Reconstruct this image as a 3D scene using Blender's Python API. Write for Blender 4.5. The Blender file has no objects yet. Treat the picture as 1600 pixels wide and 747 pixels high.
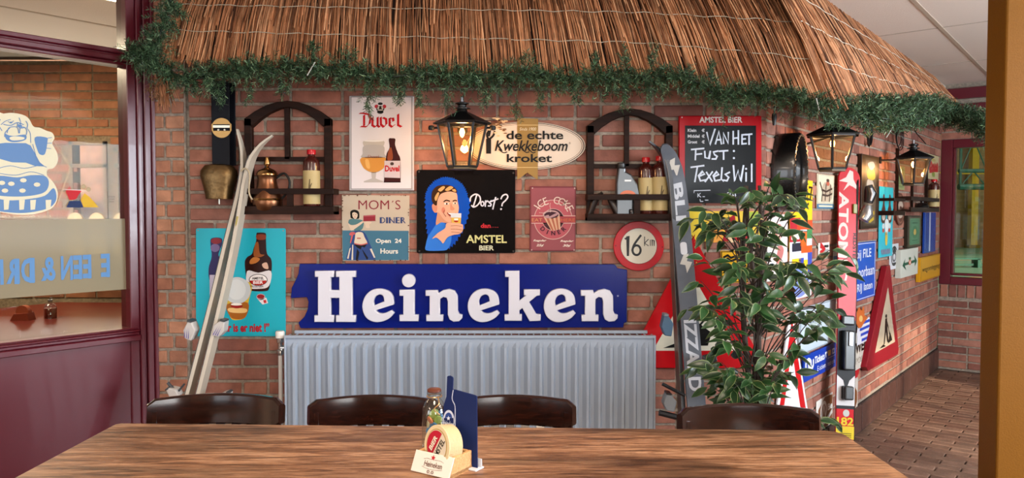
import bpy, bmesh, math, random
from mathutils import Vector as V, Matrix

SC = bpy.context.scene
COL = SC.collection
random.seed(7)
R = math.radians

# ---------------------------------------------------------------- camera
FPX = 1170.0
CH = 1.29
PITCH = math.atan(40.5 / FPX)
cam_d = bpy.data.cameras.new('camera'); cam = bpy.data.objects.new('camera', cam_d); COL.objects.link(cam)
cam_d.sensor_width = 36; cam_d.lens = FPX / 1600 * 36; cam_d.clip_start = .02; cam_d.clip_end = 200
cam.location = (0, 0, CH); cam.rotation_euler = (math.pi / 2 - PITCH, 0, 0)
SC.camera = cam
SC.view_settings.view_transform = 'Standard'; SC.view_settings.look = 'None'
SC.view_settings.gamma = 1; SC.view_settings.use_curve_mapping = False
SC.view_settings.exposure = 0.38

# building grid: D runs along the glazed left wall and the receding right wall, E across the room
D = V((.634, .7733, 0)).normalized(); E = V((D.y, -D.x, 0))
A0 = V((-1.526, 3.2, 0))
def G(d, e, z=0): return A0 + D * d + E * e + V((0, 0, z))

# ---------------------------------------------------------------- world, sun, large lights
w = bpy.data.worlds.new('sky'); SC.world = w; w.use_nodes = True
nt = w.node_tree; bg = nt.nodes['Background']
sky = nt.nodes.new('ShaderNodeTexSky'); sky.sky_type = 'HOSEK_WILKIE'; sky.turbidity = 4
sky.sun_direction = (.35, -.8, .38)
nt.links.new(sky.outputs[0], bg.inputs[0]); bg.inputs[1].default_value = .6

def area(name, loc, direction, sx, sy, watts, col, spread=180):
    l = bpy.data.lights.new(name, 'AREA'); l.shape = 'RECTANGLE'; l.size = sx; l.size_y = sy
    l.energy = watts; l.color = col; l.spread = R(spread)
    o = bpy.data.objects.new(name, l); COL.objects.link(o); o.location = loc
    o.rotation_euler = V(direction).to_track_quat('-Z', 'Y').to_euler(); return o
DAY = (.86, .93, 1.0); WARM = (1.0, .80, .60)
# daylight through the windows behind the camera and on its right
area('window_daylight', G(-4.93, 1.1, 1.45), D, 1.3, 1.3, 26, DAY)
area('window_daylight', G(-4.93, 2.8, 1.45), D, 1.3, 1.3, 22, DAY)
area('window_daylight', G(-2.4, 5.93, 1.45), -E + V((0, 0, .12)), 2.2, 1.2, 72, DAY)
area('ceiling_fill_light', G(-2.4, 5.9, .95), -E * .6 + V((0, 0, 1)), 2.2, .5, 34, (1, .93, .84))  # added fill aimed upward to brighten the ceiling
area('window_daylight', G(1.85, 5.93, 1.5), -E, 1.7, 1.2, 195, (.80, .90, 1.0))
area('ceiling_fill_light', G(1.9, 5.9, 1.0), -E * .6 + V((0, 0, 1)), 1.6, .5, 26, (1, .92, .82))  # second added fill, lifts the ceiling near the right window
# ceiling panels of the restaurant
for d_, e_, w_ in ((-.9, 2.6, 30), (-2.6, 4.2, 30), (-3.6, 1.6, 22), (.9, 4.4, 16)):
    area('ceiling_lamp_light', G(d_, e_, 2.3), (0, 0, -1), .55, 1.1, w_, WARM)
sun_d = bpy.data.lights.new('sun', 'SUN'); sun_d.energy = 4.2; sun_d.angle = R(1.2); sun_d.color = (1, .84, .62)
sun = bpy.data.objects.new('sun', sun_d); COL.objects.link(sun)
sdir = (-E * math.cos(R(30)) + D * math.sin(R(30))) * math.cos(R(18.5)) + V((0, 0, -math.sin(R(18.5))))
sun.rotation_euler = sdir.to_track_quat('-Z', 'Y').to_euler()
# sports hall and side room lamps, then added fills
area('hall_lamp_light', (17, 18, 6.6), (0, .25, -1), 12, 14, 900, (1, .93, .78))
area('side_room_lamp_light', (-3.2, 3.9, 2.25), (0, 0, -1), .6, 1.2, 55, WARM)
area('side_ceiling_fill_light', (-3.3, 4.95, 1.0), (0, -.35, 1), 2.4, .3, 17, (1, .95, .88))  # added fill turned up at the side room ceiling
area('facade_fill_light', (-3.4, 5.45, 3.6), (0, .75, -.6), 5.0, 1.5, 120, (1, .96, .92))  # added lamp that brightens the facade outside the side room

# ---------------------------------------------------------------- materials
def lin(h):
    h = h.lstrip('#'); o = []
    for i in (0, 2, 4):
        c = int(h[i:i + 2], 16) / 255; o.append(c / 12.92 if c <= .04045 else ((c + .055) / 1.055) ** 2.4)
    return (*o, 1)
MC = {}
def mat(h, rough=.5, metal=0, name=None, trans=0, emit=0, bump=0, bscale=60, coat=0, spec=.5, var=0):
    k = (h, rough, metal, trans, emit, bump, bscale, coat, spec, var)
    if k in MC: return MC[k]
    m = bpy.data.materials.new(name or 'm_' + h.strip('#')); m.use_nodes = True; n = m.node_tree; b = n.nodes['Principled BSDF']
    b.inputs['Base Color'].default_value = lin(h); b.inputs['Roughness'].default_value = rough
    b.inputs['Metallic'].default_value = metal; b.inputs['Transmission Weight'].default_value = trans
    b.inputs['Specular IOR Level'].default_value = spec
    b.inputs['Coat Weight'].default_value = coat
    if emit: b.inputs['Emission Color'].default_value = lin(h); b.inputs['Emission Strength'].default_value = emit
    if bump or var:
        tc = n.nodes.new('ShaderNodeTexCoord'); nz = n.nodes.new('ShaderNodeTexNoise'); nz.inputs['Scale'].default_value = bscale
        nz.inputs['Detail'].default_value = 4; n.links.new(tc.outputs['Object'], nz.inputs['Vector'])
    if bump:
        bp = n.nodes.new('ShaderNodeBump'); bp.inputs['Strength'].default_value = bump; bp.inputs['Distance'].default_value = .004
        n.links.new(nz.outputs['Fac'], bp.inputs['Height']); n.links.new(bp.outputs[0], b.inputs['Normal'])
    if var:
        hs = n.nodes.new('ShaderNodeHueSaturation'); hs.inputs['Color'].default_value = lin(h)
        mr = n.nodes.new('ShaderNodeMapRange'); mr.inputs[1].default_value = .3; mr.inputs[2].default_value = .7
        mr.inputs[3].default_value = 1 - var; mr.inputs[4].default_value = 1 + var
        n.links.new(nz.outputs['Fac'], mr.inputs[0]); n.links.new(mr.outputs[0], hs.inputs['Value']); n.links.new(hs.outputs[0], b.inputs['Base Color'])
    MC[k] = m; return m

def varied(name, cols, source='object', rough=.8, nscale=30, namt=.25, bump=.3, bscale=120, stretch=(1, 1, 1), spec=.3, dist=.003):
    """a material whose colour differs from piece to piece (per object or per mesh island)"""
    m = bpy.data.materials.new(name); m.use_nodes = True; n = m.node_tree; L = n.links; b = n.nodes['Principled BSDF']
    b.inputs['Roughness'].default_value = rough; b.inputs['Specular IOR Level'].default_value = spec
    if source == 'object': s = n.nodes.new('ShaderNodeObjectInfo').outputs['Random']
    else: s = n.nodes.new('ShaderNodeNewGeometry').outputs['Random Per Island']
    cr = n.nodes.new('ShaderNodeValToRGB'); cr.color_ramp.interpolation = 'LINEAR'
    e = cr.color_ramp.elements
    while len(e) < len(cols): e.new(.5)
    for i, c in enumerate(cols): e[i].position = i / (len(cols) - 1); e[i].color = lin(c)
    L.new(s, cr.inputs[0])
    tc = n.nodes.new('ShaderNodeTexCoord'); mp = n.nodes.new('ShaderNodeMapping'); mp.inputs['Scale'].default_value = stretch
    geo = n.nodes.new('ShaderNodeNewGeometry')
    L.new(geo.outputs['Position'], mp.inputs[0])
    nz = n.nodes.new('ShaderNodeTexNoise'); nz.inputs['Scale'].default_value = nscale; nz.inputs['Detail'].default_value = 5
    L.new(mp.outputs[0], nz.inputs['Vector'])
    mr = n.nodes.new('ShaderNodeMapRange'); mr.inputs[1].default_value = .3; mr.inputs[2].default_value = .7
    mr.inputs[3].default_value = 1 - namt; mr.inputs[4].default_value = 1 + namt
    L.new(nz.outputs['Fac'], mr.inputs[0])
    hs = n.nodes.new('ShaderNodeHueSaturation'); L.new(cr.outputs[0], hs.inputs['Color']); L.new(mr.outputs[0], hs.inputs['Value'])
    L.new(hs.outputs[0], b.inputs['Base Color'])
    n2 = n.nodes.new('ShaderNodeTexNoise'); n2.inputs['Scale'].default_value = bscale; n2.inputs['Detail'].default_value = 6
    L.new(mp.outputs[0], n2.inputs['Vector'])
    bp = n.nodes.new('ShaderNodeBump'); bp.inputs['Strength'].default_value = bump; bp.inputs['Distance'].default_value = dist
    L.new(n2.outputs['Fac'], bp.inputs['Height']); L.new(bp.outputs[0], b.inputs['Normal'])
    return m

def wood(name, c1, c2, c3, rough=.35, coat=.0, sx=1.2, sy=14, scale=4, bump=.1):
    m = bpy.data.materials.new(name); m.use_nodes = True; n = m.node_tree; L = n.links; b = n.nodes['Principled BSDF']
    geo = n.nodes.new('ShaderNodeTexCoord'); mp = n.nodes.new('ShaderNodeMapping'); mp.inputs['Scale'].default_value = (sx, sy, sy)
    L.new(geo.outputs['Object'], mp.inputs[0])
    nz = n.nodes.new('ShaderNodeTexNoise'); nz.inputs['Scale'].default_value = scale; nz.inputs['Detail'].default_value = 8; nz.inputs['Distortion'].default_value = .6
    nz.inputs['Roughness'].default_value = .62
    L.new(mp.outputs[0], nz.inputs['Vector'])
    cr = n.nodes.new('ShaderNodeValToRGB'); e = cr.color_ramp.elements; e.new(.5)
    for i, (p, c) in enumerate(((.3, c1), (.5, c2), (.68, c3))): e[i].position = p; e[i].color = lin(c)
    L.new(nz.outputs['Fac'], cr.inputs[0]); L.new(cr.outputs[0], b.inputs['Base Color'])
    b.inputs['Roughness'].default_value = rough; b.inputs['Coat Weight'].default_value = coat; b.inputs['Coat Roughness'].default_value = .12
    bp = n.nodes.new('ShaderNodeBump'); bp.inputs['Strength'].default_value = bump; bp.inputs['Distance'].default_value = .002
    L.new(nz.outputs['Fac'], bp.inputs['Height']); L.new(bp.outputs[0], b.inputs['Normal'])
    return m

def glass_mat(name, tint='ffffff', gloss=.08, rough=.0, alpha_col=None, opac=0.0):
    """thin pane: mostly clear, some mirror, optional milky share"""
    m = bpy.data.materials.new(name); m.use_nodes = True; n = m.node_tree; n.nodes.clear(); L = n.links
    o = n.nodes.new('ShaderNodeOutputMaterial'); t = n.nodes.new('ShaderNodeBsdfTransparent'); t.inputs[0].default_value = lin(tint)
    g = n.nodes.new('ShaderNodeBsdfGlossy'); g.inputs['Roughness'].default_value = rough
    fr = n.nodes.new('ShaderNodeLayerWeight'); fr.inputs[0].default_value = .5
    pw = n.nodes.new('ShaderNodeMath'); pw.operation = 'POWER'; pw.inputs[1].default_value = 5; L.new(fr.outputs['Facing'], pw.inputs[0])
    ad = n.nodes.new('ShaderNodeMath'); ad.operation = 'MULTIPLY_ADD'; ad.inputs[1].default_value = .9; ad.inputs[2].default_value = max(0, .04 + gloss); ad.use_clamp = True; L.new(pw.outputs[0], ad.inputs[0])
    mx = n.nodes.new('ShaderNodeMixShader'); L.new(ad.outputs[0], mx.inputs[0]); L.new(t.outputs[0], mx.inputs[1]); L.new(g.outputs[0], mx.inputs[2])
    out = mx.outputs[0]
    if opac:
        d = n.nodes.new('ShaderNodeBsdfDiffuse'); d.inputs[0].default_value = lin(alpha_col)
        m2 = n.nodes.new('ShaderNodeMixShader'); m2.inputs[0].default_value = opac; L.new(out, m2.inputs[1]); L.new(d.outputs[0], m2.inputs[2]); out = m2.outputs[0]
    L.new(out, o.inputs[0]); return m

BRICKS = ['6a433a', '835245', '8e5a49', '9a6856', '7b4c41', '9f6f5e', '734940']
M_brick = varied('brick', BRICKS, nscale=18, namt=.22, bump=.5, bscale=90)
M_brick_i = varied('brick_far', BRICKS, 'island', nscale=18, namt=.22, bump=.5, bscale=90)
PIER_LIT = ['92614c', 'a3745a', '8c5c48', '9c6a52']  # lighter, warmer tones: side light on the pier is put into the colour
M_pier_lit = varied('brick_pier_lit', PIER_LIT, nscale=18, namt=.22, bump=.5, bscale=90)
M_mortar = varied('mortar', ['8b7f72', '8b7f72'], nscale=60, namt=.3, bump=.9, bscale=220, rough=.95)
PAV = ['5c453a', '6d5446', '7a5f50', '64493d']
M_paver = varied('paver', PAV, nscale=14, namt=.25, bump=.3, rough=.38, spec=.45)
M_paver_i = varied('paver_rest', PAV, 'island', nscale=14, namt=.25, bump=.3, rough=.38, spec=.45)
M_ceil = mat('e6dace', .9, bump=.5, bscale=140, name='ceiling_panel')
M_bord = mat('561220', .3, name='bordeaux_paint', coat=.12, bump=.06, bscale=30)
M_black = mat('0b0b0c', .35, name='black_metal')
M_iron = mat('15120f', .5, .4, name='dark_iron', bump=.3)
M_dwood = wood('dark_shelf_wood', '150a06', '20100a', '2c170e', .5, 0)
M_dwood.node_tree.nodes['Principled BSDF'].inputs['Specular IOR Level'].default_value = .1
M_chair = wood('varnished_wood', '120604', '1e0b06', '2e120a', .16, .5, 3, 26, bump=.02)
M_chair.node_tree.nodes['Principled BSDF'].inputs['Specular IOR Level'].default_value = .3
M_table = None
M_white = mat('d8d8dc', .35, name='white_enamel')

# ---------------------------------------------------------------- mesh builder
MW = {}
class MB:
    def __init__(s): s.v = []; s.f = []; s.m = []; s.mi = 0
    def add(s, vs, fs):
        o = len(s.v); s.v += [V(p) for p in vs]; s.f += [tuple(i + o for i in f) for f in fs]; s.m += [s.mi] * len(fs)
    def box(s, c, size, M=None):
        hx, hy, hz = (q / 2 for q in size); c = V(c)
        vs = [V((x * hx, y * hy, z * hz)) for z in (-1, 1) for y in (-1, 1) for x in (-1, 1)]
        if M: vs = [M @ p for p in vs]
        s.add([p + c for p in vs], [(0, 2, 3, 1), (4, 5, 7, 6), (0, 1, 5, 4), (2, 6, 7, 3), (0, 4, 6, 2), (1, 3, 7, 5)])
    def obox(s, o, ax, ay, az):
        """box from a corner and three edge vectors"""
        o, ax, ay, az = V(o), V(ax), V(ay), V(az)
        vs = [o + ax * x + ay * y + az * z for z in (0, 1) for y in (0, 1) for x in (0, 1)]
        s.add(vs, [(0, 2, 3, 1), (4, 5, 7, 6), (0, 1, 5, 4), (2, 6, 7, 3), (0, 4, 6, 2), (1, 3, 7, 5)])
    def prism(s, pts, z0, z1, cap=(1, 1)):
        n = len(pts); ar = sum(pts[i][0] * pts[(i + 1) % n][1] - pts[(i + 1) % n][0] * pts[i][1] for i in range(n))
        if ar < 0: pts = pts[::-1]
        vs = [V((x, y, z0)) for x, y in pts] + [V((x, y, z1)) for x, y in pts]
        fs = [(i, (i + 1) % n, (i + 1) % n + n, i + n) for i in range(n)]
        if cap[0]: fs.append(tuple(range(n))[::-1])
        if cap[1]: fs.append(tuple(range(n, 2 * n)))
        s.add(vs, fs)
    def flat(s, pts, z):
        n = len(pts); ar = sum(pts[i][0] * pts[(i + 1) % n][1] - pts[(i + 1) % n][0] * pts[i][1] for i in range(n))
        if ar < 0: pts = pts[::-1]
        s.add([V((x, y, z)) for x, y in pts], [tuple(range(n))])
    def tube(s, pts, r, k=8, cap=True):
        pts = [V(p) for p in pts]; n = len(pts); r = r if isinstance(r, (list, tuple)) else [r] * n
        up = None; vs = []
        for i in range(n):
            t = (pts[min(i + 1, n - 1)] - pts[max(i - 1, 0)]).normalized()
            if up is None:
                up = t.orthogonal().normalized()
            up = (up - t * up.dot(t)); up = up.normalized() if up.length > 1e-6 else t.orthogonal().normalized()
            b = t.cross(up)
            for j in range(k):
                a = 2 * math.pi * j / k; vs.append(pts[i] + (up * math.cos(a) + b * math.sin(a)) * r[i])
        fs = [(i * k + j, i * k + (j + 1) % k, (i + 1) * k + (j + 1) % k, (i + 1) * k + j) for i in range(n - 1) for j in range(k)]
        if cap: fs += [tuple(range(k))[::-1], tuple((n - 1) * k + j for j in range(k))]
        s.add(vs, fs)
    def lathe(s, prof, c=(0, 0, 0), k=24, sx=1, sy=1, rot=0):
        c = V(c); vs = []
        for r, z in prof:
            for j in range(k):
                a = 2 * math.pi * j / k + rot; vs.append(c + V((r * math.cos(a) * sx, r * math.sin(a) * sy, z)))
        n = len(prof); fs = [(i * k + j, i * k + (j + 1) % k, (i + 1) * k + (j + 1) % k, (i + 1) * k + j) for i in range(n - 1) for j in range(k)]
        fs += [tuple(range(k))[::-1], tuple((n - 1) * k + j for j in range(k))]
        s.add(vs, fs)
    def sweep(s, path, frames, sec):
        """sec: list of 2d points per station or one list; frames: (a,b) vectors per station"""
        n = len(path); k = None; vs = []
        for i in range(n):
            sc = sec[i] if isinstance(sec[0][0], (list, tuple)) else sec
            k = len(sc); a, b = frames[i]
            vs += [V(path[i]) + V(a) * x + V(b) * y for x, y in sc]
        fs = [(i * k + j, i * k + (j + 1) % k, (i + 1) * k + (j + 1) % k, (i + 1) * k + j) for i in range(n - 1) for j in range(k)]
        fs += [tuple(range(k))[::-1], tuple((n - 1) * k + j for j in range(k))]
        s.add(vs, fs)
    def build(s, name, mats, parent=None, local=False, smooth=False, bevel=0, seg=1):
        me = bpy.data.meshes.new(name)
        mats = mats if isinstance(mats, (list, tuple)) else [mats]
        vs = s.v
        if parent is not None and not local:
            inv = MW[parent.name].inverted(); vs = [inv @ p for p in vs]
        me.from_pydata(vs, [], s.f)
        for m in mats: me.materials.append(m)
        if len(mats) > 1: me.polygons.foreach_set('material_index', s.m)
        bm = bmesh.new(); bm.from_mesh(me); bmesh.ops.recalc_face_normals(bm, faces=bm.faces); bm.to_mesh(me); bm.free()
        if smooth:
            me.polygons.foreach_set('use_smooth', [True] * len(me.polygons)); me.set_sharp_from_angle(angle=R(38))
        o = bpy.data.objects.new(name, me); COL.objects.link(o)
        if parent is not None: o.parent = parent; MW[o.name] = MW[parent.name]
        else: MW[o.name] = Matrix.Identity(4)
        if bevel:
            b = o.modifiers.new('bevel', 'BEVEL'); b.width = bevel; b.segments = seg; b.limit_method = 'ANGLE'; b.angle_limit = R(40)
        return o

def thing(name, label, cat, M=None, loc=None, rz=0, group=None, kind=None):
    o = bpy.data.objects.new(name, None); o.empty_display_size = .05; COL.objects.link(o)
    if M is None: M = Matrix.Translation(V(loc or (0, 0, 0))) @ Matrix.Rotation(rz, 4, 'Z')
    o.matrix_world = M; MW[o.name] = M.copy()
    if label: o['label'] = label
    if cat: o['category'] = cat
    if group: o['group'] = group
    if kind: o['kind'] = kind
    return o
def tag(o, label, cat, group=None):
    o['label'] = label; o['category'] = cat
    if group: o['group'] = group
    return o
def struct(o, label=None):
    o['kind'] = 'structure'
    if label: o['label'] = label
    return o
def stuff(o): o['kind'] = 'stuff'; return o
def copy_tree(o, parent=None):
    c = o.copy(); COL.objects.link(c)
    if parent is not None: c.parent = parent
    for ch in [q for q in ALLCH.get(o.name, [])]: copy_tree(ch, c)
    return c
ALLCH = {}
def index_children(root):
    ALLCH[root.name] = list(root.children)
    for c in root.children: index_children(c)

# ---------------------------------------------------------------- pixel rays (to survey real planes in the photograph)
cp, sp = math.cos(PITCH), math.sin(PITCH)
def ray(px, py):
    return V((0, cp, -sp)) + V((1, 0, 0)) * ((px - 800) / FPX) - V((0, sp, cp)) * ((py - 373.5) / FPX)
CAM = V((0, 0, CH))
def at_y(px, py, y): d = ray(px, py); return CAM + d * (y / d.y)
def at_z(px, py, z): d = ray(px, py); return CAM + d * ((z - CH) / d.z)
class Pl:
    def __init__(s, o, u): s.o = V(o); s.u = V(u).normalized(); s.n = s.u.cross(V((0, 0, 1)))
    def hit(s, px, py, c=0):
        d = ray(px, py); t = (s.o + s.n * c - CAM).dot(s.n) / d.dot(s.n); p = CAM + d * t
        return ((p - s.o).dot(s.u), p.z)
    def pt(s, a, b, c=0): return s.o + s.u * a + V((0, 0, b)) + s.n * c
    def M(s, a, b, c=0):
        m = Matrix((( s.u.x, 0, s.n.x, 0), (s.u.y, 0, s.n.y, 0), (0, 1, 0, 0), (0, 0, 0, 1)))
        m.translation = s.pt(a, b, c); return m
CX = 1.086
PF = Pl((0, 3.2, 0), (1, 0, 0))
PR = Pl((CX, 3.2, 0), D)
PL_ = Pl(A0, D)
COR = PR.pt(3.86, 0)
PB = Pl(COR, E)
HC = 2.34

def smooth_pts(pts, sub=5, closed=True):
    n = len(pts); out = []
    rng = range(n) if closed else range(n - 1)
    for i in rng:
        if closed: p0, p1, p2, p3 = pts[i - 1], pts[i], pts[(i + 1) % n], pts[(i + 2) % n]
        else: p0, p1, p2, p3 = pts[max(i - 1, 0)], pts[i], pts[i + 1], pts[min(i + 2, n - 1)]
        for k in range(sub):
            t = k / sub
            out.append(tuple(.5 * ((2 * p1[c]) + (-p0[c] + p2[c]) * t + (2 * p0[c] - 5 * p1[c] + 4 * p2[c] - p3[c]) * t * t + (-p0[c] + 3 * p1[c] - 3 * p2[c] + p3[c]) * t ** 3) for c in range(len(p1))))
    if not closed: out.append(tuple(pts[-1]))
    return out
def ell(cx, cy, rx, ry, n=32, a0=0, a1=360):
    m = n if a1 - a0 >= 360 else n + 1
    return [(cx + rx * math.cos(R(a0 + (a1 - a0) * i / n)), cy + ry * math.sin(R(a0 + (a1 - a0) * i / n))) for i in range(m)]
def rrect(x0, y0, x1, y1, r, n=4):
    o = []
    for cx, cy, a in ((x1 - r, y1 - r, 0), (x0 + r, y1 - r, 90), (x0 + r, y0 + r, 180), (x1 - r, y0 + r, 270)):
        o += [(cx + r * math.cos(R(a + 90 * i / n)), cy + r * math.sin(R(a + 90 * i / n))) for i in range(n + 1)]
    return o

_TX = {}
def text_geo(t, bold=0.0, shear=0, space=1, res=3):
    k = (t, bold, shear, space)
    if k in _TX: return _TX[k]
    c = bpy.data.curves.new('t', 'FONT'); c.body = t; c.offset = bold; c.shear = shear; c.space_character = space
    c.resolution_u = res; c.size = 1
    o = bpy.data.objects.new('t', c)
    me = o.to_mesh(); vs = [(p.co.x, p.co.y) for p in me.vertices]; fs = [tuple(p.vertices) for p in me.polygons]
    o.to_mesh_clear(); bpy.data.objects.remove(o); bpy.data.curves.remove(c)
    x0 = min(p[0] for p in vs); x1 = max(p[0] for p in vs); y0 = min(p[1] for p in vs); y1 = max(p[1] for p in vs)
    _TX[k] = (vs, fs, x0, x1, y0, y1); return _TX[k]

LAY = .0005
class Sign:
    """flat sign on a wall plane: a plate plus printed art and lettering measured in its own plane"""
    def __init__(s, pl, name, label, cat, outline=None, uv=None, zm=None, c=0.0, t=.004, col='ffffff', rough=.35, group=None, bevel=.001, side=None, metal=0, M=None, tilt=0):
        s.pl = pl; s.zm = zm; s.t = t; s.c = c; s.cf = c + t; s.rough = rough
        if uv:
            xl, xr, yt, yb = uv
            a0, b1 = pl.hit(xl, yt, s.cf); _, b0 = pl.hit(xl, yb, s.cf); a1, _ = pl.hit(xr, yt, s.cf)
            s.a0, s.a1, s.b0, s.b1 = a0, a1, b0, b1; s.uv = True; s.ac, s.bc = (a0 + a1) / 2, (b0 + b1) / 2
            if outline is None: outline = [(0, 0), (1, 0), (1, 1), (0, 1)]
            pts = [s.map(*p) for p in outline]
        else:
            s.uv = False; s.ac = s.bc = 0
            q = [s.map(*p) for p in outline]
            s.ac = (min(p[0] for p in q) + max(p[0] for p in q)) / 2; s.bc = (min(p[1] for p in q) + max(p[1] for p in q)) / 2
            pts = [s.map(*p) for p in outline]
        s.pts = pts
        s.root = thing(name, label, cat, M=pl.M(s.ac, s.bc, c), group=group)
        b = MB(); b.prism(pts, .0, t); m0 = mat(col, rough, metal, spec=.15)
        s.plate = b.build('plate', m0, s.root, local=True, bevel=bevel)
        s.art = {}; s.let = {}
    def map(s, x, y):
        if s.uv: return (s.a0 + (s.a1 - s.a0) * x - s.ac, s.b1 - (s.b1 - s.b0) * y - s.bc)
        if s.zm: x, y = s.zm[0] + x / s.zm[2], s.zm[1] + y / s.zm[2]
        a, b = s.pl.hit(x, y, s.cf); return (a - s.ac, b - s.bc)
    def _mb(s, dct, h):
        if h not in dct: dct[h] = MB()
        return dct[h]
    def poly(s, pts, h, L=1, let=False):
        s._mb(s.let if let else s.art, h).flat([s.map(*p) for p in pts], s.t + LAY * L)
    def blob(s, pts, h, L=1, sub=4): s.poly(smooth_pts(pts, sub), h, L)
    def ell(s, cx, cy, rx, ry, h, L=1, n=32): s.poly(ell(cx, cy, rx, ry, n), h, L)
    def rect(s, x0, y0, x1, y1, h, L=1): s.poly([(x0, y0), (x1, y0), (x1, y1), (x0, y1)], h, L)
    def ring(s, outer, inner, h, L=1):
        o = [s.map(*p) for p in outer]; i = [s.map(*p) for p in inner]; n = len(o)
        s._mb(s.art, h).add([V((*p, s.t + LAY * L)) for p in o + i], [(k, (k + 1) % n, (k + 1) % n + n, k + n) for k in range(n)])
    def frame(s, x0, y0, x1, y1, w, h, L=1, wy=None):
        wy = wy or w
        for q in ((x0, y0, x1, y0 + wy), (x0, y1 - wy, x1, y1), (x0, y0 + wy, x0 + w, y1 - wy), (x1 - w, y0 + wy, x1, y1 - wy)): s.rect(*q, h, L)
    def stroke(s, pts, w, h, L=2, let=True, sm=False, closed=False, nib=None):
        q = [V(s.map(*p)) for p in (smooth_pts(pts, 5, closed) if sm else pts)]
        if closed: q.append(q[0])
        w0 = (V(s.map(pts[0][0] + w, pts[0][1])) - V(s.map(*pts[0]))).length / 2
        mb = s._mb(s.let if let else s.art, h); n = len(q); vs = []
        if nib is not None:
            nv = V((math.cos(R(nib)), math.sin(R(nib)))) * w0
            thin = V((-nv.y, nv.x)) * .22
            for i in range(n - 1):
                d = (q[i + 1] - q[i]); 
                if d.length < 1e-7: continue
                c = [q[i] + nv, q[i] - nv, q[i + 1] - nv, q[i + 1] + nv]
                off = thin if thin.dot(V((-d.y, d.x))) > 0 else -thin
                mb.add([V((*p, s.t + LAY * L)) for p in (c[0] + off, c[1] + off, c[1] - off, c[0] - off)], [(0, 1, 2, 3)])
                mb.add([V((*p, s.t + LAY * L)) for p in (c[3] + off, c[2] + off, c[2] - off, c[3] - off)], [(0, 1, 2, 3)])
                mb.add([V((*p, s.t + LAY * L + .00007 * (i % 3))) for p in c], [(0, 1, 2, 3)])
            return
        for i in range(n):
            a = q[max(i - 1, 0)]; b = q[min(i + 1, n - 1)]; d = (b - a); d = d.normalized() if d.length else V((1, 0)); p = V((-d.y, d.x))
            k = 1.0
            if 0 < i < n - 1:
                d1 = (q[i] - a).normalized() if (q[i] - a).length else d
                k = min(1.6, 1 / max(.5, abs(d.dot(d1))))
            vs += [q[i] + p * w0 * k, q[i] - p * w0 * k]
        vs[0:2] = [v - (q[1] - q[0]).normalized() * w0 * .6 for v in vs[0:2]]; vs[-2:] = [v + (q[-1] - q[-2]).normalized() * w0 * .6 for v in vs[-2:]]
        mb.add([V((*v, s.t + LAY * L + random.random() * .00012)) for v in vs], [(2 * i, 2 * i + 1, 2 * i + 3, 2 * i + 2) for i in range(n - 1)])
    def text(s, t, x0, y0, x1, y1, h, L=2, bold=0.02, shear=0, rot=0, mirror=False, space=1):
        vs, fs, tx0, tx1, ty0, ty1 = text_geo(t, bold, shear, space)
        P0 = V(s.map(x0, y1)); P1 = V(s.map(x1, y0)); c = (P0 + P1) / 2; W, H = (P1 - P0)
        if rot in (90, -90): W, H = H, W
        a = R(rot); out = []
        for x, y in vs:
            X = ((x - tx0) / (tx1 - tx0) - .5) * W; Y = ((y - ty0) / (ty1 - ty0) - .5) * H
            if mirror: X = -X
            out.append(V((c.x + X * math.cos(a) - Y * math.sin(a), c.y + X * math.sin(a) + Y * math.cos(a), s.t + LAY * L)))
        s._mb(s.let, h).add(out, fs)
    def arc_text(s, t, cx, cy, rx, ry, a0, a1, hgt, h, L=2, bold=.02, inv=False):
        n = len(t)
        for i, ch in enumerate(t):
            if ch == ' ': continue
            a = a0 + (a1 - a0) * (i / (n - 1)); x = cx + rx * math.cos(R(a)); y = cy - ry * math.sin(R(a)); g = text_geo(ch, bold, 0, 1); w = hgt * (g[3] - g[2]) / .73
            s.text(ch, x - w / 2, y - hgt / 2, x + w / 2, y + hgt / 2, h, L, bold, rot=(a - 90) if not inv else (a + 90))
    def bolts(s, pts, r=1.4, h='8a8580'):
        for x, y in pts: s.ell(x, y, r, r if not s.uv else r, h, 3, 10)
    def done(s):
        for dct, nm in ((s.art, 'artwork'), (s.let, 'lettering')):
            if not dct: continue
            b = MB(); ms = []
            for h, q in dct.items():
                b.mi = len(ms); ms.append(mat(h, s.rough, spec=.14)); b.add(q.v, q.f)
            me = bpy.data.meshes.new(nm); me.from_pydata(b.v, [], b.f)
            for m in ms: me.materials.append(m)
            me.polygons.foreach_set('material_index', b.m)
            o = bpy.data.objects.new(nm, me); COL.objects.link(o); o.parent = s.root; MW[o.name] = MW[s.root.name]
        return s.root

# ================================================================= STRUCTURE
BW, BH, BD, J = .208, .0505, .03, .012
def brick_mesh(w, h, d, seed, m, bev=.0035):
    rnd = random.Random(seed); bm = bmesh.new(); bmesh.ops.create_cube(bm, size=1)
    for v in bm.verts:
        v.co = V((v.co.x * w, v.co.y * h, v.co.z * d))
    bmesh.ops.bevel(bm, geom=bm.edges[:], offset=bev, segments=1, affect='EDGES')
    for v in bm.verts: v.co += V([rnd.uniform(-.0013, .0013) for _ in range(3)])
    me = bpy.data.meshes.new('brick'); bm.to_mesh(me); bm.free(); me.materials.append(m); return me
BM = {}
def get_brick(kind, m, i):
    k = (kind, m.name, i)
    if k not in BM:
        w = {'full': BW, 'half': .098}.get(kind, kind if not isinstance(kind, str) else BW)
        BM[k] = brick_mesh(w, BH, BD, hash(k[0:1]) % 1000 + i, m)
    return BM[k]

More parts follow.
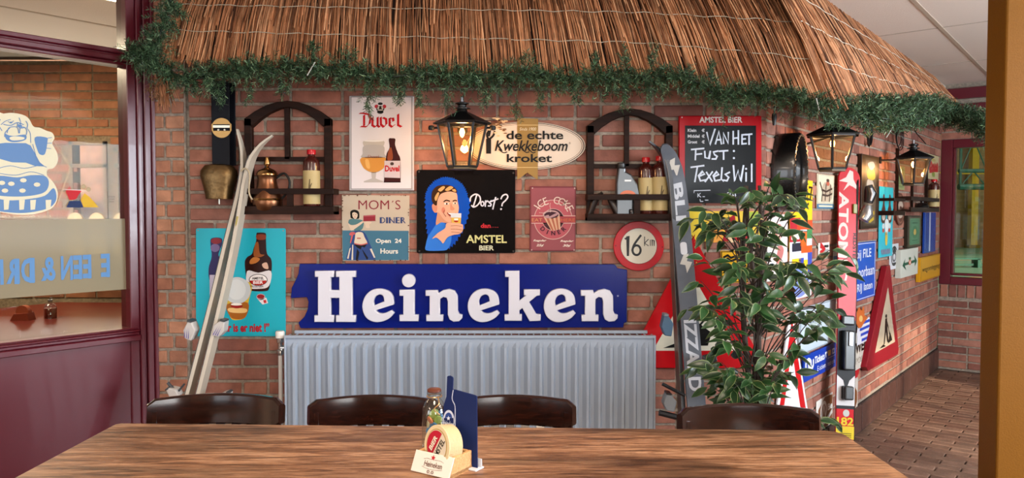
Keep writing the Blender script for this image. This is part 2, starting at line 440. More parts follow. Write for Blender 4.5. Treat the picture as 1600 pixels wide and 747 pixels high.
def brick_wall(pl, root, a0, a1, z0, z1, mo, mi, want=lambda a, z: True, score=None, holes=(), limit=300, shift=0, lift=0, stretcher=True):
    """bricks proud of the mortar; the ones that show largest are objects, the rest one joined part"""
    rnd = random.Random(int(a1 * 100) + 3); items = []
    row = 0; z = z0 + lift
    while z + BH < z1 + .02:
        x = a0 - (.11 if (row % 2) else 0) + shift
        if row % 2: x -= 0
        while x < a1 - .01:
            kind = 'full' if rnd.random() > .12 else 'half'; w = BW if kind == 'full' else .098
            xs, xe = max(x, a0), min(x + w, a1)
            if xe - xs > .025:
                kd = kind if xe - xs > w - .002 else round(xe - xs, 3)
                ac, zc = (xs + xe) / 2, z + BH / 2
                if not any(h[0] < ac < h[1] and h[2] < zc < h[3] for h in holes): items.append((ac, zc, kd))
            x += w + J
        z += BH + J; row += 1
    ok = [it for it in items if want(it[0], it[1])]; rest = [it for it in items if not want(it[0], it[1])]
    if score: ok.sort(key=lambda it: -score(it[0], it[1]))
    rest += ok[limit:]; ok = ok[:limit]
    for ac, zc, kd in ok:
        me = get_brick(kd, mo, rnd.randrange(5) if isinstance(kd, str) else 0)
        o = bpy.data.objects.new('brick', me); COL.objects.link(o); o.parent = root
        o.matrix_local = MW[root.name].inverted() @ (pl.M(ac, zc, -BD / 2 + rnd.uniform(-.0015, .0015)) @ Matrix.Rotation(rnd.uniform(-.006, .006), 4, 'Z'))
    if rest:
        b = MB()
        for ac, zc, kd in rest:
            w = {'full': BW, 'half': .098}.get(kd, kd)
            j = rnd.uniform(-.0015, .0015)
            b.obox(pl.pt(ac - w / 2, zc - BH / 2, -BD + j), pl.u * w, V((0, 0, BH)), pl.n * BD)
        stuff(b.build('brickwork', mi, root))

def slab(pl, a0, a1, z0, z1, c0, c1): 
    b = MB(); b.obox(pl.pt(a0, z0, c0), pl.u * (a1 - a0), V((0, 0, z1 - z0)), pl.n * (c1 - c0)); return b

# --- front wall
wf = struct(slab(PF, -1.40, CX + .0, 0, HC, -.12, -.007).build('wall_front', M_mortar), 'brick wall hung with enamel signs')
brick_wall(PF, wf, -1.375, CX - .002, .01, HC - .01, M_brick, M_brick_i, want=lambda a, z: .5 < z < 2.0, score=lambda a, z: -abs(z - 1.3))
# pier beside the bordeaux frame
PP = Pl((0, 3.185, 0), (1, 0, 0))
wp = struct(slab(PP, -1.52, -1.385, 0, HC, -.13, -.007).build('wall_pier', M_mortar), 'narrow brick pier beside the bordeaux frame')
rnd = random.Random(5); z = .025; i = 0
while z < HC - .06:
    for (x0, x1) in ((-1.515, -1.478), (-1.468, -1.392)) if i % 2 == 0 else ((-1.515, -1.452), (-1.442, -1.392)):
        o = bpy.data.objects.new('brick', get_brick(round(x1 - x0, 3), M_pier_lit, i % 3)); COL.objects.link(o); o.parent = wp
        o.matrix_local = PP.M((x0 + x1) / 2, z + BH / 2, -BD / 2 + rnd.uniform(-.002, .002))
    z += BH + J; i += 1
# --- right wall
wr = struct(slab(PR, 0, 3.86, 0, HC, -.12, -.007).build('wall_right', M_mortar), 'receding brick wall with road signs')
brick_wall(PR, wr, .002, 3.86, .19, HC - .01, M_brick, M_brick_i, want=lambda a, z: .19 < z < 1.95, score=lambda a, z: -a + (0 if z < 1.9 else -3))
bs = struct(slab(PR, 0.02, 3.86, 0, .17, -.006, .006).build('baseboard_right', mat('2c1f1b', .8)), 'dark red tiled skirting')
a = .03; k = 0
tile = None
while a < 3.84:
    wv = min(.205, 3.85 - a); 
    if tile is None or wv < .2:
        b = MB(); b.box((0, 0, 0), (wv - .008, .155, .01)); tb = b.build('tile', varied('skirting_tile', ['3e2a26', '4a322c', '452d28'], rough=.4), bs, local=True, bevel=.002)
        if wv >= .2: tile = tb
        tb.matrix_local = PR.M(a + wv / 2, .09, .009)
    else:
        tb = tile.copy(); COL.objects.link(tb); tb.matrix_local = PR.M(a + wv / 2, .09, .009)
    a += .213
# --- far wall with the window onto the sports hall
wa0, wz0 = PB.hit(1472, 444); wa0 = .03; wz0 = PB.hit(1478, 444)[1]; wz1 = PB.hit(1490, 218)[1]; wa1 = 1.55
b = MB()
for q in ((0, 6.0 - 2.03, 0, wz0), (0, 3.97, wz1, HC), (wa1, 3.97, wz0, wz1)):
    b.obox(PB.pt(q[0], q[2], -.25), PB.u * (q[1] - q[0]), V((0, 0, q[3] - q[2])), PB.n * .243)
wb = struct(b.build('wall_back', M_mortar), 'dark brick wall with window onto a sports hall')
solz = wz0 - .115
brick_wall(PB, wb, .0, 3.97, .02, HC - .3, M_brick, M_brick_i, want=lambda a, z: a < 1.4 and z < solz, score=lambda a, z: -a, holes=[(-.1, 1.9, solz + .01, wz0), (-.1, wa1 + .1, wz0 - .01, wz1 + .03)])
a = .012
while a < 1.9:
    o = bpy.data.objects.new('brick', get_brick(.05, M_brick, 0) if False else BM.setdefault('sol', brick_mesh(.052, .1, .03, 4, M_brick))); COL.objects.link(o); o.parent = wb
    o.name = 'brick'; o.matrix_local = PB.M(a + .026, solz + .062, -.012); a += .063
win = thing('window_1', 'bordeaux framed window looking into the sports hall', None, M=PB.M(.8, wz0, 0), kind='structure')
b = MB()
fw = PB.hit(1487, 330)[0] - wa0
for q in ((wa0 - .03, wa0 + fw, wz0, wz1), (wa1 - fw, wa1, wz0, wz1), (wa0 + fw, wa1 - fw, wz0, wz0 + .06), (wa0 + fw, wa1 - fw, wz1 - .07, wz1)):
    b.obox(PB.pt(q[0], q[2], -.1), PB.u * (q[1] - q[0]), V((0, 0, q[3] - q[2])), PB.n * .11)
for q in ((wa0 + fw, wa0 + fw + .018, wz0 + .075, wz1 - .07), (wa0 + fw, wa1 - fw, wz0 + .075, wz0 + .093)):
    b.obox(PB.pt(q[0], q[2], -.09), PB.u * (q[1] - q[0]), V((0, 0, q[3] - q[2])), PB.n * .08)
b.build('window_frame', M_bord, win, bevel=.004)
b = MB(); b.obox(PB.pt(wa0 + fw, wz0 + .07, -.06), PB.u * (wa1 - wa0 - 2 * fw), V((0, 0, wz1 - wz0 - .14)), PB.n * .006)
b.build('pane', glass_mat('clear_glass', 'eef6f2', .02), win)
# beams above the window
b = MB(); b.obox(PB.pt(.0, HC - .13, 0), PB.u * 3.9, V((0, 0, .085)), PB.n * .05)
bm_ = struct(b.build('trim_1', M_bord, bevel=.003), 'bordeaux beam over the far window')
b = MB(); b.obox(PB.pt(.0, HC - .25, 0), PB.u * 3.9, V((0, 0, .08)), PB.n * .03)
struct(b.build('trim_2', M_bord, bevel=.003), 'lower bordeaux beam over the far window')
# --- outer walls behind and beside the camera (plaster, with window openings)
M_plaster = mat('b39a84', .85, name='warm_plaster', bump=.2)
def holed_wall(name, o, u, length, holes, label):
    P = Pl(o, u); b = MB(); xs = sorted({0, length, *[h[0] for h in holes], *[h[1] for h in holes]})
    for x0, x1 in zip(xs, xs[1:]):
        hs = [h for h in holes if h[0] <= x0 and x1 <= h[1]]
        segs = [(0, HC)] if not hs else [(0, hs[0][2]), (hs[0][3], HC)]
        for z0, z1 in segs: b.obox(P.pt(x0, z0, -.12), P.u * (x1 - x0), V((0, 0, z1 - z0)), P.n * .12)
    return struct(b.build(name, M_plaster), label), P
# outer right wall runs at e=6 ; seen from inside its u is -D
_, PO = holed_wall('wall_outer', G(5.516, 6), -D, 10.5, [(2.65, 4.6, .9, 2.12), (6.6, 9.3, .8, 2.1)], 'plastered outer wall')
_, PK = holed_wall('wall_rear', G(-5, 6), -E, 6.0, [(2.5, 3.9, .8, 2.1), (4.2, 5.6, .8, 2.1)], 'plastered rear wall')
n_w = 2
for P, h in ((PO, (2.65, 4.6, .9, 2.12)), (PO, (6.6, 9.3, .8, 2.1)), (PK, (2.5, 3.9, .8, 2.1)), (PK, (4.2, 5.6, .8, 2.1))):
    r_ = thing('window_%d' % n_w, None, None, M=P.M(h[0], h[2]), kind='structure'); n_w += 1
    b = MB(); t_ = .06
    for q in ((h[0], h[0] + t_, h[2], h[3]), (h[1] - t_, h[1], h[2], h[3]), (h[0], h[1], h[2], h[2] + t_), (h[0], h[1], h[3] - t_, h[3]), ((h[0] + h[1]) / 2 - .02, (h[0] + h[1]) / 2 + .02, h[2], h[3])):
        b.obox(P.pt(q[0], q[2], -.1), P.u * (q[1] - q[0]), V((0, 0, q[3] - q[2])), P.n * .06)
    b.build('window_frame', M_bord, r_)
# rear part of the left wall
struct(slab(PL_, -5.0, -1.75, 0, HC, -.12, 0).build('wall_left', M_plaster), 'plastered left wall')

# --- glazed bordeaux screen on the left
gl = thing('window_%d' % n_w, 'bordeaux framed glass screen with beige film band and blue mirror lettering', None, M=PL_.M(-.8, 0), kind='structure')
ga = PL_.hit(201, 300)[0]; gt0 = PL_.hit(199, 103)[1]; gt1 = PL_.hit(190, 78)[1]; gs1 = PL_.hit(203, 513)[1]; gs0 = PL_.hit(215, 531)[1]
b = MB()
def pbox(b, pl, a0, a1, z0, z1, c0, c1): b.obox(pl.pt(a0, z0, c0), pl.u * (a1 - a0), V((0, 0, z1 - z0)), pl.n * (c1 - c0))
pw = -ga
for (x0, x1, c1) in ((0, .34, .0), (.34, .5, .012), (.5, .62, -.004), (.62, .86, .01), (.86, 1.0, .022)):
    pbox(b, PL_, ga + pw * x0, ga + pw * x1, 0, HC, -.09, c1)
b.build('post', M_bord, gl, bevel=.003)
b = MB()
hh = gt1 - gt0
for (x0, x1, c1) in ((0, .22, .0), (.22, .55, .02), (.55, .7, .006), (.7, 1, .014)):
    pbox(b, PL_, -1.75, ga, gt0 + hh * x0, gt0 + hh * x1, -.08, c1)
b.build('transom', M_bord, gl, bevel=.003)
b = MB(); hh = gs1 - gs0
for (x0, x1, c1) in ((0, .45, .026), (.45, .7, .012), (.7, .86, .02), (.86, 1, .004)):
    pbox(b, PL_, -1.75, ga + .03, gs0 + hh * x0, gs0 + hh * x1, -.09, c1)
b.build('sill', M_bord, gl, bevel=.003)
b = MB(); pbox(b, PL_, -1.75, ga, 0, gs0, -.06, -.01); b.build('panel', M_bord, gl)
b = MB(); pbox(b, PL_, -1.75, -1.69, 0, HC, -.09, .01); b.build('post', M_bord, gl)
b = MB(); pbox(b, PL_, -1.69, ga + .01, gs1 - .01, gt0 + .01, -.045, -.04)
b.build('pane', glass_mat('screen_glass', 'f2f4ee', -.036), gl)
b = MB(); pbox(b, PL_, -1.69, ga + .01, gt1 - .01, HC, -.045, -.04)
b.build('pane', glass_mat('upper_glass', 'f2f4ee', -.03), gl)
f0 = PL_.hit(150, 457)[1]; f1 = PL_.hit(150, 342)[1]
b = MB(); pbox(b, PL_, -1.69, ga, f0, f1, -.0395, -.0385)
b.build('film', glass_mat('beige_film', 'e8e2cc', -.03, .1, '9a917a', .74), gl)
# blue mirror-written lettering and the dog emblem printed on the glass
class Print(Sign):
    def __init__(s, pl, root, c, rough=.5, zm=None):
        s.pl = pl; s.cf = c; s.c = 0; s.t = c; s.uv = False; s.zm = zm; s.root = root; s.art = {}; s.let = {}; s.rough = rough; s.bc = 0
        s.ac = (MW[root.name].translation - pl.o).dot(pl.u); s.bc = MW[root.name].translation.z
pr = Print(PL_, gl, -.037, zm=(0, 330, 3.246))
BL = '5b87b8'
def mtext(t, x0, x1, y0, y1, bold=.03): pr.text(t, x0, y0, x1, y1, BL, 1, bold, mirror=True)
ybs = lambda x: (228 - (x - 300) * .055, 352 - (x - 300) * .075)
for ch, x0, x1 in (('E', 512, 556), ('T', 468, 508), ('E', 420, 462), ('E', 372, 415), ('N', 310, 368), ('&', 208, 280), ('D', 108, 175), ('R', 32, 98), ('I', 2, 16), ('N', -70, -6)):
    if (ch, x0) in (('T', 468),): continue
    y0, y1 = ybs((x0 + x1) / 2); mtext(ch, x0, x1, y0, y1)
    if ch in 'EDRN': pr.rect((x0 + (x1 - x0) * (.62 if ch != 'N' else .8)), y0, x1, y1, BL, 2)
pr.zm = (0, 160, 3.735)
CR = 'd5cfb4'; B2 = '5f82b0'
dog = [(-60, 90), (20, 66), (80, 62), (140, 75), (170, 98), (195, 140), (232, 148), (270, 165), (305, 178), (318, 210), (305, 240), (335, 300), (335, 350), (310, 385), (280, 390), (275, 425), (310, 465), (336, 520), (330, 580), (290, 625), (200, 652), (100, 655), (0, 640), (-60, 620)]
pr.blob(dog, CR, 1)
pr.poly([(-60, 248), (30, 236), (150, 238), (178, 252), (205, 300), (232, 350), (262, 374), (205, 372), (150, 352), (70, 350), (0, 330), (-60, 322)], B2, 2)
pr.blob([(-60, 445), (0, 428), (100, 438), (180, 425), (262, 430), (285, 470), (265, 520), (200, 542), (100, 550), (0, 545), (-60, 530)], B2, 2)
pr.blob([(-60, 560), (50, 572), (160, 565), (260, 545), (310, 500), (328, 540), (320, 585), (270, 622), (150, 645), (30, 640), (-60, 620)], B2, 3)
pr.blob([(202, 205), (270, 205), (276, 230), (262, 300), (235, 305), (218, 280)], B2, 3)
pr.blob([(26, 182), (50, 192), (84, 196), (120, 190), (150, 190), (152, 214), (120, 228), (70, 232), (36, 216)], B2, 3)
pr.stroke([(40, 178), (50, 150), (80, 142), (102, 150), (108, 180)], 5, B2, 6, let=False, sm=True); pr.stroke([(112, 180), (118, 150), (140, 145), (155, 165), (152, 188)], 5, B2, 6, let=False, sm=True)
pr.blob([(55, 205), (90, 198), (140, 205), (130, 218), (70, 222)], CR, 4)
for p in ((28, 515), (65, 475), (130, 515), (135, 455), (215, 480), (10, 470)): pr.ell(*p, 20, 13, CR, 4, 8)
for x in (20, 110, 175, 265): pr.poly([(x, 570), (x + 34, 568), (x + 28, 625), (x + 2, 628)], CR, 5)
for st in ([(100, 130), (118, 125), (138, 130)], [(45, 112), (62, 118), (78, 108)], [(5, 130), (30, 110), (60, 100)], [(155, 150), (175, 180), (178, 235)], [(190, 245), (215, 330), (245, 365)], [(-10, 385), (60, 370), (140, 385), (230, 368), (270, 378)], [(0, 415), (90, 425), (180, 405), (255, 425)], [(245, 215), (300, 205)], [(245, 240), (300, 238)], [(245, 265), (295, 270)], [(110, 90), (120, 120), (112, 150)]): pr.stroke(st, 4, B2, 5, let=False, sm=True)
pr.text("Let's famous Dak", -20, 655, 300, 672, CR, 1, .01, shear=.3, mirror=True)
# hanging geometric sticker (red, blue, yellow)
for st in ([(20, 128), (60, 135), (100, 118), (135, 130)], [(100, 118), (104, 140), (120, 150), (140, 148)], [(55, 150), (30, 175), (25, 200)], [(0, 100), (-10, 130), (10, 165)], [(150, 110), (160, 130), (155, 150)]): pr.stroke(st, 5, B2, 6, let=False, sm=True)
pr.ell(112, 138, 16, 8, B2, 7, 12); pr.ell(62, 118, 9, 5, B2, 7, 10)
pr.poly([(382, 520), (408, 487), (414, 512), (476, 515), (440, 568), (405, 570)], 'b52028', 2)
pr.poly([(405, 575), (470, 575), (487, 614), (385, 614)], '1d2c55', 2)
pr.poly([(492, 530), (520, 550), (578, 614), (487, 612), (470, 568)], 'c9a22a', 2)
for p in ((487, 492), (515, 508)): pr.ell(*p, 14, 14, 'a89878', 2, 14)
pr.stroke([(320, 235), (410, 380), (330, 610)], 5, 'b9a98c', 1, let=False)
pr.stroke([(370, 508), (500, 514)], 4, 'd8d4cc', 3, let=False)
for k_ in range(3): pr.rect(625 + 12 * (k_ == 2), 547 + k_ * 15, 672 - 4 * k_, 552 + k_ * 15, '5a4838', 1)
pr.done()

# --- floor: clinker pavers in the building grid
fl = thing('floor', 'dark brown clinker paving', None, loc=(0, 0, 0), kind='structure')
b = MB(); b.add([V((-8, -7, -.012)), V((9, -7, -.012)), V((9, 7.5, -.012)), V((-8, 7.5, -.012))], [(0, 1, 2, 3)])
b.build('floor_bed', mat('2b211b', .9), fl)
PF_me = bpy.data.meshes.new('paver')
bmx = bmesh.new(); bmesh.ops.create_cube(bmx, size=1)
for v in bmx.verts: v.co = V((v.co.x * .2, v.co.y * .063, v.co.z * .03))
bmesh.ops.bevel(bmx, geom=[e for e in bmx.edges if all(v.co.z > 0 for v in e.verts)], offset=.003, segments=1, affect='EDGES')
bmx.to_mesh(PF_me); bmx.free(); PF_me.materials.append(M_paver)
rb = MB(); rnd = random.Random(9); cand = []
ROT = Matrix(((E.x, -E.y, 0), (E.y, E.x, 0), (0, 0, 1)))  # long side along E
dd = -5.0; r_ = 0
while dd < 5.5:
    ee = 0.0 + (.104 if r_ % 2 else 0)
    while ee < 6.0:
        p = G(dd + .034, ee + .1)
        t_ = (p - PR.o).dot(PR.n)
        if (p.y < 3.24 or t_ > -.1) and not (p.y > 3.24 and p.x < CX):
            vx = 800 + FPX * p.x / max(p.y, .1)
            cand.append((p, p.y > 2.9 and 1250 < vx < 1600 and p.x > 1.1))
        ee += .208
    dd += .07; r_ += 1
near = sorted([c for c in cand if c[1]], key=lambda c: c[0].y)[:300]; ns = {id(c) for c in near}
for c in cand:
    z = -.013 + rnd.uniform(-.0012, .0012)
    if id(c) in ns:
        o = bpy.data.objects.new('paver', PF_me); COL.objects.link(o); o.parent = fl
        o.matrix_local = Matrix.Translation(c[0] + V((0, 0, z))) @ ROT.to_4x4()
    else:
        h = .1; u = E * .2; v_ = D * .063; o_ = c[0] - u / 2 - v_ / 2
        rb.add([o_ + V((0, 0, z + .0145)), o_ + u + V((0, 0, z + .0145)), o_ + u + v_ + V((0, 0, z + .0145)), o_ + v_ + V((0, 0, z + .0145))], [(0, 1, 2, 3)])
stuff(rb.build('paving', M_paver_i, fl))
# --- ceiling: mineral panels on white rails
ce = thing('ceiling', 'suspended ceiling of white mineral panels', None, loc=(0, 0, HC), kind='structure')
q0 = at_z(1470, 43, HC); gd0 = (q0 - A0).dot(D); ge0 = (q0 - A0).dot(E)
b = MB(); b.prism([tuple(G(-5.15, 0)[:2]), tuple(G(-5.15, 6.12)[:2]), tuple(G(5.8, 6.12)[:2]), tuple(G(5.8, 2.0)[:2]), (-1.45, 3.3)], HC + .03, HC + .08)
b.prism([(-1.45, 3.0), (-1.45, 5.32), (-6.5, 5.32), (-6.5, -2.6), tuple(G(-5.15, 0)[:2])], HC + .03, HC + .08)
b.build('ceiling_deck', mat('8d8072', .9), ce)
b = MB(); b.box((0, 0, 0), (.586, 1.186, .014)); pan = b.build('ceiling_panel', M_ceil, ce, local=True, bevel=.003)
RC = Matrix(((E.x, D.x, 0), (E.y, D.y, 0), (0, 0, 1))).to_4x4(); first = True; rails = MB()
for i in range(-12, 8):
    for j in range(-8, 4):
        c = G(gd0 + (j + .5) * 1.2, ge0 + (i + .5) * .6, HC)
        if not (-7.5 < c.x < 7.5 and -5.5 < c.y < 7.2): continue
        if (c - A0).dot(D) > 5.2 or (c - A0).dot(E) > 5.9 or (c.x < -1.0 and c.y > 5.1) or c.x < -6.0 or (c - A0).dot(D) < -5.2: continue
        o = pan if first else pan.copy()
        if not first: COL.objects.link(o)
        first = False; o.matrix_local = Matrix.Translation(V((c.x, c.y, .006))) @ RC
for i in range(-12, 9):
    e_ = ge0 + i * .6
    if e_ < 6.0: rails.obox(G(-5, e_ - .011, HC - .004), D * (10.5 if e_ > 0 else 7.2), E * .022, V((0, 0, .008)))
for j in range(-6, 5):
    d_ = gd0 + j * 1.2
    if -5 < d_ < 5.5: rails.obox(G(d_ - .006, -3.5 if d_ < 2 else .5, HC - .002), D * .012, E * (9.5 if d_ < 2 else 5.5), V((0, 0, .006)))
rails.build('rail', mat('b5a797', .5), ce)
b = MB(); b.obox(PR.pt(-.5, HC - .03, .0), PR.u * 4.4, V((0, 0, .022)), PR.n * .022)
struct(b.build('trim_3', mat('c5b8a8', .5)), 'pale wall angle under the ceiling panels')
# visible ceiling lamps
for d_, e_ in ((-1.2, 2.6), (-2.6, 4.2), (-3.6, 1.6), (.9, 4.4)):
    r_ = thing('ceiling_lamp', 'recessed ceiling lamp over the dining room', 'lamp', M=Matrix.Translation(G(d_, e_, HC - .008)) @ RC, group='recessed ceiling lamps')
    b = MB(); b.box((0, 0, 0), (.6, 1.16, .012)); b.build('frame', mat('e8e4dc', .5), r_, local=True)
r_ = thing('ceiling_lamp', 'bright recessed ceiling lamp in the side room behind the glass', 'lamp', M=Matrix.Translation(at_z(212, -6, HC - .012)) @ RC)
b = MB(); b.box((0, 0, 0), (.3, .59, .014)); b.build('diffuser', mat('fff2dd', .5, emit=6), r_, local=True)

# --- side room behind the glass
PS = Pl((0, 5.2, 0), (1, 0, 0))
def h(px, py): return PS.hit(px, py)
holes = []
for (x0, y0, x1, y1) in ((108, 221, 169, 346), (179, 231, 214, 346), (-60, 223, 43, 248)):
    a0_, z1_ = h(x0, y0); a1_, z0_ = h(x1, y1); holes.append((a0_, a1_, z0_, z1_))
b = MB(); xs = sorted({-6.5, -1.45, *[q[0] for q in holes], *[q[1] for q in holes]})
for x0, x1 in zip(xs, xs[1:]):
    hs = [q for q in holes if q[0] <= x0 + 1e-6 and x1 <= q[1] + 1e-6]
    for z0, z1 in ([(0, HC)] if not hs else [(0, hs[0][2]), (hs[0][3], HC)]):
        b.obox((x0, 5.207, z0), (x1 - x0, 0, 0), (0, .12, 0), (0, 0, z1 - z0))
M_sb = varied('side_room_brick', ['7a4a32', '8a583c', '82503a', '946244', '6e4430'], nscale=18, namt=.2, bump=.5, bscale=90)
M_sbi = varied('side_room_brick_rest', ['7a4a32', '8a583c', '82503a', '946244', '6e4430'], 'island', nscale=18, namt=.2, bump=.5, bscale=90)
ws = struct(b.build('wall_side_room', varied('side_mortar', ['7d6c58', '7d6c58'], nscale=60, namt=.3, bump=.9, bscale=220, rough=.95)), 'brick wall of the side room behind the glass')
brick_wall(PS, ws, -6.3, -1.52, .7, HC - .01, M_sb, M_sbi, want=lambda a, z: a > -4.0, holes=[(q[0] - .02, q[1] + .02, q[2] - .01, q[3] + .02) for q in holes])
for i, q in enumerate(holes):  # these openings stand in for windows mirrored in the glass screen
    r_ = thing('window_%d' % (n_w + 1 + i), 'added small window standing in for a window reflected in the glass', None, loc=(q[0], 5.2, q[2]), kind='structure')
    b = MB(); t_ = .025
    for s_ in ((q[0], q[0] + t_, q[2], q[3]), (q[1] - t_, q[1], q[2], q[3]), (q[0], q[1], q[2], q[2] + t_), (q[0], q[1], q[3] - t_, q[3])):
        b.obox((s_[0], 5.19, s_[2]), (s_[1] - s_[0], 0, 0), (0, .05, 0), (0, 0, s_[3] - s_[2]))
    if i < 2:
        zt = h(130, 262)[1]; zt1 = h(130, 256)[1]; b.obox((q[0], 5.19, zt), (q[1] - q[0], 0, 0), (0, .05, 0), (0, 0, zt1 - zt))
    b.build('window_frame', mat('7a6650', .5), r_)
struct(slab(Pl((-1.45, 5.3, 0), (0, -1, 0)), 0, 1.98, 0, HC, 0, .1).build('wall_side_room_end', M_plaster), 'plastered end wall of the side room')
b = MB(); b.box((-3.6, 8.2, 1.4), (7, .1, 3.6))  # added facade, gives the stand-in windows their pink content
struct(b.build('backdrop_facade', varied('backdrop_brick', ['a67c6c', 'a67c6c'], nscale=9, namt=.25, bump=.3)), 'added pink brick facade behind the stand-in windows')
# round backed chairs of the side room, seen as pale domes
for i, px in enumerate((118, 152, 190)):
    p = at_y(px, 345, 5.02)
    r_ = thing('round_back_chair', 'pale round-backed chair behind the glass, %s' % ('left with a teal rim', 'middle one', 'right by the frame')[i], 'chair', loc=(p.x, 5.02, 0), group='chairs of the side room')
    b = MB(); b.prism([(x_, y_) for x_, y_ in ell(0, 0, .05, .055, 20)] , -.012, .012)
    pts = ell(0, 0, .055, .06, 20, 0, 180) + [(-.055, -.3), (.055, -.3)]
    b = MB(); b.prism(pts, -.012, .012); mm = Matrix.Translation(V((p.x, 5.02, p.z - .005))) @ Matrix.Rotation(R(90), 4, 'X'); b.v = [mm @ q for q in b.v]
    b.build('backrest', mat('b9a583', .6), r_, bevel=.004)
    b = MB(); b.box((p.x, 4.84, .46), (.2, .3, .04)); b.build('seat', mat('7d5c3c', .6), r_)
    for sx in (-1, 1):
        for sy in (-1, 1): b = MB(); b.tube([(p.x + sx * .08, 4.84 + sy * .12, 0), (p.x + sx * .08, 4.84 + sy * .12, .44)], .014, 6); b.build('leg', mat('7d5c3c', .6), r_)
# red table of the side room with its bottle and coaster holder
r_ = thing('side_table', 'dark red glossy table behind the glass screen', 'table', M=PL_.M(-.85, 0, -.8))
b = MB(); b.prism([tuple(PL_.pt(-1.65, 0, -.12)[:2]), tuple(PL_.pt(-.14, 0, -.12)[:2]), (-1.6, 4.7), (-2.9, 4.78), tuple(PL_.pt(-1.65, 0, -1.7)[:2])], .69, .72); b.build('tabletop', mat('541610', .3, spec=.5), r_, bevel=.004)
for a_ in (-1.5, -.3):
    for c_ in (-.2, -1.2): b = MB(); b.obox(PL_.pt(a_, 0, c_), PL_.u * .05, PL_.n * .05, V((0, 0, .69))); b.build('leg', mat('2a120c', .4), r_)
b = MB(); b.obox((-6.4, -2.5, 0), (.1, 0, 0), (0, 8, 0), (0, 0, HC)); struct(b.build('wall_side_room_left', M_plaster), 'plastered wall of the side room')
b = MB(); b.obox((-6.4, -2.5, 0), (3.2, 0, 0), (0, .1, 0), (0, 0, HC)); struct(b.build('wall_side_room_near', M_plaster), 'plastered near wall of the side room')

# ================================================================= SPORTS HALL beyond the window
HY = 28.0
hl = struct(MB().build('wall_hall', mat('a58a5c', .8))) if False else None
b = MB(); b.obox((2, HY, 0), (31, 0, 0), (0, .2, 0), (0, 0, 7.5))
hw = b.build('wall_hall', None or M_mortar)
hm = bpy.data.materials.new('hall_brick'); hm.use_nodes = True; n_ = hm.node_tree
tc = n_.nodes.new('ShaderNodeNewGeometry'); sx_ = n_.nodes.new('ShaderNodeSeparateXYZ'); cx_ = n_.nodes.new('ShaderNodeCombineXYZ'); bt = n_.nodes.new('ShaderNodeTexBrick')
n_.links.new(tc.outputs['Position'], sx_.inputs[0]); n_.links.new(sx_.outputs['X'], cx_.inputs[0]); n_.links.new(sx_.outputs['Z'], cx_.inputs[1]); n_.links.new(cx_.outputs[0], bt.inputs['Vector'])
bt.inputs['Color1'].default_value = lin('a88a62'); bt.inputs['Color2'].default_value = lin('96744a'); bt.inputs['Mortar'].default_value = lin('8d7c5c')
bt.inputs['Scale'].default_value = 2.2; bt.inputs['Mortar Size'].default_value = .02; n_.links.new(bt.outputs['Color'], n_.nodes['Principled BSDF'].inputs['Base Color'])
hw.data.materials[0] = hm; struct(hw, 'ochre brick wall of the sports hall')
b = MB(); b.obox((4, 5.2, -.06), (29, 0, 0), (0, HY - 5.2, 0), (0, 0, .07))
b.v = [p for p in b.v]
hf = b; 
# clip: hall floor only beyond the far wall
hf = MB(); o_ = PB.pt(-.2, 0, -.3); e_ = PB.pt(12, 0, -.3)
hf.prism([(o_.x, o_.y), (e_.x, e_.y), (33, e_.y), (33, HY), (2, HY), (2, o_.y + .2)], -.05, .004)
struct(hf.build('floor_hall', mat('6f9480', .6, name='sports_floor')), 'green sports floor')
b = MB(); b.add([V((1, 5, 7.4)), V((33, 0, 7.4)), V((33, HY, 7.4)), V((1, HY, 7.4))], [(0, 1, 2, 3)])
struct(b.build('ceiling_hall', mat('b5ab90', .9)), 'hall ceiling')
b = MB(); b.obox((1.8, 8.5, 0), (.2, 0, 0), (0, 20, 0), (0, 0, 7.4)); b.obox((32, 0, 0), (.2, 0, 0), (0, 28, 0), (0, 0, 7.4)); 
struct(b.build('wall_hall_side', mat('a58a5c', .8)), 'side walls of the hall')
def hp(px, py, y): return at_y(px, py, y)
c = hp(1519, 384, 27.6)
r_ = thing('yellow_column', 'yellow steel column against the far hall wall', 'column', loc=(c.x, 27.6, 0))
b = MB(); b.box((c.x, 27.6, 3.7), (.24, .24, 7.3)); b.build('shaft', mat('d9b21e', .4), r_)
b = MB(); b.box((c.x, 27.6, .06), (.4, .3, .12)); b.build('base', mat('8a7020', .5), r_)
b = MB(); p0, p1 = hp(1490, 270, 27.3), hp(1560, 270, 27.3); b.box(((p0.x + p1.x) / 2 + 1, 27.4, p0.z), (5.5, .1, .1))
tag(b.build('yellow_rail', mat('d9b21e', .4)), 'yellow horizontal rail across the hall wall behind the goal frame', 'rail')
r_ = thing('basketball_frame', 'teal steel basketball backboard frame folded up in the sports hall', 'basketball frame', loc=(hp(1520, 384, 25).x, 25, 0))
TE = mat('2a6a5e', .4)
x0, x1 = hp(1500, 300, 25).x, hp(1541, 300, 25).x; za, zb, zc = hp(1500, 292, 25).z, hp(1500, 267, 25).z, hp(1500, 170, 25).z
for z_, rr in ((za, .1), (zb, .07), (zc, .07)): b = MB(); b.tube([(x0 - .05, 25, z_), (x1 + .05, 25, z_)], rr, 8); b.build('crossbar', TE, r_)
for x_ in (x0, x1): b = MB(); b.tube([(x_, 25, za), (x_, 25, 7.2)], .045, 8); b.build('upright', TE, r_)
for q in (((x0, zb), (x1, zc)), ((x1, zb), (x0, zc)), ((x0, za), ((x0 + x1) / 2, zb)), ((x1, za), ((x0 + x1) / 2, zb))):
    b = MB(); b.tube([(q[0][0], 25, q[0][1]), (q[1][0], 25, q[1][1])], .022, 6); b.build('brace', TE, r_)
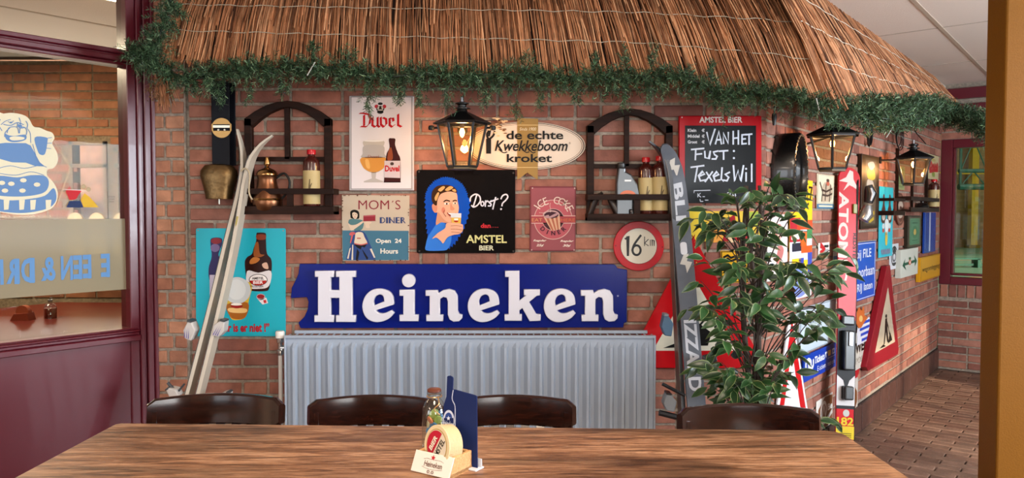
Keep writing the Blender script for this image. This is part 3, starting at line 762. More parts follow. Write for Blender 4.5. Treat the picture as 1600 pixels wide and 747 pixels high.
r_ = thing('gym_bench', 'long low teal gym bench standing on the green hall floor', 'bench', loc=(hp(1525, 418, 17.7).x, 17.7, 0))
x0, x1 = hp(1470, 418, 17.7).x, hp(1610, 418, 17.7).x; zt = hp(1500, 404, 17.7).z
b = MB(); b.box(((x0 + x1) / 2, 17.7, zt), (x1 - x0, .25, .04)); b.build('seat', TE, r_)
b = MB(); b.box(((x0 + x1) / 2, 17.7, .07), (x1 - x0, .04, .05)); b.build('rail', TE, r_)
for px in (1474, 1525, 1590): x_ = hp(px, 418, 17.7).x; b = MB(); b.box((x_, 17.7, zt / 2), (.07, .25, zt)); b.build('leg', TE, r_)
b = MB()
for z_, y_ in ((0, 15), (0, 20.5), (0, 24)): b.box((20, y_, .0055), (24, .06, .003), None)
lo = b.build('floor_line', mat('c25a38', .4)); lo.rotation_euler = (0, 0, 0); struct(lo, 'orange court lines')

# ================================================================= YELLOW PILLAR
pc = V((1.545 + .055, 2.42, 0))
r_ = thing('pillar', 'ochre yellow painted square steel pillar at the right', 'pillar', loc=(1.60, 2.42, 0))
b = MB(); b.box((1.60, 2.42, HC / 2), (.098, .098, HC)); b.build('shaft', mat('6a430e', .55, name='ochre_paint', spec=.1, bump=.12, bscale=200, var=.06), r_, bevel=.006, seg=2)
b = MB(); b.box((1.60, 2.42, .006), (.16, .16, .012)); b.build('base_plate', mat('6b4a1e', .5), r_)

# ================================================================= TABLE
TZ = .75
M_table = bpy.data.materials.new('table_laminate'); M_table.use_nodes = True; n_ = M_table.node_tree; b_ = n_.nodes['Principled BSDF']; LK = n_.links
tc = n_.nodes.new('ShaderNodeNewGeometry')
def nz_(scale, mapping, det=8, dist=.5, rough=.6):
    mp = n_.nodes.new('ShaderNodeMapping'); mp.inputs['Scale'].default_value = mapping; LK.new(tc.outputs['Position'], mp.inputs[0])
    z = n_.nodes.new('ShaderNodeTexNoise'); z.inputs['Scale'].default_value = scale; z.inputs['Detail'].default_value = det; z.inputs['Distortion'].default_value = dist; z.inputs['Roughness'].default_value = rough
    LK.new(mp.outputs[0], z.inputs['Vector']); return z.outputs['Fac']
def ramp_(src, stops):
    cr = n_.nodes.new('ShaderNodeValToRGB'); e = cr.color_ramp.elements
    while len(e) < len(stops): e.new(.5)
    for i, (p, c) in enumerate(stops): e[i].position = p; e[i].color = lin(c)
    LK.new(src, cr.inputs[0]); return cr.outputs[0]
big = ramp_(nz_(1.6, (.9, 3.2, 1), 3, .3), [(.36, '8c7c70'), (.55, 'ffffff')])
base = ramp_(nz_(3.0, (.7, 5, 1)), [(.33, '86684f'), (.5, 'aa8060'), (.66, 'c09878')])
streak = ramp_(nz_(5, (1.0, 10, 1), 10, 1.4, .68), [(.36, '54402f'), (.47, 'b8a290'), (.58, 'ffffff')])
fine = ramp_(nz_(22, (1.2, 20, 1), 6, .2), [(.3, '9a8c82'), (.58, 'ffffff')])
mx = n_.nodes.new('ShaderNodeMix'); mx.data_type = 'RGBA'; mx.blend_type = 'MULTIPLY'; mx.inputs[0].default_value = .85; LK.new(base, mx.inputs[6]); LK.new(streak, mx.inputs[7])
mx2 = n_.nodes.new('ShaderNodeMix'); mx2.data_type = 'RGBA'; mx2.blend_type = 'MULTIPLY'; mx2.inputs[0].default_value = .8; LK.new(mx.outputs[2], mx2.inputs[6]); LK.new(fine, mx2.inputs[7])
mx3 = n_.nodes.new('ShaderNodeMix'); mx3.data_type = 'RGBA'; mx3.blend_type = 'MULTIPLY'; mx3.inputs[0].default_value = .8; LK.new(mx2.outputs[2], mx3.inputs[6]); LK.new(big, mx3.inputs[7]); LK.new(mx3.outputs[2], b_.inputs['Base Color']); b_.inputs['Roughness'].default_value = .42; b_.inputs['Specular IOR Level'].default_value = .5
bp = n_.nodes.new('ShaderNodeBump'); bp.inputs['Strength'].default_value = .15; bp.inputs['Distance'].default_value = .001; LK.new(fine, bp.inputs['Height']); LK.new(bp.outputs[0], b_.inputs['Normal'])
fl_, fr_ = at_z(183, 661, TZ), at_z(1308, 672.5, TZ)
tb = thing('dining_table', 'long wooden table top with brown and grey grain in the foreground', 'table', loc=(-.1, 1.45, 0))
xl, xr = fl_.x, fr_.x; c_ = .035
top = [(xl, 1.02), (xr - c_, 1.02), (xr, 1.02 + c_), (xr + .004, fr_.y - c_), (xr - .008, fr_.y - .008), (xr - c_, fr_.y), (xl + c_ / 3, fl_.y), (xl, fl_.y - c_ / 3)]
b = MB(); b.prism(top, TZ - .03, TZ); b.build('tabletop', M_table, tb, bevel=.003, seg=2)
M_leg = mat('16110e', .4)
for x_ in (xl + .1, xr - .16):
    for y_ in (1.12, 1.72): b = MB(); b.box((x_, y_, (TZ - .04) / 2), (.07, .07, TZ - .04)); b.build('leg', M_leg, tb, bevel=.004)
b = MB()
for q in (((xl + xr) / 2, 1.12, xr - xl - .4, .025), ((xl + xr) / 2, 1.72, xr - xl - .4, .025)): b.box((q[0], q[1], TZ - .07), (q[2], q[3], .07))
b.build('apron', M_leg, tb)

# ================================================================= CHAIRS
def chair(pxl, pxr, ytop, yc, label, tilt=0, first=[None]):
    L_, R_ = at_y(pxl, ytop, yc), at_y(pxr, ytop, yc); cx = (L_.x + R_.x) / 2; W = R_.x - L_.x
    M = Matrix.Translation(V((cx, yc, 0))) @ Matrix.Rotation(tilt, 4, 'Z')
    r_ = thing('bentwood_chair', label, 'chair', M=M, group='varnished chairs along the table')
    zt = at_y((pxl + pxr) / 2, ytop - 3, yc + .03).z
    # curved top rail: hollow side towards the table
    hw_ = W / 2; path = []; fr = []; sec = []
    n = 20
    for i in range(n + 1):
        s_ = -1 + 2 * i / n; x = hw_ * s_; y = .055 * (1 - s_ * s_) - .01
        path.append(V((x, y, zt - .037))); ang = math.atan2(-.11 * s_ / hw_, 1)
        fr.append((V((-math.sin(ang), math.cos(ang), -.13)).normalized(), V((0, .13, .99))))
        e = 1 - max(0, abs(s_) - .9) / .1 * .38; hh = .036 * e; top_ = .036 * e + .005 * (1 - s_ * s_)
        th = .013
        sec.append([(-th, -hh), (-th * .6, -hh - .004), (th * .6, -hh - .004), (th, -hh), (th, top_), (th * .5, top_ + .006), (-th * .5, top_ + .006), (-th, top_)])
    b = MB(); b.sweep(path, fr, sec); o = b.build('top_rail', M_chair, r_, local=True, smooth=True)
    for k in range(7):
        x = (-.72 + 1.44 * k / 6) * hw_; y = .055 * (1 - (x / hw_) ** 2) - .01
        b = MB(); b.sweep([V((x, y, zt - .06)), V((x, y * .8 - .02, .62)), V((x * .95, -.015, .47))], [(V((1, 0, 0)), V((0, 1, 0)))] * 3, [(-.012, -.005), (.012, -.005), (.012, .005), (-.012, .005)])
        b.build('slat', M_chair, r_, local=True)
    for sx in (-1, 1):
        x = sx * hw_ * .9; b = MB(); b.tube([(x, -.0, zt - .03), (x, -.012, .6), (x * .97, -.02, .45), (x * 1.02, .04, .0)], [.014, .016, .018, .013], 8); b.build('leg', M_chair, r_, local=True, smooth=True)
        b = MB(); b.tube([(x * .95, -.36, .44), (x, -.39, 0)], [.018, .013], 8); b.build('leg', M_chair, r_, local=True, smooth=True)
    pts = smooth_pts([(-hw_ * .92, 0), (-hw_ * .98, -.2), (-hw_ * .9, -.38), (0, -.41), (hw_ * .9, -.38), (hw_ * .98, -.2), (hw_ * .92, 0), (0, .02)], 4)
    b = MB(); b.prism(pts, .44, .465); b.build('seat', M_chair, r_, local=True, bevel=.005)
    return r_
chair(232, 441, 625, 2.13, 'dark varnished chair furthest left, in front of the skis and bordeaux frame', R(1.5))
chair(483, 690, 627, 2.13, 'dark varnished chair in front of the radiator, left of the menu holder')
chair(697, 897, 627, 2.13, 'dark varnished chair in front of the radiator, right of the menu holder')
chair(1062, 1278, 641, 2.1, 'dark varnished chair furthest right, in front of the leafy ficus', R(-2.5))

# ================================================================= RADIATOR
RY = 3.07
x0, x1 = at_y(447, 523, RY).x, at_y(1022, 523, RY).x; zt = at_y(700, 526, RY).z
ra = thing('radiator', 'white ribbed panel radiator under the blue sign', 'radiator', loc=((x0 + x1) / 2, RY, .14))
M_rad = mat('96a2b2', .3, name='radiator_enamel')
# pressed front panel: profile along x, swept in z
NF = 31; pitch = (x1 - x0 - .02) / NF; zs = [(.14, .0), (.165, .0), (.185, 1), (zt - .045, 1), (zt - .022, 0), (zt - .006, 0)]
cols = []
for i in range(NF):
    xb = x0 + .01 + i * pitch
    for f, dpt in ((0, 0), (.10, 0), (.42, 1), (.62, 1), (.78, 0)): cols.append((xb + f * pitch, dpt))
cols.append((x1 - .01, 0)); cols = [(x0, 0)] + cols + [(x1, 0)]
b = MB(); vs = []; K = len(cols)
for z_, am in zs: vs += [V((x, RY - .019 * d_ * am, z_)) for x, d_ in cols]
b.add(vs, [(i * K + j, i * K + j + 1, (i + 1) * K + j + 1, (i + 1) * K + j) for i in range(len(zs) - 1) for j in range(K - 1)])
o = b.build('front_panel', M_rad, ra)
b = MB()
for x_ in (x0 - .004, x1): b.box((x_ + .002, RY + .03, (zt + .14) / 2), (.008, .085, zt - .14))
b.build('side_cover', M_rad, ra, bevel=.002)
b = MB(); b.box(((x0 + x1) / 2, RY - .004, zt), (x1 - x0 + .012, .016, .012)); b.box(((x0 + x1) / 2, RY + .07, zt + .008), (x1 - x0 - .03, .012, .014))
for i in range(48): b.box((x0 + .03 + i * (x1 - x0 - .06) / 47, RY + .034, zt + .0), (.006, .07, .006))
b.build('top_grille', M_rad, ra, bevel=.002)
b = MB(); b.box(((x0 + x1) / 2, RY + .07, .45), (x1 - x0 - .03, .012, zt - .14)); b.build('rear_panel', M_rad, ra)
px_ = at_y(438, 560, RY + .02).x
M_pipe = mat('b6b0aa', .35); M_chrome = mat('c8c8c8', .15, 1)
b = MB(); b.tube([(px_, RY + .02, 0), (px_, RY + .02, zt - .05)], .0085, 12); b.build('pipe', M_pipe, ra, smooth=True)
zv = zt - .03
b = MB(); b.lathe([(.011, -.05), (.014, -.045), (.014, -.03), (.009, -.025), (.009, 0), (.014, .003), (.014, .02)], (px_, RY + .02, zv), 12); b.tube([(px_, RY + .02, zv - .02), (x0 + .004, RY + .02, zv - .02)], .009, 10)
b.build('valve', M_chrome, ra, smooth=True)
b = MB(); b.lathe([(.012, .018), (.018, .022), (.019, .045), (.016, .05)], (px_, RY + .02, zv), 16); b.build('valve_cap', mat('d5d2cc', .4), ra, smooth=True)

# ================================================================= BLUE SIGN WITH RAISED LETTERS
ZH = (440, 390, 2.6667)
out = [(75, 60), (1388, 62), (1400, 78), (1440, 84), (1438, 303), (1427, 306), (1424, 325), (78, 328), (70, 305), (95, 280), (108, 250), (112, 218), (105, 198), (38, 203), (42, 160), (62, 120), (70, 100)]
hs = Sign(PF, 'raised_letter_sign', 'big blue board with raised white Heineken letters above the radiator', 'sign', outline=out, zm=ZH, c=.004, t=.018, col='0a1a6e', rough=.18, bevel=.002)
def enc(pts, dx=0): return [(x + dx, y) for x, y in pts]
Hh = [(145, 88), (222, 88), (222, 112), (209, 112), (209, 168), (246, 168), (246, 112), (232, 112), (232, 88), (312, 88), (312, 112), (298, 112), (298, 272), (312, 272), (312, 298), (232, 298), (232, 272), (246, 272), (246, 198), (209, 198), (209, 272), (222, 272), (222, 298), (143, 298), (143, 272), (158, 272), (158, 112), (145, 112)]
ii = [(495, 166), (556, 166), (556, 270), (572, 270), (572, 295), (495, 295), (495, 270), (511, 270), (511, 190), (495, 190)]
nn = [(603, 168), (652, 168), (656, 181), (675, 168), (700, 163), (722, 170), (734, 190), (735, 215), (735, 252), (741, 266), (754, 270), (753, 283), (741, 295), (718, 297), (702, 288), (695, 268), (695, 215), (690, 198), (676, 194), (662, 203), (661, 225), (661, 270), (674, 270), (674, 295), (606, 295), (606, 270), (620, 270), (620, 190), (603, 190)]
eo = smooth_pts([(471, 222), (466, 192), (448, 171), (415, 162), (382, 167), (357, 187), (343, 218), (343, 250), (357, 280), (385, 297), (420, 297), (452, 283), (472, 262)], 4, closed=False) + [(462, 251)] + smooth_pts([(455, 254), (430, 264), (408, 262), (394, 250)], 3, closed=False) + [(470, 226)]
ei = smooth_pts([(390, 232), (387, 212), (396, 192), (414, 184), (428, 192), (432, 210)], 3, closed=False) + [(432, 214)]
kk = [(932, 88), (990, 88), (990, 213), (1020, 188), (1010, 188), (1010, 165), (1075, 165), (1075, 188), (1062, 190), (1030, 216), (1060, 267), (1078, 268), (1078, 293), (1033, 295), (1003, 240), (990, 250), (990, 268), (1000, 268), (1000, 293), (930, 293), (930, 268), (947, 268), (947, 112), (932, 112)]
M_let = mat('cfcfda', .28, name='raised_letter_white', coat=.3)
def letter(outs):
    c = bpy.data.curves.new('l', 'CURVE'); c.dimensions = '2D'; c.fill_mode = 'BOTH'; c.extrude = .010; c.bevel_depth = .003; c.bevel_resolution = 1; c.offset = -.002
    for pts in outs:
        s_ = c.splines.new('POLY'); q = [hs.map(*p) for p in pts]; s_.points.add(len(q) - 1)
        for i, p in enumerate(q): s_.points[i].co = (p[0], p[1], 0, 1)
        s_.use_cyclic_u = True
    o = bpy.data.objects.new('l', c); me = o.to_mesh().copy(); o.to_mesh_clear(); bpy.data.objects.remove(o); bpy.data.curves.remove(c)
    me.name = 'raised_letter'; me.materials.clear(); me.materials.append(M_let)
    for v in me.vertices: v.co.z += hs.t + .0115
    o = bpy.data.objects.new('raised_letter', me); COL.objects.link(o); o.parent = hs.root
letter([Hh]); letter([eo, ei]); letter([ii]); letter([ell(532, 128, 27, 27, 24)]); letter([nn])
letter([enc(eo, 436), enc(ei, 436)]); letter([kk]); letter([enc(eo, 751), enc(ei, 751)]); letter([enc(nn, 643)])
for p in ((229, 200), (1401, 193)): hs.ell(*p, 4, 4, '8a90b0', 2, 10)
hs.done()

# ================================================================= ENAMEL SIGNS, FRONT WALL
# turquoise poster with bottles
s = Sign(PF, 'beer_poster', 'turquoise metal poster of two brown bottles and a beer glass, behind the left skis', 'poster', outline=rrect(25, 28, 607, 728, 12), zm=(300, 350, 4.147), c=.002, t=.003, col='1f9fb0', rough=.3)
BR = '2a0e08'
def bottle(s, dx, dy, sc, col=BR, lab='d9cfc8', tilt=0):
    f = lambda pts: [(dx + x * sc, dy + y * sc) for x, y in pts]
    s.blob(f([(418, 62), (430, 56), (465, 56), (480, 66), (480, 110), (486, 190), (512, 225), (518, 270), (512, 340), (500, 420), (470, 436), (390, 434), (358, 418), (350, 340), (342, 250), (358, 215), (388, 195), (402, 150), (416, 110)]), col, 1)
bottle(s, 0, 0, 1)
s.blob([(420, 70), (475, 70), (474, 100), (424, 100)], '7a3018', 2); s.blob([(410, 130), (430, 120), (440, 190), (470, 200), (440, 215), (400, 205)], '8a4a20', 2); s.blob([(375, 240), (400, 215), (440, 225), (420, 250), (380, 260)], 'b06a30', 2)
s.blob([(455, 260), (485, 250), (495, 290), (465, 285)], 'c9a08a', 2)
s.blob([(358, 305), (430, 316), (512, 305), (500, 400), (440, 420), (362, 408)], 'cfc8c8', 2)
s.ell(430, 362, 60, 38, '1a1010', 3); s.ell(430, 362, 56, 34, 'e0d8d4', 4); s.poly(ell(430, 366, 54, 31, 20, 0, 180), 'a02018', 5)
s.text('AMSTEL', 390, 344, 468, 360, '202020', 6); s.text('BIER', 398, 370, 462, 388, 'f0e8e4', 6); s.text('PILSENER', 380, 398, 466, 410, '404040', 6, .0)
s.blob([(128, 92), (190, 92), (196, 130), (180, 170), (175, 210), (240, 250), (246, 330), (246, 480), (200, 485), (120, 380), (108, 290), (128, 210), (120, 130)], '2c2450', 1)
s.ell(158, 110, 34, 20, '7a2028', 3); s.ell(150, 155, 30, 26, '6a5a80', 2); s.rect(115, 330, 246, 470, 'b0a8b8', 2)
s.blob([(205, 380), (380, 380), (368, 500), (345, 600), (300, 622), (250, 608), (225, 500)], 'c8a83a', 3); s.blob([(228, 520), (362, 510), (350, 600), (298, 618), (248, 600)], '9a5a1e', 4)
s.blob([(240, 545), (350, 548), (345, 575), (250, 572)], 'd9b070', 5)
s.ell(294, 430, 88, 86, 'b9bcbc', 5); s.ell(290, 425, 60, 66, 'c8cac8', 6); s.poly(ell(292, 528, 40, 18, 20, 0, 180), '8a1818', 7); s.ell(290, 520, 36, 8, 'e0d8cc', 7)
s.ell(446, 472, 28, 20, 'b8a8a8', 2); s.ell(446, 470, 24, 14, '8a1c20', 3); s.poly([(428, 490), (482, 478), (494, 512), (458, 522)], 'd5cccc', 2); s.poly([(462, 495), (480, 490), (484, 510), (468, 514)], 'b03030', 3)
s.text('Beter is er niet !”', 140, 642, 502, 700, 'a81822', 3, .035)
s.bolts([(40, 42), (592, 44)], 5); s.done()

# white ale poster
s = Sign(PF, 'ale_poster', 'white framed metal sign with red Duvel lettering, a goblet and a bottle', 'sign', outline=rrect(72, 22, 545, 712, 6), zm=(530, 145, 4.667), c=.004, t=.012, col='b9b4b4', rough=.25, bevel=.003)
s.rect(88, 32, 528, 700, 'd4cccc', 1); s.frame(86, 30, 530, 702, 3, '5a5550', 2)
RD = 'b3161c'
for st in ([(152, 150), (180, 150), (215, 158), (228, 185), (222, 225), (198, 248), (160, 246)], [(182, 165), (182, 240)], [(243, 182), (243, 238), (262, 250)], [(262, 250), (276, 236)], [(281, 180), (281, 240), (294, 250)], [(303, 180), (305, 232), (325, 250)], [(325, 250), (345, 228), (342, 192), (322, 182)], [(368, 186), (368, 236), (386, 250), (402, 236)], [(368, 188), (392, 186), (396, 206), (370, 222)], [(430, 158), (430, 236), (452, 248)]):
    s.stroke(st, 19, RD, 3, nib=30)
for x, y, r1, r2, h_ in ((300, 80, 18, 10, '22201c'), (272, 100, 14, 14, 'b03038'), (330, 100, 14, 14, 'b03038'), (300, 118, 30, 22, '2a2620'), (300, 140, 24, 14, '22201c'), (284, 108, 8, 12, 'd8ccc0'), (316, 108, 8, 12, 'd8ccc0'), (300, 126, 22, 4, 'c8b8a8')): s.ell(x, y, r1, r2, h_, 2 + (h_[0] in 'dbc'), 12)
s.text('ANNO', 200, 110, 236, 120, '8a8078', 2, 0); s.text('1871', 362, 110, 398, 120, '8a8078', 2, 0)
s.blob([(180, 350), (324, 350), (318, 410), (338, 480), (330, 540), (295, 572), (270, 582), (236, 582), (205, 570), (170, 535), (162, 480), (184, 410)], 'b5ab9f', 2)
s.blob([(164, 474), (338, 474), (330, 540), (295, 570), (252, 580), (205, 568), (170, 535)], 'c98a3c', 3); s.blob([(185, 385), (318, 385), (330, 445), (334, 472), (168, 472), (172, 445)], 'aaa29c', 3)
s.ell(252, 351, 72, 7, 'd8d2cc', 4); s.text('Duvel', 210, 455, 290, 474, '9a6858', 4, .01); s.poly([(234, 580), (270, 580), (266, 625), (320, 645), (320, 654), (180, 654), (180, 645), (238, 625)], 'b0a8a0', 2)
s.blob([(190, 490), (215, 490), (225, 550), (200, 545)], 'dba65a', 4)
s.blob([(362, 338), (385, 332), (410, 338), (408, 380), (428, 440), (447, 490), (448, 640), (440, 650), (335, 650), (328, 640), (340, 490), (348, 440), (368, 400)], '3a1410', 4)
s.blob([(362, 420), (380, 400), (392, 460), (385, 490), (352, 488)], '8a4426', 5); s.poly([(330, 496), (447, 496), (446, 622), (330, 618)], 'c8b8ba', 5); s.text('Duvel', 334, 530, 440, 575, RD, 6, .035); s.ell(386, 518, 14, 12, '4a3a34', 6, 12)
s.done()

# diner sign with waitress
s = Sign(PF, 'waitress_sign', "square tin sign reading MOM'S DINER Open 24 Hours with a waitress", 'sign', outline=[(28, 30), (745, 38), (742, 728), (30, 732)], zm=(530, 300, 6.79), c=.002, t=.003, col='b7a894', rough=.5)
s.poly([(33, 408), (736, 412), (736, 722), (36, 726)], '3f6a80', 1)
s.text("MOM´S", 205, 88, 650, 185, '7e2430', 2, -.006)
for i, (ch, x0_, x1_) in enumerate((('D', 432, 488), ('I', 498, 512), ('N', 526, 588), ('E', 598, 642), ('R', 650, 706))):
    s.text(ch, x0_, 268, x1_, 332, '2e3f6a', 2, .0); s.rect(x0_, 268, x0_ + 20, 332, '2e3f6a', 3)
s.text('Open  24', 388, 495, 662, 555, 'd4d2c6', 2, .03); s.text('Hours', 438, 600, 625, 655, 'd4d2c6', 2, .03)
s.blob([(120, 250), (122, 205), (165, 188), (208, 210), (214, 265), (200, 285), (130, 280)], '15120f', 2)
s.blob([(140, 225), (165, 215), (195, 235), (190, 270), (170, 288), (145, 265)], 'c9b49e', 3)
for q in ((150, 240, 5, 3), (178, 240, 5, 3)): s.ell(*q, '2a1c18', 4, 8)
s.ell(168, 266, 8, 3, 'a04040', 4, 8)
s.blob([(105, 295), (150, 285), (200, 290), (245, 300), (262, 330), (240, 400), (170, 412), (140, 380), (100, 350)], '4d7276', 2)
s.blob([(95, 330), (125, 350), (180, 345), (245, 310), (262, 318), (190, 375), (130, 410), (112, 380)], 'c9b49e', 3)
s.blob([(255, 310), (325, 312), (345, 325), (320, 345), (325, 380), (285, 378), (275, 345)], 'c9b49e', 2)
s.poly([(258, 250), (385, 243), (385, 305), (400, 308), (250, 312), (258, 300)], '852832', 3); s.poly([(262, 254), (380, 247), (380, 256), (262, 262)], 'a8505a', 4)
s.blob([(150, 425), (262, 425), (330, 560), (385, 700), (320, 722), (120, 722), (75, 700), (120, 560)], '2c4378', 2)
for q in ([(140, 560), (150, 560), (148, 720), (130, 720)], [(325, 605), (345, 600), (385, 695), (370, 700)], [(110, 600), (125, 590), (100, 710), (85, 705)]): s.poly(q, 'c9c0ae', 3)
for q in ([(190, 600), (215, 640), (200, 720), (175, 720)], [(240, 600), (310, 700), (295, 720), (262, 660)], [(160, 555), (300, 545), (270, 590), (240, 580), (230, 610), (190, 590)]): s.poly(q, '15131a', 3)
s.blob([(180, 432), (245, 430), (270, 480), (298, 545), (240, 560), (165, 548), (168, 490)], 'cbbba5', 4); s.stroke([(165, 548), (235, 560), (298, 545)], 12, 'b45a58', 5, let=False, sm=True)
s.blob([(108, 445), (130, 425), (170, 430), (165, 450), (120, 462)], 'b8585a', 4); s.poly([(130, 460), (150, 458), (125, 545), (115, 540)], 'b8585a', 4); s.rect(190, 485, 230, 497, 'a85050', 5)
rnd = random.Random(2)
for i in range(46):
    e_ = rnd.random()
    x, y = rnd.choice(((rnd.uniform(34, 740), rnd.choice((38, 724))), (rnd.choice((36, 736)), rnd.uniform(40, 720)))); s.ell(x, y, rnd.uniform(3, 12), rnd.uniform(3, 8), rnd.choice(('5a3a2e', '6d4a3c')), 4, 6)
s.done()

# black beer sign, man drinking
s = Sign(PF, 'thirst_sign', 'black enamel sign reading Dorst? with a man drinking beer on blue', 'sign', outline=rrect(6, 18, 852, 734, 14), zm=(650, 262, 5.494), c=.004, t=.006, col='0b0a0c', rough=.12, bevel=.002)
halo = []
for i in range(120):
    a = 2 * math.pi * i / 120; r_ = 1 + (.045 if i % 2 else -.02) + random.uniform(-.01, .02); ca, sa = math.cos(a), math.sin(a)
    if sa < 0: halo.append((262 + 180 * ca * r_, 270 + 185 * sa * r_))
    else: halo.append((270 + 190 * ca * r_ - 60 * sa * sa, 270 + min(430, 445 * sa * r_)))
s.poly(halo, '0f46a8', 1)
s.blob([(90, 710), (85, 660), (105, 590), (150, 520), (190, 470), (250, 480), (300, 560), (300, 640), (270, 700), (220, 712)], '3474cc', 2)
s.blob([(182, 400), (172, 490), (215, 470), (260, 475), (320, 470), (360, 400), (200, 330)], 'c98c6c', 3)
s.blob([(172, 300), (185, 215), (235, 180), (310, 185), (350, 225), (358, 290), (368, 345), (358, 400), (330, 450), (285, 470), (235, 440), (195, 385), (170, 385), (140, 350), (142, 315)], 'd9a284', 4)
s.blob([(140, 320), (160, 312), (182, 330), (180, 370), (165, 388), (142, 360)], 'c98468', 5)
s.blob([(135, 270), (140, 205), (180, 160), (240, 148), (300, 155), (340, 180), (352, 215), (300, 205), (255, 210), (210, 230), (185, 280), (178, 325), (150, 310)], '3a2418', 6)
for q in ([(190, 190), (230, 160), (250, 170), (215, 205)], [(250, 190), (290, 160), (320, 172), (275, 200)], [(160, 260), (185, 215), (200, 222), (175, 285)], [(310, 190), (335, 185), (345, 205), (325, 205)]): s.blob(q, 'c99a5e', 7)
for st, w_ in (([(240, 292), (262, 280), (290, 288)], 10), ([(318, 288), (335, 280), (350, 285)], 9)): s.stroke(st, w_, '2a1810', 7, let=False, sm=True)
s.ell(262, 310, 20, 8, 'efe4dc', 7, 14); s.ell(265, 310, 8, 8, '2a1a14', 8, 12); s.ell(335, 306, 16, 7, 'efe4dc', 7, 14); s.ell(336, 306, 7, 7, '2a1a14', 8, 12)
s.blob([(298, 300), (312, 330), (332, 352), (318, 366), (295, 358)], 'c58668', 6); s.blob([(268, 385), (310, 395), (345, 388), (330, 412), (300, 418), (278, 405)], '8a3028', 7); s.blob([(275, 388), (310, 395), (338, 390), (318, 402), (295, 402)], 'f2ece4', 8)
s.ell(235, 365, 16, 26, 'cf7e66', 5, 14); s.stroke([(245, 365), (238, 390), (258, 420)], 5, '8a4a38', 7, let=False, sm=True)
s.poly([(298, 390), (390, 392), (385, 480), (308, 480)], 'd0a84a', 8); s.poly([(298, 390), (390, 392), (389, 430), (300, 428)], 'c9cdd2', 9); s.poly(ell(345, 455, 20, 14, 14, 0, 180), 'a02020', 9); s.rect(328, 436, 362, 452, 'e8e0d4', 9)
s.blob([(140, 610), (190, 560), (250, 520), (262, 480), (310, 472), (395, 485), (405, 510), (400, 545), (370, 570), (320, 578), (270, 600), (235, 650), (215, 630), (175, 600)], 'dca486', 10)
for st in ([(300, 500), (350, 498), (395, 505)], [(300, 528), (350, 528), (400, 535)], [(305, 552), (350, 556), (380, 560)]): s.stroke(st, 4, '9a5a44', 11, let=False, sm=True)
WH = 'c9c9d2'
for st in ([(520, 240), (506, 290), (492, 335)], [(465, 288), (472, 252), (510, 228), (545, 245), (552, 285), (528, 322), (495, 338), (478, 326)], [(598, 284), (594, 332)], [(598, 300), (612, 286), (624, 294)], [(648, 284), (630, 300), (644, 312), (640, 328), (620, 328)], [(684, 256), (670, 310), (660, 355)], [(640, 292), (704, 268)], [(730, 268), (745, 240), (775, 230), (788, 252), (770, 280), (744, 305), (738, 328)]): s.stroke(st, 12, WH, 3, sm=True)
s.stroke(ell(570, 310, 13, 19, 12), 11, WH, 3, closed=True); s.ell(730, 356, 8, 8, WH, 3, 12)
s.text('dan', 556, 478, 640, 518, 'c23038', 3, .03); 
for x in (652, 668, 685, 702): s.ell(x, 512, 4, 4, 'a03a40', 3, 8)
s.text('AMSTEL', 430, 578, 780, 648, 'c8c284', 3, .025); s.text('BIER', 542, 668, 670, 710, 'cbc8a8', 3, .03)
for x in range(432, 782, 0x1): break
s.bolts([(26, 34), (836, 46), (30, 716), (836, 718)], 9, '3a3634'); s.done()

# oval croquette sign
ov = ell(508, 298, 580, 235, 64)
s = Sign(PF, 'oval_sign', 'oval cream sign reading de echte Kwekkeboom kroket with gold ribbon', 'sign', outline=ov, zm=(740, 180, 6.222), c=.006, t=.006, col='cbb9a6', rough=.35)
s.ring(ell(508, 298, 568, 228, 64), ell(508, 298, 560, 222, 64), '1a1410', 1); s.ring(ell(508, 298, 548, 212, 64), ell(508, 298, 543, 208, 64), '6a5a48', 1)
s.poly([(424, 30), (628, 35), (624, 628), (522, 560), (424, 630)], '8d6f3a', 3); s.rect(424, 94, 628, 99, 'cbb07a', 4); s.rect(424, 506, 626, 511, 'cbb07a', 4)
s.text('Sinds 1900', 446, 120, 608, 150, 'd9c9a6', 5, .0, shear=.25)
s.text('de echte', 318, 152, 872, 236, '0f0c0a', 6, .02); s.text('Kwekkeboom', 205, 245, 915, 350, '0f0c0a', 6, .015, shear=.28); s.text('kroket', 322, 378, 762, 458, '0f0c0a', 6, .02); s.text('®', 926, 262, 944, 282, '4a4038', 6, 0)
for st in ([(245, 335), (290, 365), (325, 358)], [(475, 335), (510, 362), (540, 358)], [(545, 340), (575, 366), (600, 360)]): s.stroke(st, 9, '0f0c0a', 6, sm=True)
s.rect(122, 230, 170, 374, '15110e', 4)
for st in ([(146, 240), (130, 190), (150, 150)], [(146, 240), (190, 200), (205, 160)], [(150, 200), (160, 150)]): s.stroke(st, 20, '15110e', 4, let=False, sm=True)
rnd = random.Random(8)
for i in range(46):
    x, y = rnd.gauss(215, 70), rnd.gauss(95, 42)
    if x > 318 or y > 220 or x < 60: continue
    s.ell(x, y, rnd.uniform(14, 24), rnd.uniform(5, 9), rnd.choice(('c2a27c', 'd0b48e', '6a4c30')), 5 + i % 4, 8)
s.done()

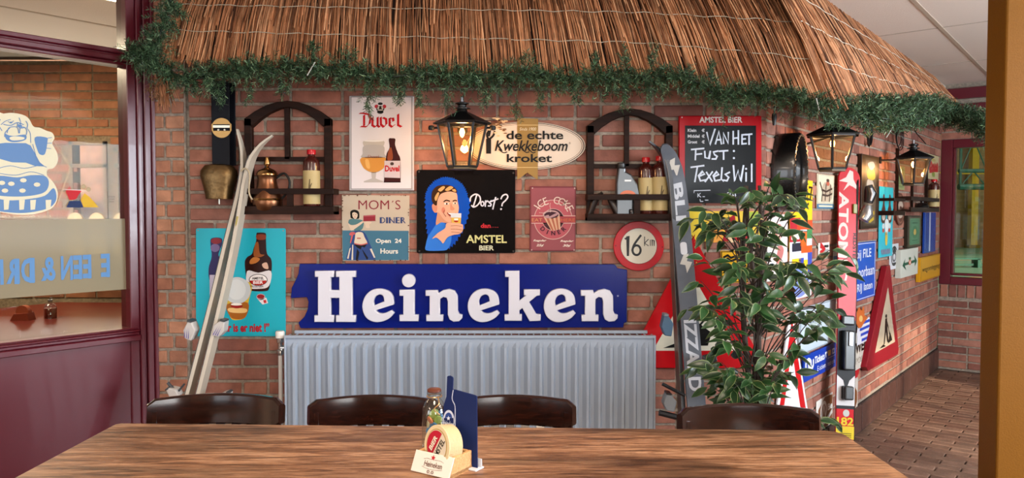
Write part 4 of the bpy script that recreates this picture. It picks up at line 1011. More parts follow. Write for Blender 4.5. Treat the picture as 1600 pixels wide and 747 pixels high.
# pink diner sign
s = Sign(PF, 'drink_sign', 'faded pink tin sign reading ICE COKE DINER with a striped cup', 'sign', outline=[(52, 38), (520, 42), (514, 700), (48, 700)], zm=(820, 285, 6.494), c=.002, t=.003, col='6d3238', rough=.5)
s.rect(66, 56, 506, 686, '8a4a50', 1); s.ell(288, 378, 196, 202, 'c9a8a0', 2, 40); s.ell(288, 378, 190, 196, 'a9525a', 3, 40); s.ell(288, 378, 112, 112, 'c9a8a0', 4, 32); s.ell(288, 378, 108, 108, '43202a', 5, 32)
s.rect(66, 336, 514, 418, 'c9a8a0', 5); s.rect(66, 344, 514, 410, '9a4248', 6)
s.arc_text('ICE COKE', 285, 330, 190, 150, 148, 26, 76, 'd5c0b4', 7, .0)
s.text('EAT', 72, 365, 178, 398, 'c58a5a', 7, .0); s.text('HERE', 366, 365, 510, 398, 'c56a44', 7, .0)
s.arc_text('DINER', 288, 370, 150, 145, 225, 315, 44, '3f1e2c', 7, .03, inv=True)
s.poly([(190, 350), (352, 320), (362, 478), (268, 488)], 'c9a184', 8)
for q in ([(215, 360), (240, 356), (292, 487), (275, 488)], [(262, 352), (285, 348), (318, 484), (305, 486)], [(308, 344), (330, 338), (345, 480), (332, 482)]): s.poly(q, 'a5604a', 9)
s.ell(266, 325, 84, 42, 'b5908e', 9, 24); s.ell(268, 330, 72, 32, '3a1c26', 10, 24); s.blob([(195, 345), (240, 330), (250, 345), (300, 320), (335, 310), (325, 335), (260, 362), (215, 362)], 'a98488', 11)
for k in range(7): s.ell(258 - 4 * math.sin(k), 215 + k * 14, 4, 4, 'd8c4b8', 11, 8)
for k in range(5): s.ell(150 + k * 14, 308 + k, 4, 4, 'd8c4b8', 11, 8)
for t_, x0_, y0_, x1_, y1_ in (('Regular', 85, 580, 220, 605), ('25¢', 115, 625, 195, 655), ('Regular', 360, 585, 495, 610), ('30¢', 385, 628, 468, 658)): s.text(t_, x0_, y0_, x1_, y1_, 'd8c8bc', 7, .03, shear=.3)
s.bolts([(78, 58), (506, 60), (70, 686), (500, 686)], 7, 'b8a8a0'); s.done()

# 16 km round sign
s = Sign(PF, 'round_road_sign', 'round red rimmed road sign reading 16 km', 'sign', outline=ell(998, 384.5, 39.5, 38.8, 48), c=.006, t=.008, col='a8101a', rough=.3, bevel=.002)
s.ell(998, 384.5, 28.6, 28.2, '1a1414', 1, 40); s.ell(998, 384.5, 28.0, 27.6, 'c9c4b4', 2, 40)
s.stroke([(977, 373), (981, 369), (981, 399)], 3.4, '121010', 3); s.stroke([(1001, 368), (991, 382), (988, 391)], 3.4, '121010', 3, sm=True); s.stroke(ell(994.5, 391, 6.3, 7.6, 20), 3.4, '121010', 3, closed=True)
s.stroke([(1007, 370), (1007, 384)], 1.3, '121010', 3); s.stroke([(1013, 374), (1007, 380), (1013, 384)], 1.3, '121010', 3)
s.stroke([(1016, 384), (1016, 375), (1019, 375), (1019, 384)], 1.2, '121010', 3); s.stroke([(1019, 375), (1022, 376), (1022, 384)], 1.2, '121010', 3)
s.bolts([(962, 384), (1035, 386)], 1.1, '5a1014'); s.done()

# chalkboard
s = Sign(PF, 'chalkboard', 'red framed AMSTEL BIER price chalkboard reading VAN HET FUST', 'chalkboard', outline=rrect(92, 92, 478, 500, 6), zm=(1030, 150, 2.987), c=.004, t=.016, col='a01018', rough=.22, bevel=.003)
s.rect(120, 138, 452, 500, '101316', 1)
s.text('AMSTEL BIER', 187, 97, 388, 125, 'c9bdb8', 2, .03)
for k, t_ in enumerate(('Klein', 'Middel', 'Groot')): y = 153 + k * 27; s.text(t_, 133, y, 133 + (40, 55, 44)[k], y + 15, 'bdbdc2', 2, .03); s.text('€', 198, y, 212, y + 15, 'bdbdc2', 2, .03)
CK = 'b9bfcc'
for st in ([(222, 170), (236, 228), (260, 155)], [(262, 224), (278, 165), (290, 224)], [(268, 205), (288, 204)], [(300, 222), (298, 172), (322, 222), (322, 170)], [(345, 165), (345, 225)], [(369, 162), (369, 225)], [(345, 198), (369, 195)], [(386, 182), (386, 225)], [(385, 182), (404, 180)], [(385, 202), (402, 200)], [(385, 224), (406, 222)], [(404, 181), (432, 178)], [(419, 180), (419, 226)],
           [(150, 250), (208, 245)], [(170, 252), (168, 298)], [(168, 273), (198, 270)], [(212, 258), (214, 288), (232, 292), (238, 258)], [(274, 257), (252, 262), (258, 274), (270, 282), (264, 294), (246, 294)], [(280, 258), (320, 255)], [(300, 258), (300, 296)],
           [(148, 333), (208, 325)], [(178, 330), (166, 400)], [(184, 376), (212, 364), (202, 352), (183, 372), (192, 396), (216, 392)], [(220, 356), (246, 398)], [(248, 354), (214, 400)], [(254, 378), (278, 366), (268, 354), (252, 372), (260, 396), (284, 392)], [(293, 335), (289, 388), (300, 397)], [(328, 356), (308, 366), (324, 380), (316, 396), (300, 393)], [(346, 325), (352, 398), (368, 348), (380, 398), (393, 325)], [(405, 358), (405, 398)], [(431, 318), (431, 400)]):
    s.stroke(st, 7.5, CK, 3)
for p in ((348, 257), (348, 290), (405, 340)): s.ell(*p, 5, 5, CK, 3, 10)
for st in ([(162, 442), (238, 440)], [(163, 442), (162, 452)], [(180, 455), (180, 472)], [(192, 454), (182, 463), (194, 472)], [(203, 470), (212, 470)], [(318, 452), (332, 450), (330, 462), (318, 472), (336, 472)], [(345, 452), (342, 464), (358, 464)], [(355, 452), (355, 474)], [(190, 482), (192, 492), (204, 492)], [(214, 486), (228, 486)]): s.stroke(st, 3.5, CK, 3)
s.bolts([(106, 100)], 3, 'b8b0b0'); s.done()

# yellow and red fruit poster under the chalkboard
s = Sign(PF, 'fruit_poster', 'yellow and red printed panel below the chalkboard, behind ficus leaves', 'poster', outline=[(1076, 330), (1193, 330), (1193, 377.5), (1076, 377.5)], c=.002, t=.003, col='c9a83a', rough=.4)
s.poly([(1076, 330), (1100, 330), (1094, 376), (1076, 376)], 'd0b83c', 1); s.blob([(1108, 376), (1112, 350), (1122, 336), (1130, 350), (1126, 376)], 'c98a3c', 1); s.poly([(1128, 377), (1140, 340), (1148, 335), (1150, 352), (1142, 377)], '8a1420', 2)
s.blob([(1138, 377), (1140, 355), (1150, 350), (1156, 365), (1150, 377)], 'c9b08a', 3); s.blob([(1146, 366), (1160, 362), (1172, 366), (1168, 374), (1150, 376)], 'a01a22', 4); s.ell(1158, 369, 7, 2, 'd9c8b8', 6, 12); s.poly([(1160, 332), (1193, 330), (1193, 350), (1170, 356)], '8a9a3a', 1); s.done()
# warning triangle behind the ficus
s = Sign(PF, 'large_warning_triangle', 'large red bordered warning triangle behind the right skis and ficus', 'sign', outline=smooth_pts([(1078, 379), (1084, 376), (1090, 380), (1190, 562), (1192, 570), (1184, 575), (988, 575), (980, 571), (982, 562)], 2), c=.012, t=.010, col='a50f16', rough=.3, bevel=.002)
s.poly([(1085, 435), (1150, 548), (1020, 548)], 'c4c0ae', 1)
s.poly([(1082, 500), (1092, 505), (1112, 520), (1106, 540), (1066, 541), (1070, 522)], '121212', 2); s.stroke([(1094, 480), (1104, 496), (1090, 512)], 3, '121212', 2, let=False)
s.poly([(1036, 544), (1056, 536), (1060, 543)], '1a1a1a', 2); s.bolts([(1086, 386), (1088, 410)], 1, 'c9a83a'); s.done()
s = Sign(PF, 'yellow_notice', 'small yellow notice with thick black lettering behind the ficus', 'sign', outline=[(1126, 392), (1171, 392), (1169, 442), (1127, 442)], c=.002, t=.003, col='c9981c', rough=.4)
for y0_ in (400, 405, 416, 421, 432): s.stroke([(1131, y0_ + 2), (1137, y0_ - 1), (1142, y0_ + 3), (1150, y0_), (1157, y0_ + 2), (1165, y0_ - 1)], 3.2, '14110c', 2, let=False)
s.frame(1127, 393, 1169, 441, 1.2, '14110c', 1); s.done()

# ================================================================= SIGNS, RIGHT WALL (measured on the receding plane)
def RS(name, label, cat, uv, **k): return Sign(PR, name, label, cat, uv=uv, **k)
s = RS('lady_poster', 'pale poster with pink figure near the wall corner, behind the ficus', 'poster', (1200, 1231, 335, 440), c=.002, t=.003, col='c9c0bc')
s.blob([(.2, .05), (.5, 0.02), (.8, .12), (.7, .3), (.9, .45), (.75, .62), (.4, .6), (.2, .4), (.35, .25)], 'd9c4c0', 1); s.blob([(.3, .2), (.6, .15), (.75, .3), (.55, .42), (.8, .55), (.6, .75), (.4, .7), (.5, .5), (.25, .4)], 'b06a66', 2); s.blob([(.45, .22), (.65, .2), (.7, .3), (.5, .38)], 'd9a898', 3); s.stroke([(.2, .75), (.5, .85), (.85, .78)], .05, '4d7a96', 2, let=False); s.done()
s = RS('colour_poster', 'tall poster, yellow above and orange, red, blue below', 'poster', (1235, 1270, 279, 470), c=.004, t=.003, col='d9b51c')
s.rect(0, .36, 1, 1, 'c9c8d0', 1)
for q, h_ in (((0, .32, .45, .52), 'a81e2c'), ((.3, .34, 1, .42), 'd04a28'), ((.75, .42, 1, .5), '3a7a48'), ((.45, .44, .75, .56), 'd95a20'), ((.1, .53, .5, .6), '222634'), ((.5, .56, 1, .62), 'd05020'), ((.1, .66, .5, .74), 'd9b51c'), ((.4, .66, .62, .84), '2c3f9a'), ((.8, .62, 1, .8), '3448a0'), ((.62, .68, .8, .78), 'd9b51c')): s.rect(*q, h_, 2)
s.rect(.06, .44, .4, .5, 'd9cfc8', 3)
for pts in ([(.05, .16), (.15, .06), (.25, .16)], [(.35, .06), (.3, .1), (.42, .13), (.34, .17)], [(.5, .05), (.5, .17), (.62, .17)], [(.55, .1), (.75, .1), (.75, .17)], [(.82, .06), (.95, .06), (.88, .16)], [(.4, .2), (.6, .24), (.8, .2)], [(.15, .22), (.3, .25)]): s.stroke(pts, .04, '1a1712', 3, sm=False)
s.blob([(.1, .8), (.4, .74), (.7, .82), (.9, .78), (.8, .95), (.3, .98)], '6a7db4', 3); s.done()
s = RS('reader_sign', 'small cream tin sign with a seated reader drawing, below the middle lantern', 'sign', (1277, 1304, 271, 326), c=.002, t=.003, col='c9c2a8')
s.rect(0, .86, 1, 1, '3f6c88', 1); s.rect(.1, .9, .9, .95, 'c9c2a8', 2); s.blob([(.3, .35), (.45, .22), (.55, .3), (.75, .25), (.9, .45), (.8, .75), (.5, .8), (.25, .78), (.3, .55)], 'a89a84', 1); s.ell(.6, .26, .1, .07, 'a85a44', 2, 12); s.ell(.6, .17, .09, .05, '3a3028', 2, 12)
for pts in ([(.25, .45), (.5, .5), (.85, .4)], [(.3, .6), (.6, .62), (.85, .55)], [(.15, .25), (.3, .5), (.25, .78)], [(.5, .3), (.45, .75)], [(.75, .3), (.7, .78)]): s.stroke(pts, .035, '3a342c', 3, let=False)
s.frame(.02, .02, .98, .84, .02, '7a7060', 2, .01); s.done()
s = RS('label_sign', 'tiny white sign with red emblem beside the red ski', 'sign', (1279, 1296, 380, 400), c=.002, t=.003, col='cfc8c4')
s.stroke([(.2, .2), (.5, .5), (.2, .8)], .18, 'a81e24', 2, let=False); s.rect(.5, .2, .9, .4, '1a1a1a', 2); s.rect(.5, .55, .9, .75, '8a8a8a', 2); s.done()
s = RS('blue_tag', 'tiny blue and white tag beside the red ski', 'sign', (1302, 1309, 393, 418), c=.002, t=.002, col='c9ccd4'); s.rect(0, .3, 1, 1, '2458a8', 1); s.done()
# parking / own risk board and ticket board
s = RS('own_risk_sign', 'white board reading Betaal op eigen risico above the blue ticket sign', 'sign', (1250, 1306, 483, 556), c=.006, t=.012, col='aab8c2')
s.frame(.01, .01, .99, .99, .02, '6d7a84', 1); s.text('Betaald', .12, .18, .66, .38, '1d2228', 2, -.005); s.text('op eigen risico', .12, .55, .95, .76, '1d2228', 2, -.005); s.done()
s = RS('ticket_sign', 'blue railway sign reading Tickets with white logo', 'sign', (1256, 1306, 557, 598.5), c=.004, t=.01, col='0f3596')
for st in ([(.06, .5), (.06, .28), (.13, .2), (.2, .32), (.2, .48)], [(.14, .3), (.14, .48), (.2, .6), (.27, .5), (.27, .3)]): s.stroke(st, .035, 'd0d4e0', 2, sm=True)
s.text('Tickets', .31, .2, .62, .48, 'd0d4e0', 2, .03, shear=.1); s.rect(.73, .2, .82, .42, 'c9a03a', 2); s.rect(.86, .2, .95, .42, 'd0d4e0', 2); s.rect(.88, .25, .93, .37, '3f6cc0', 3); s.stroke([(.66, .25), (.66, .42)], .02, 'd0d4e0', 2); s.stroke([(.64, .25), (.7, .25)], .02, 'd0d4e0', 2)
s.rect(.72, .5, .97, .515, 'd0d4e0', 2); s.text('E-tickets  reis e n', .4, .62, .95, .82, 'd0d4e0', 2, .0); s.done()
# striped warning triangle behind the chair
s = Sign(PR, 'narrow_warning_triangle', 'white and red warning triangle low behind the ficus and right chair', 'sign', outline=[(1233, 500), (1240, 500), (1275, 720), (1200, 742)], c=.01, t=.008, col='c9ccd0', rough=.3)
s.poly([(1236.5, 504), (1238.5, 504), (1270, 712), (1262, 714), (1237, 545), (1212, 733), (1204, 736)], 'b01018', 1)
s.poly([(1212, 733), (1213, 722), (1261, 706), (1262, 714)], 'b01018', 1); s.done()
s = RS('be_sign', 'brown and white hexagon sign with Be lettering beside the chair', 'sign', (1276, 1301, 628, 678), c=.002, t=.004, col='c4c0ba')
s.poly([(.1, .3), (.5, .0), (.98, .06), (.98, .95), (.5, .98), (.1, .8)], '6d4020', 1); s.ell(.42, .42, .2, .32, 'c4c0ba', 2, 20); s.ell(.42, .44, .13, .24, '6d4020', 3, 20); s.stroke([(.32, .6), (.42, .25), (.52, .6)], .05, 'c4c0ba', 4, let=False); s.text('Be', .66, .28, .98, .5, 'd0ccc4', 3, .03); s.stroke([(.15, .82), (.5, .78), (.95, .6)], .08, 'c4c0ba', 3, let=False, sm=True); s.done()
s = RS('hexagon_sign', 'white sign with brown hexagon low on the wall right of the red ski', 'sign', (1318, 1340.5, 603, 668), c=.002, t=.004, col='b4aca4')
s.poly([(.1, .25), (.6, .05), (.95, .35), (.95, .6), (.6, .92), (.1, .8)], '6d4020', 1); s.stroke([(.62, .35), (.7, .48), (.62, .6)], .08, 'c4c0ba', 2, let=False); s.done()
# FILE sign
s = RS('traffic_jam_sign', 'blue road sign reading bij FILE voorbaan VRIJ laten', 'sign', (1318, 1368.5, 382, 478), c=.006, t=.01, col='1748a4', rough=.3)
s.frame(.02, .02, .98, .98, .012, 'c8ccd8', 1, .01)
s.text('bij FILE', .38, .12, .84, .32, 'c8ccd8', 2, .01); s.text('voorbaan', .36, .42, .95, .6, 'c8ccd8', 2, .01); s.text('VRIJ laten', .3, .71, .9, .89, 'c8ccd8', 2, .01); s.done()
# framed picture
s = RS('framed_picture', 'dark framed mirror picture with yellow and white figure, behind the rack arms', 'picture', (1347, 1374, 240, 358), c=.002, t=.022, col='2c1a10', rough=.4)
s.rect(.14, .04, .86, .96, '3a3026', 1); s.rect(.2, .07, .8, .93, '55483a', 2)
s.blob([(.3, .22), (.5, .14), (.7, .2), (.75, .3), (.5, .34), (.3, .3)], 'c9a83a', 3); s.blob([(.3, .12), (.6, .08), (.72, .14), (.5, .2)], 'b8b0a0', 4); s.blob([(.3, .34), (.6, .34), (.7, .46), (.5, .55), (.3, .5)], 'b4a898', 3); s.ell(.5, .62, .2, .06, '8a7a68', 3, 14); s.stroke([(.3, .8), (.5, .84), (.72, .78)], .06, 'a8902c', 3, let=False); s.stroke([(.3, .86), (.5, .9), (.7, .86)], .05, 'a8902c', 3, let=False); s.done()
# rack arms in front of the picture
def rack_arms():
    r_ = thing('wooden_rack', 'dark wooden wall rack with two rails in front of the framed picture', 'rack', M=PR.M(*PR.hit(1368, 315)))
    a1_, z1_ = PR.hit(1384, 312); a0_ = a1_ - .30
    for y_, h_ in ((311, .018), (333, .028)):
        z_ = PR.hit(1384, y_, .09)[1]; b = MB(); b.obox(PR.pt(a0_ + .07, z_ - h_ / 2, .085), PR.u * .3, V((0, 0, h_)), PR.n * .014); rl_ = b.build('rail', M_dwood, r_)
        b = MB(); b.obox(PR.pt(a0_ + .07, z_ - h_ / 2, .0), PR.u * .014, V((0, 0, h_)), PR.n * .085); b.build('rail_end', M_dwood, rl_)
rack_arms()
s = RS('turquoise_poster', 'narrow turquoise beer poster on the receding wall between picture and oval plaque', 'poster', (1374.5, 1396, 291, 403), c=.004, t=.003, col='2aa3b4')
for x_ in (.3, .74): s.blob([(x_ - .05, .12), (x_ + .05, .12), (x_ + .06, .25), (x_ + .15, .35), (x_ + .14, .5), (x_ - .14, .5), (x_ - .15, .35), (x_ - .06, .25)], '4a2418', 1); s.ell(x_, .42, .12, .06, 'c9b8a8', 2, 12); s.ell(x_, .56, .1, .04, 'b8c0c0', 2, 12); s.ell(x_, .62, .08, .03, 'b04038', 2, 12)
s.blob([(.4, .48), (.66, .48), (.62, .64), (.56, .7), (.46, .68)], 'c8cccc', 3); s.blob([(.44, .66), (.6, .66), (.58, .82), (.46, .82)], 'c9a83a', 3)
for k in range(6): s.stroke([(.2 + k * .11, .9), (.24 + k * .11, .95)], .05, '8a4a6a', 2, let=False)
s.done()
s = RS('panda_sign', 'small white sign with black oval portrait, left of the roadwork arrows', 'sign', (1390.5, 1404, 382, 422), c=.002, t=.004, col='b9bcc2')
s.ring(ell(.5, .48, .36, .4, 24), ell(.5, .48, .28, .33, 24), '16161a', 1); s.ell(.5, .5, .22, .22, '3a3a40', 1, 16); s.ell(.5, .52, .14, .12, 'b0b0b4', 2, 12); s.poly([(.3, .28), (.5, .1), (.7, .28), (.7, .34), (.3, .34)], '16161a', 2); s.rect(.32, .74, .68, .8, '16161a', 2); s.done()
s = Sign(PR, 'oval_plaque', 'brown oval wooden plaque with pale letters under the far lantern', 'plaque', outline=ell(1406.8, 327, 6.8, 25.5, 28), c=.002, t=.012, col='5a2c22')
s.ring(ell(1406.8, 327, 5.6, 22, 28), ell(1406.8, 327, 5, 20, 28), '8a6450', 1); s.blob([(1404, 318), (1408, 313), (1411, 322), (1407, 330), (1410, 338), (1405, 341), (1403, 332)], 'b4a090', 1); s.blob([(1406, 322), (1409, 324), (1407, 328)], '5a2c22', 2); s.done()
s = RS('green_card', 'small green and cream card on the wall behind the far lantern', 'card', (1400.5, 1414, 258, 296), c=.001, t=.002, col='8a8a5c'); s.rect(.1, .1, .9, .9, '6c7a4c', 1); s.frame(.15, .2, .85, .8, .06, 'b4a878', 2, .02); s.done()
s = RS('green_framed_print', 'green certificate print in a dark frame under the small shelf', 'picture', (1418.5, 1440, 337, 388), c=.002, t=.022, col='2a221a')
s.rect(.06, .04, .94, .96, '4a3e30', 1); s.rect(.14, .09, .86, .91, '4f7a5c', 2); s.frame(.2, .14, .8, .86, .025, '2f5840', 3, .012); s.ell(.5, .52, .22, .2, '3f6a4c', 3, 16); s.ell(.5, .52, .1, .1, 'a8904a', 4, 12); s.rect(.3, .2, .7, .26, '2f5840', 4); s.rect(.3, .76, .7, .8, '2f5840', 4); s.done()
s = RS('blue_street_sign', 'tall blue metal sign with white vertical stripe under the small shelf', 'sign', (1445, 1462.5, 332, 396), c=.01, t=.012, col='1d3f8e', rough=.2)
s.rect(.4, 0, .52, .97, 'b4bcd0', 1); s.rect(.04, .0, .08, .9, '5a78b8', 1); s.done()
s = RS('red_script_sign', 'cream tin sign with red script at the far end, above the red-capped bottle', 'sign', (1450.5, 1467, 240, 279), c=.002, t=.003, col='b8ac84')
for st in ([(.12, .62), (.2, .38), (.32, .36), (.28, .56), (.14, .58)], [(.36, .56), (.42, .42), (.5, .44), (.46, .56)], [(.54, .56), (.6, .34)], [(.62, .54), (.7, .4), (.74, .52)], [(.78, .5), (.84, .32), (.92, .44), (.84, .52)], [(.15, .7), (.6, .62), (.92, .6)]): s.stroke(st, .06, 'a81e22', 2, sm=True)
s.blob([(.4, .72), (.6, .72), (.62, .88), (.4, .88)], '7a8a3a', 2); s.ell(.5, .2, .2, .06, 'a89a5a', 1, 12); s.done()
s = RS('arrow_sign', 'white box sign with two-way dark green arrow', 'sign', (1408, 1434.5, 391, 435), c=.002, t=.035, col='b4b6ac', rough=.4)
s.poly([(.08, .56), (.24, .32), (.2, .48), (.8, .44), (.74, .26), (.94, .5), (.8, .7), (.82, .54), (.22, .58), (.3, .76)], '1a4a38', 2); s.ell(.5, .5, .08, .1, 'c05a44', 3, 14); s.ell(.5, .36, .06, .06, '3a5a3a', 3, 12); s.ell(.5, .5, .04, .05, 'c9c4b4', 4, 12); s.done()
s = RS('detour_sign', 'yellow box sign reading wegomlegging', 'sign', (1438.5, 1469, 403, 441), c=.002, t=.03, col='c08a1c', rough=.3)
s.frame(.02, .02, .98, .98, .012, '9a6c14', 1, .02); s.text('wegomlegging', .08, .4, .97, .68, '3a2a12', 2, .0); s.done()
# roadworks triangle: thick board
s = Sign(PR, 'roadworks_triangle', 'red bordered roadworks triangle with digging man on the receding wall', 'sign', outline=[(1386, 416), (1391, 414), (1404.5, 546), (1403, 554), (1357, 580), (1353.5, 574)], c=.004, t=.035, col='7c1620', rough=.35, bevel=.003)
s.poly([(1387.5, 448), (1398.5, 534), (1367, 552)], 'a89a84', 1)
s.ell(1384.5, 494, 1.5, 3, '14110e', 2, 12); s.poly([(1383, 498), (1386, 497), (1386.5, 514), (1388, 534), (1386, 535), (1384, 518), (1382, 538), (1380.5, 538), (1382.5, 514)], '14110e', 2); s.stroke([(1385, 500), (1388, 512), (1390, 524)], .8, '14110e', 2, let=False); s.poly([(1387, 537), (1390.5, 518), (1394, 531)], '14110e', 2); s.poly([(1374, 545), (1380, 538), (1384, 541)], '14110e', 2); s.done()
s = RS('sport_sign', 'white sign reading LÖWEN SPORT with blue stripes, right of the red ski', 'sign', (1322, 1356, 528, 588), c=.003, t=.004, col='b4aea4')
s.text('LÖWEN', .12, .2, .98, .55, '16130f', 2, .04); s.text('SPORT', .35, .68, .9, .84, '8a8478', 2, .0); s.done()
s = RS('striped_badge', 'blue and white striped badge above the sport sign', 'badge', (1340, 1359, 503, 540), c=.009, t=.002, col='c0c0c8')
for k in range(4): s.rect(.1 + .08 * k, .08 + k * .24, .98, .2 + k * .24, '2040a0', 1)
s.done()
s = Sign(PR, 'flame_badge', 'small orange flame shaped badge above the striped badge', 'badge', outline=[(1338, 505), (1339, 488), (1343, 480), (1346, 486), (1350, 478), (1351, 492), (1356, 497), (1350, 505), (1346, 512), (1342, 513)], c=.013, t=.003, col='b05a28'); s.ell(1345, 498, 3, 5, 'c9a060', 1, 12); s.done()
s = Sign(PR, 'red_pennant', 'small red pennant badge under the sport sign', 'badge', outline=[(1333, 580), (1344, 572), (1342, 583), (1338, 594)], c=.001, t=.002, col='a01822'); s.done()

# porthole mirror near the corner
mm = PR.M(PR.hit(1216, 275)[0], PR.hit(1214, 270)[1]); r_ = thing('oval_wall_mirror', 'oval mirror in a deep black frame at the wall corner', 'mirror', M=mm)
ra_, rb_ = .092, .172
b = MB(); n = 40; prof = ((0, 1.0), (.09, 1.0), (.1, .96), (.1, .9), (.085, .84), (.07, .82)); vs = []
for d_, k_ in prof: vs += [V((ra_ * k_ * math.cos(2 * math.pi * j / n), rb_ * k_ * math.sin(2 * math.pi * j / n), d_)) for j in range(n)]
b.add(vs, [(i * n + j, i * n + (j + 1) % n, (i + 1) * n + (j + 1) % n, (i + 1) * n + j) for i in range(len(prof) - 1) for j in range(n)]); b.build('frame', mat('0c0b0b', .25, coat=.4), r_, local=True, smooth=True)
b = MB(); b.prism([(x * .83, y * .83) for x, y in ell(0, 0, ra_, rb_, n)], .066, .071); b.build('mirror_glass', mat('b8bcc0', .06, 1), r_, local=True)
b = MB()
for j in range(40):
    a = 2 * math.pi * j / 40; b.box((ra_ * .93 * math.cos(a), rb_ * .93 * math.sin(a), .1), (.008, .008, .006), )
stuff(b.build('beading', mat('4a443a', .5, .3), r_, local=True))

# ================================================================= ARCHED SHELVES WITH THEIR CONTENT
def shelf(pl, x0, x1, ytop, ysh, yrail, xr0, xr1, yb0, yb1, xm, yh, label, dp=.10, grp='arched wooden wall racks'):
    a0_, zt = pl.hit(x0, ytop); a1_, zs_ = pl.hit(x1, ysh); ra0 = pl.hit(xr0, yb0, dp)[0]; ra1 = pl.hit(xr1, yb0, dp)[0]; zb1 = pl.hit(xr1, yb0, dp)[1]; zb0 = pl.hit(xr1, yb1, dp)[1]
    zr = pl.hit(xr1, yrail, dp)[1]; am = pl.hit(xm, yh)[0]; zh = pl.hit(xm, yh)[1]
    r_ = thing('arched_rack', label, 'rack', M=pl.M((a0_ + a1_) / 2, zb0), group=grp)
    t_ = .034; y_ = lambda a, z, c: pl.pt(a, z, c)
    arc = []; ac = (a0_ + a1_) / 2; hw_ = (a1_ - a0_) / 2
    for i in range(9): u_ = -1 + i / 4; arc.append((ac + hw_ * u_, zs_ + (zt - zs_) * (1 - abs(u_) ** 1.9)))
    inn = [(ac + (a - ac) * (1 - t_ / hw_ * .9), z - t_ * (.8 + .25 * abs(a - ac) / hw_)) for a, z in arc]
    arc = [(arc[0][0], arc[0][1] - .03)] + arc + [(arc[-1][0], arc[-1][1] - .03)]; inn = [(inn[0][0], arc[0][1])] + inn + [(inn[-1][0], arc[-1][1])]
    b = MB(); n = len(arc); vs = []
    for (a, z), (ai, zi) in zip(arc, inn): vs += [y_(a, z, .0), y_(a, z, .032), y_(ai, zi, .032), y_(ai, zi, .0)]
    b.add(vs, [(i * 4 + j, i * 4 + (j + 1) % 4, (i + 1) * 4 + (j + 1) % 4, (i + 1) * 4 + j) for i in range(n - 1) for j in range(4)] + [(0, 1, 2, 3), (n * 4 - 4, n * 4 - 3, n * 4 - 2, n * 4 - 1)])
    b.build('arch', M_dwood, r_, bevel=.002)
    for a, w_ in ((a0_, t_ * .9), (a1_ - t_ * .9, t_ * .9)):
        b = MB(); pbox(b, pl, a, a + w_, zb0, zs_ + .002, 0, .032); b.build('side_post', M_dwood, r_, bevel=.002)
    b = MB(); pbox(b, pl, am - .010, am + .010, zh - .0, zt - t_ * .8, .004, .022); b.build('mullion', M_dwood, r_)
    b = MB(); pbox(b, pl, a0_ + t_ * .8, a1_ - t_ * .8, zh - .009, zh + .009, .004, .022); b.build('crossbar', M_dwood, r_)
    b = MB(); pbox(b, pl, ra0, ra1, zb0, zb0 + .012, .0, dp); b.build('shelf_board', M_dwood, r_)
    b = MB(); pbox(b, pl, ra0, ra1, zb0, zb1, dp - .012, dp); b.build('front_board', M_dwood, r_, bevel=.0015)
    b = MB(); pbox(b, pl, ra0, ra1, zr - .012, zr + .012, dp - .012, dp); b.build('rail', M_dwood, r_, bevel=.0015)
    for a in (ra0, ra1 - .012):
        for z0_, z1_ in ((zb0, zb1), (zr - .012, zr + .012)): b = MB(); pbox(b, pl, a, a + .012, z0_, z1_, .0, dp - .012); b.build('side_rail', M_dwood, r_)
    b = MB(); pbox(b, pl, am + .02, am + .045, zb1, zr - .012, dp - .012, dp - .002); b.build('rail_stud', M_dwood, r_)
    return zb0 + .012, r_
sz1, _ = shelf(PF, 385, 520, 159, 187, 299, 371, 521, 322, 335, 451, 249, 'dark arched wooden rack on the left with copper pot and one red-capped bottle')
sz2, _ = shelf(PF, 916, 1049, 171, 198, 308, 918, 1054, 334, 345, 978, 260, 'dark arched wooden rack on the right with oil can and two red-capped bottles')
M_stone = mat('3f1712', .18, name='glazed_stoneware', coat=.5); M_cap = mat('b01420', .25, name='red_cap'); M_lab = mat('b09c6a', .6, name='paper_label')
def gin(pt, zb, h, r, label, grp='red capped stoneware bottles'):
    r_ = thing('stoneware_bottle', label, 'bottle', loc=(pt.x, pt.y, zb), group=grp)
    b = MB(); b.lathe([(r * .94, 0), (r, .006), (r, h * .78), (r * .93, h * .83), (r * .55, h * .875), (r * .42, h * .9), (r * .42, h * .93)], (0, 0, 0), 28); b.build('body', M_stone, r_, local=True, smooth=True)
    b = MB(); b.lathe([(r * .5, h * .92), (r * .54, h * .925), (r * .54, h * .985), (r * .5, h)], (0, 0, 0), 20); b.build('cap', M_cap, r_, local=True, smooth=True)
    b = MB(); b.lathe([(r + .0006, h * .12), (r + .0006, h * .66)], (0, 0, 0), 28); b.f = b.f[:-2]; b.m = b.m[:-2]; lb = b.build('label', M_lab, r_, local=True, smooth=True)
    b = MB(); q = [(-.005, .36), (0, .52), (.004, .52), (.003, .42), (.009, .46), (.011, .45), (.005, .38), (.006, .3), (-.006, .3)]
    vs = []
    for x, z in q: y = -math.sqrt((r + .001) ** 2 - x * x) - .0003; vs.append(V((x, y, z * h)))
    b.add(vs, [tuple(range(len(q)))]); b.build('print', mat('5a4a28', .6), lb, local=True)
    return r_
def on(px, c, zb): a = PF.hit(px, 300, c)[0]; return PF.pt(a, 0, c)
ht = lambda y0, y1, c: PF.hit(800, y0, c)[1] - PF.hit(800, y1, c)[1]
gin(on(487, .05, sz1), sz1, PF.hit(487, 234, .05)[1] - sz1, .0345, 'red-capped stoneware bottle on the left arched rack beside the copper pot')
gin(on(1009, .045, sz2), sz2, PF.hit(1009, 246, .045)[1] - sz2, .032, 'red-capped stoneware bottle on the right rack, next to the oil can')
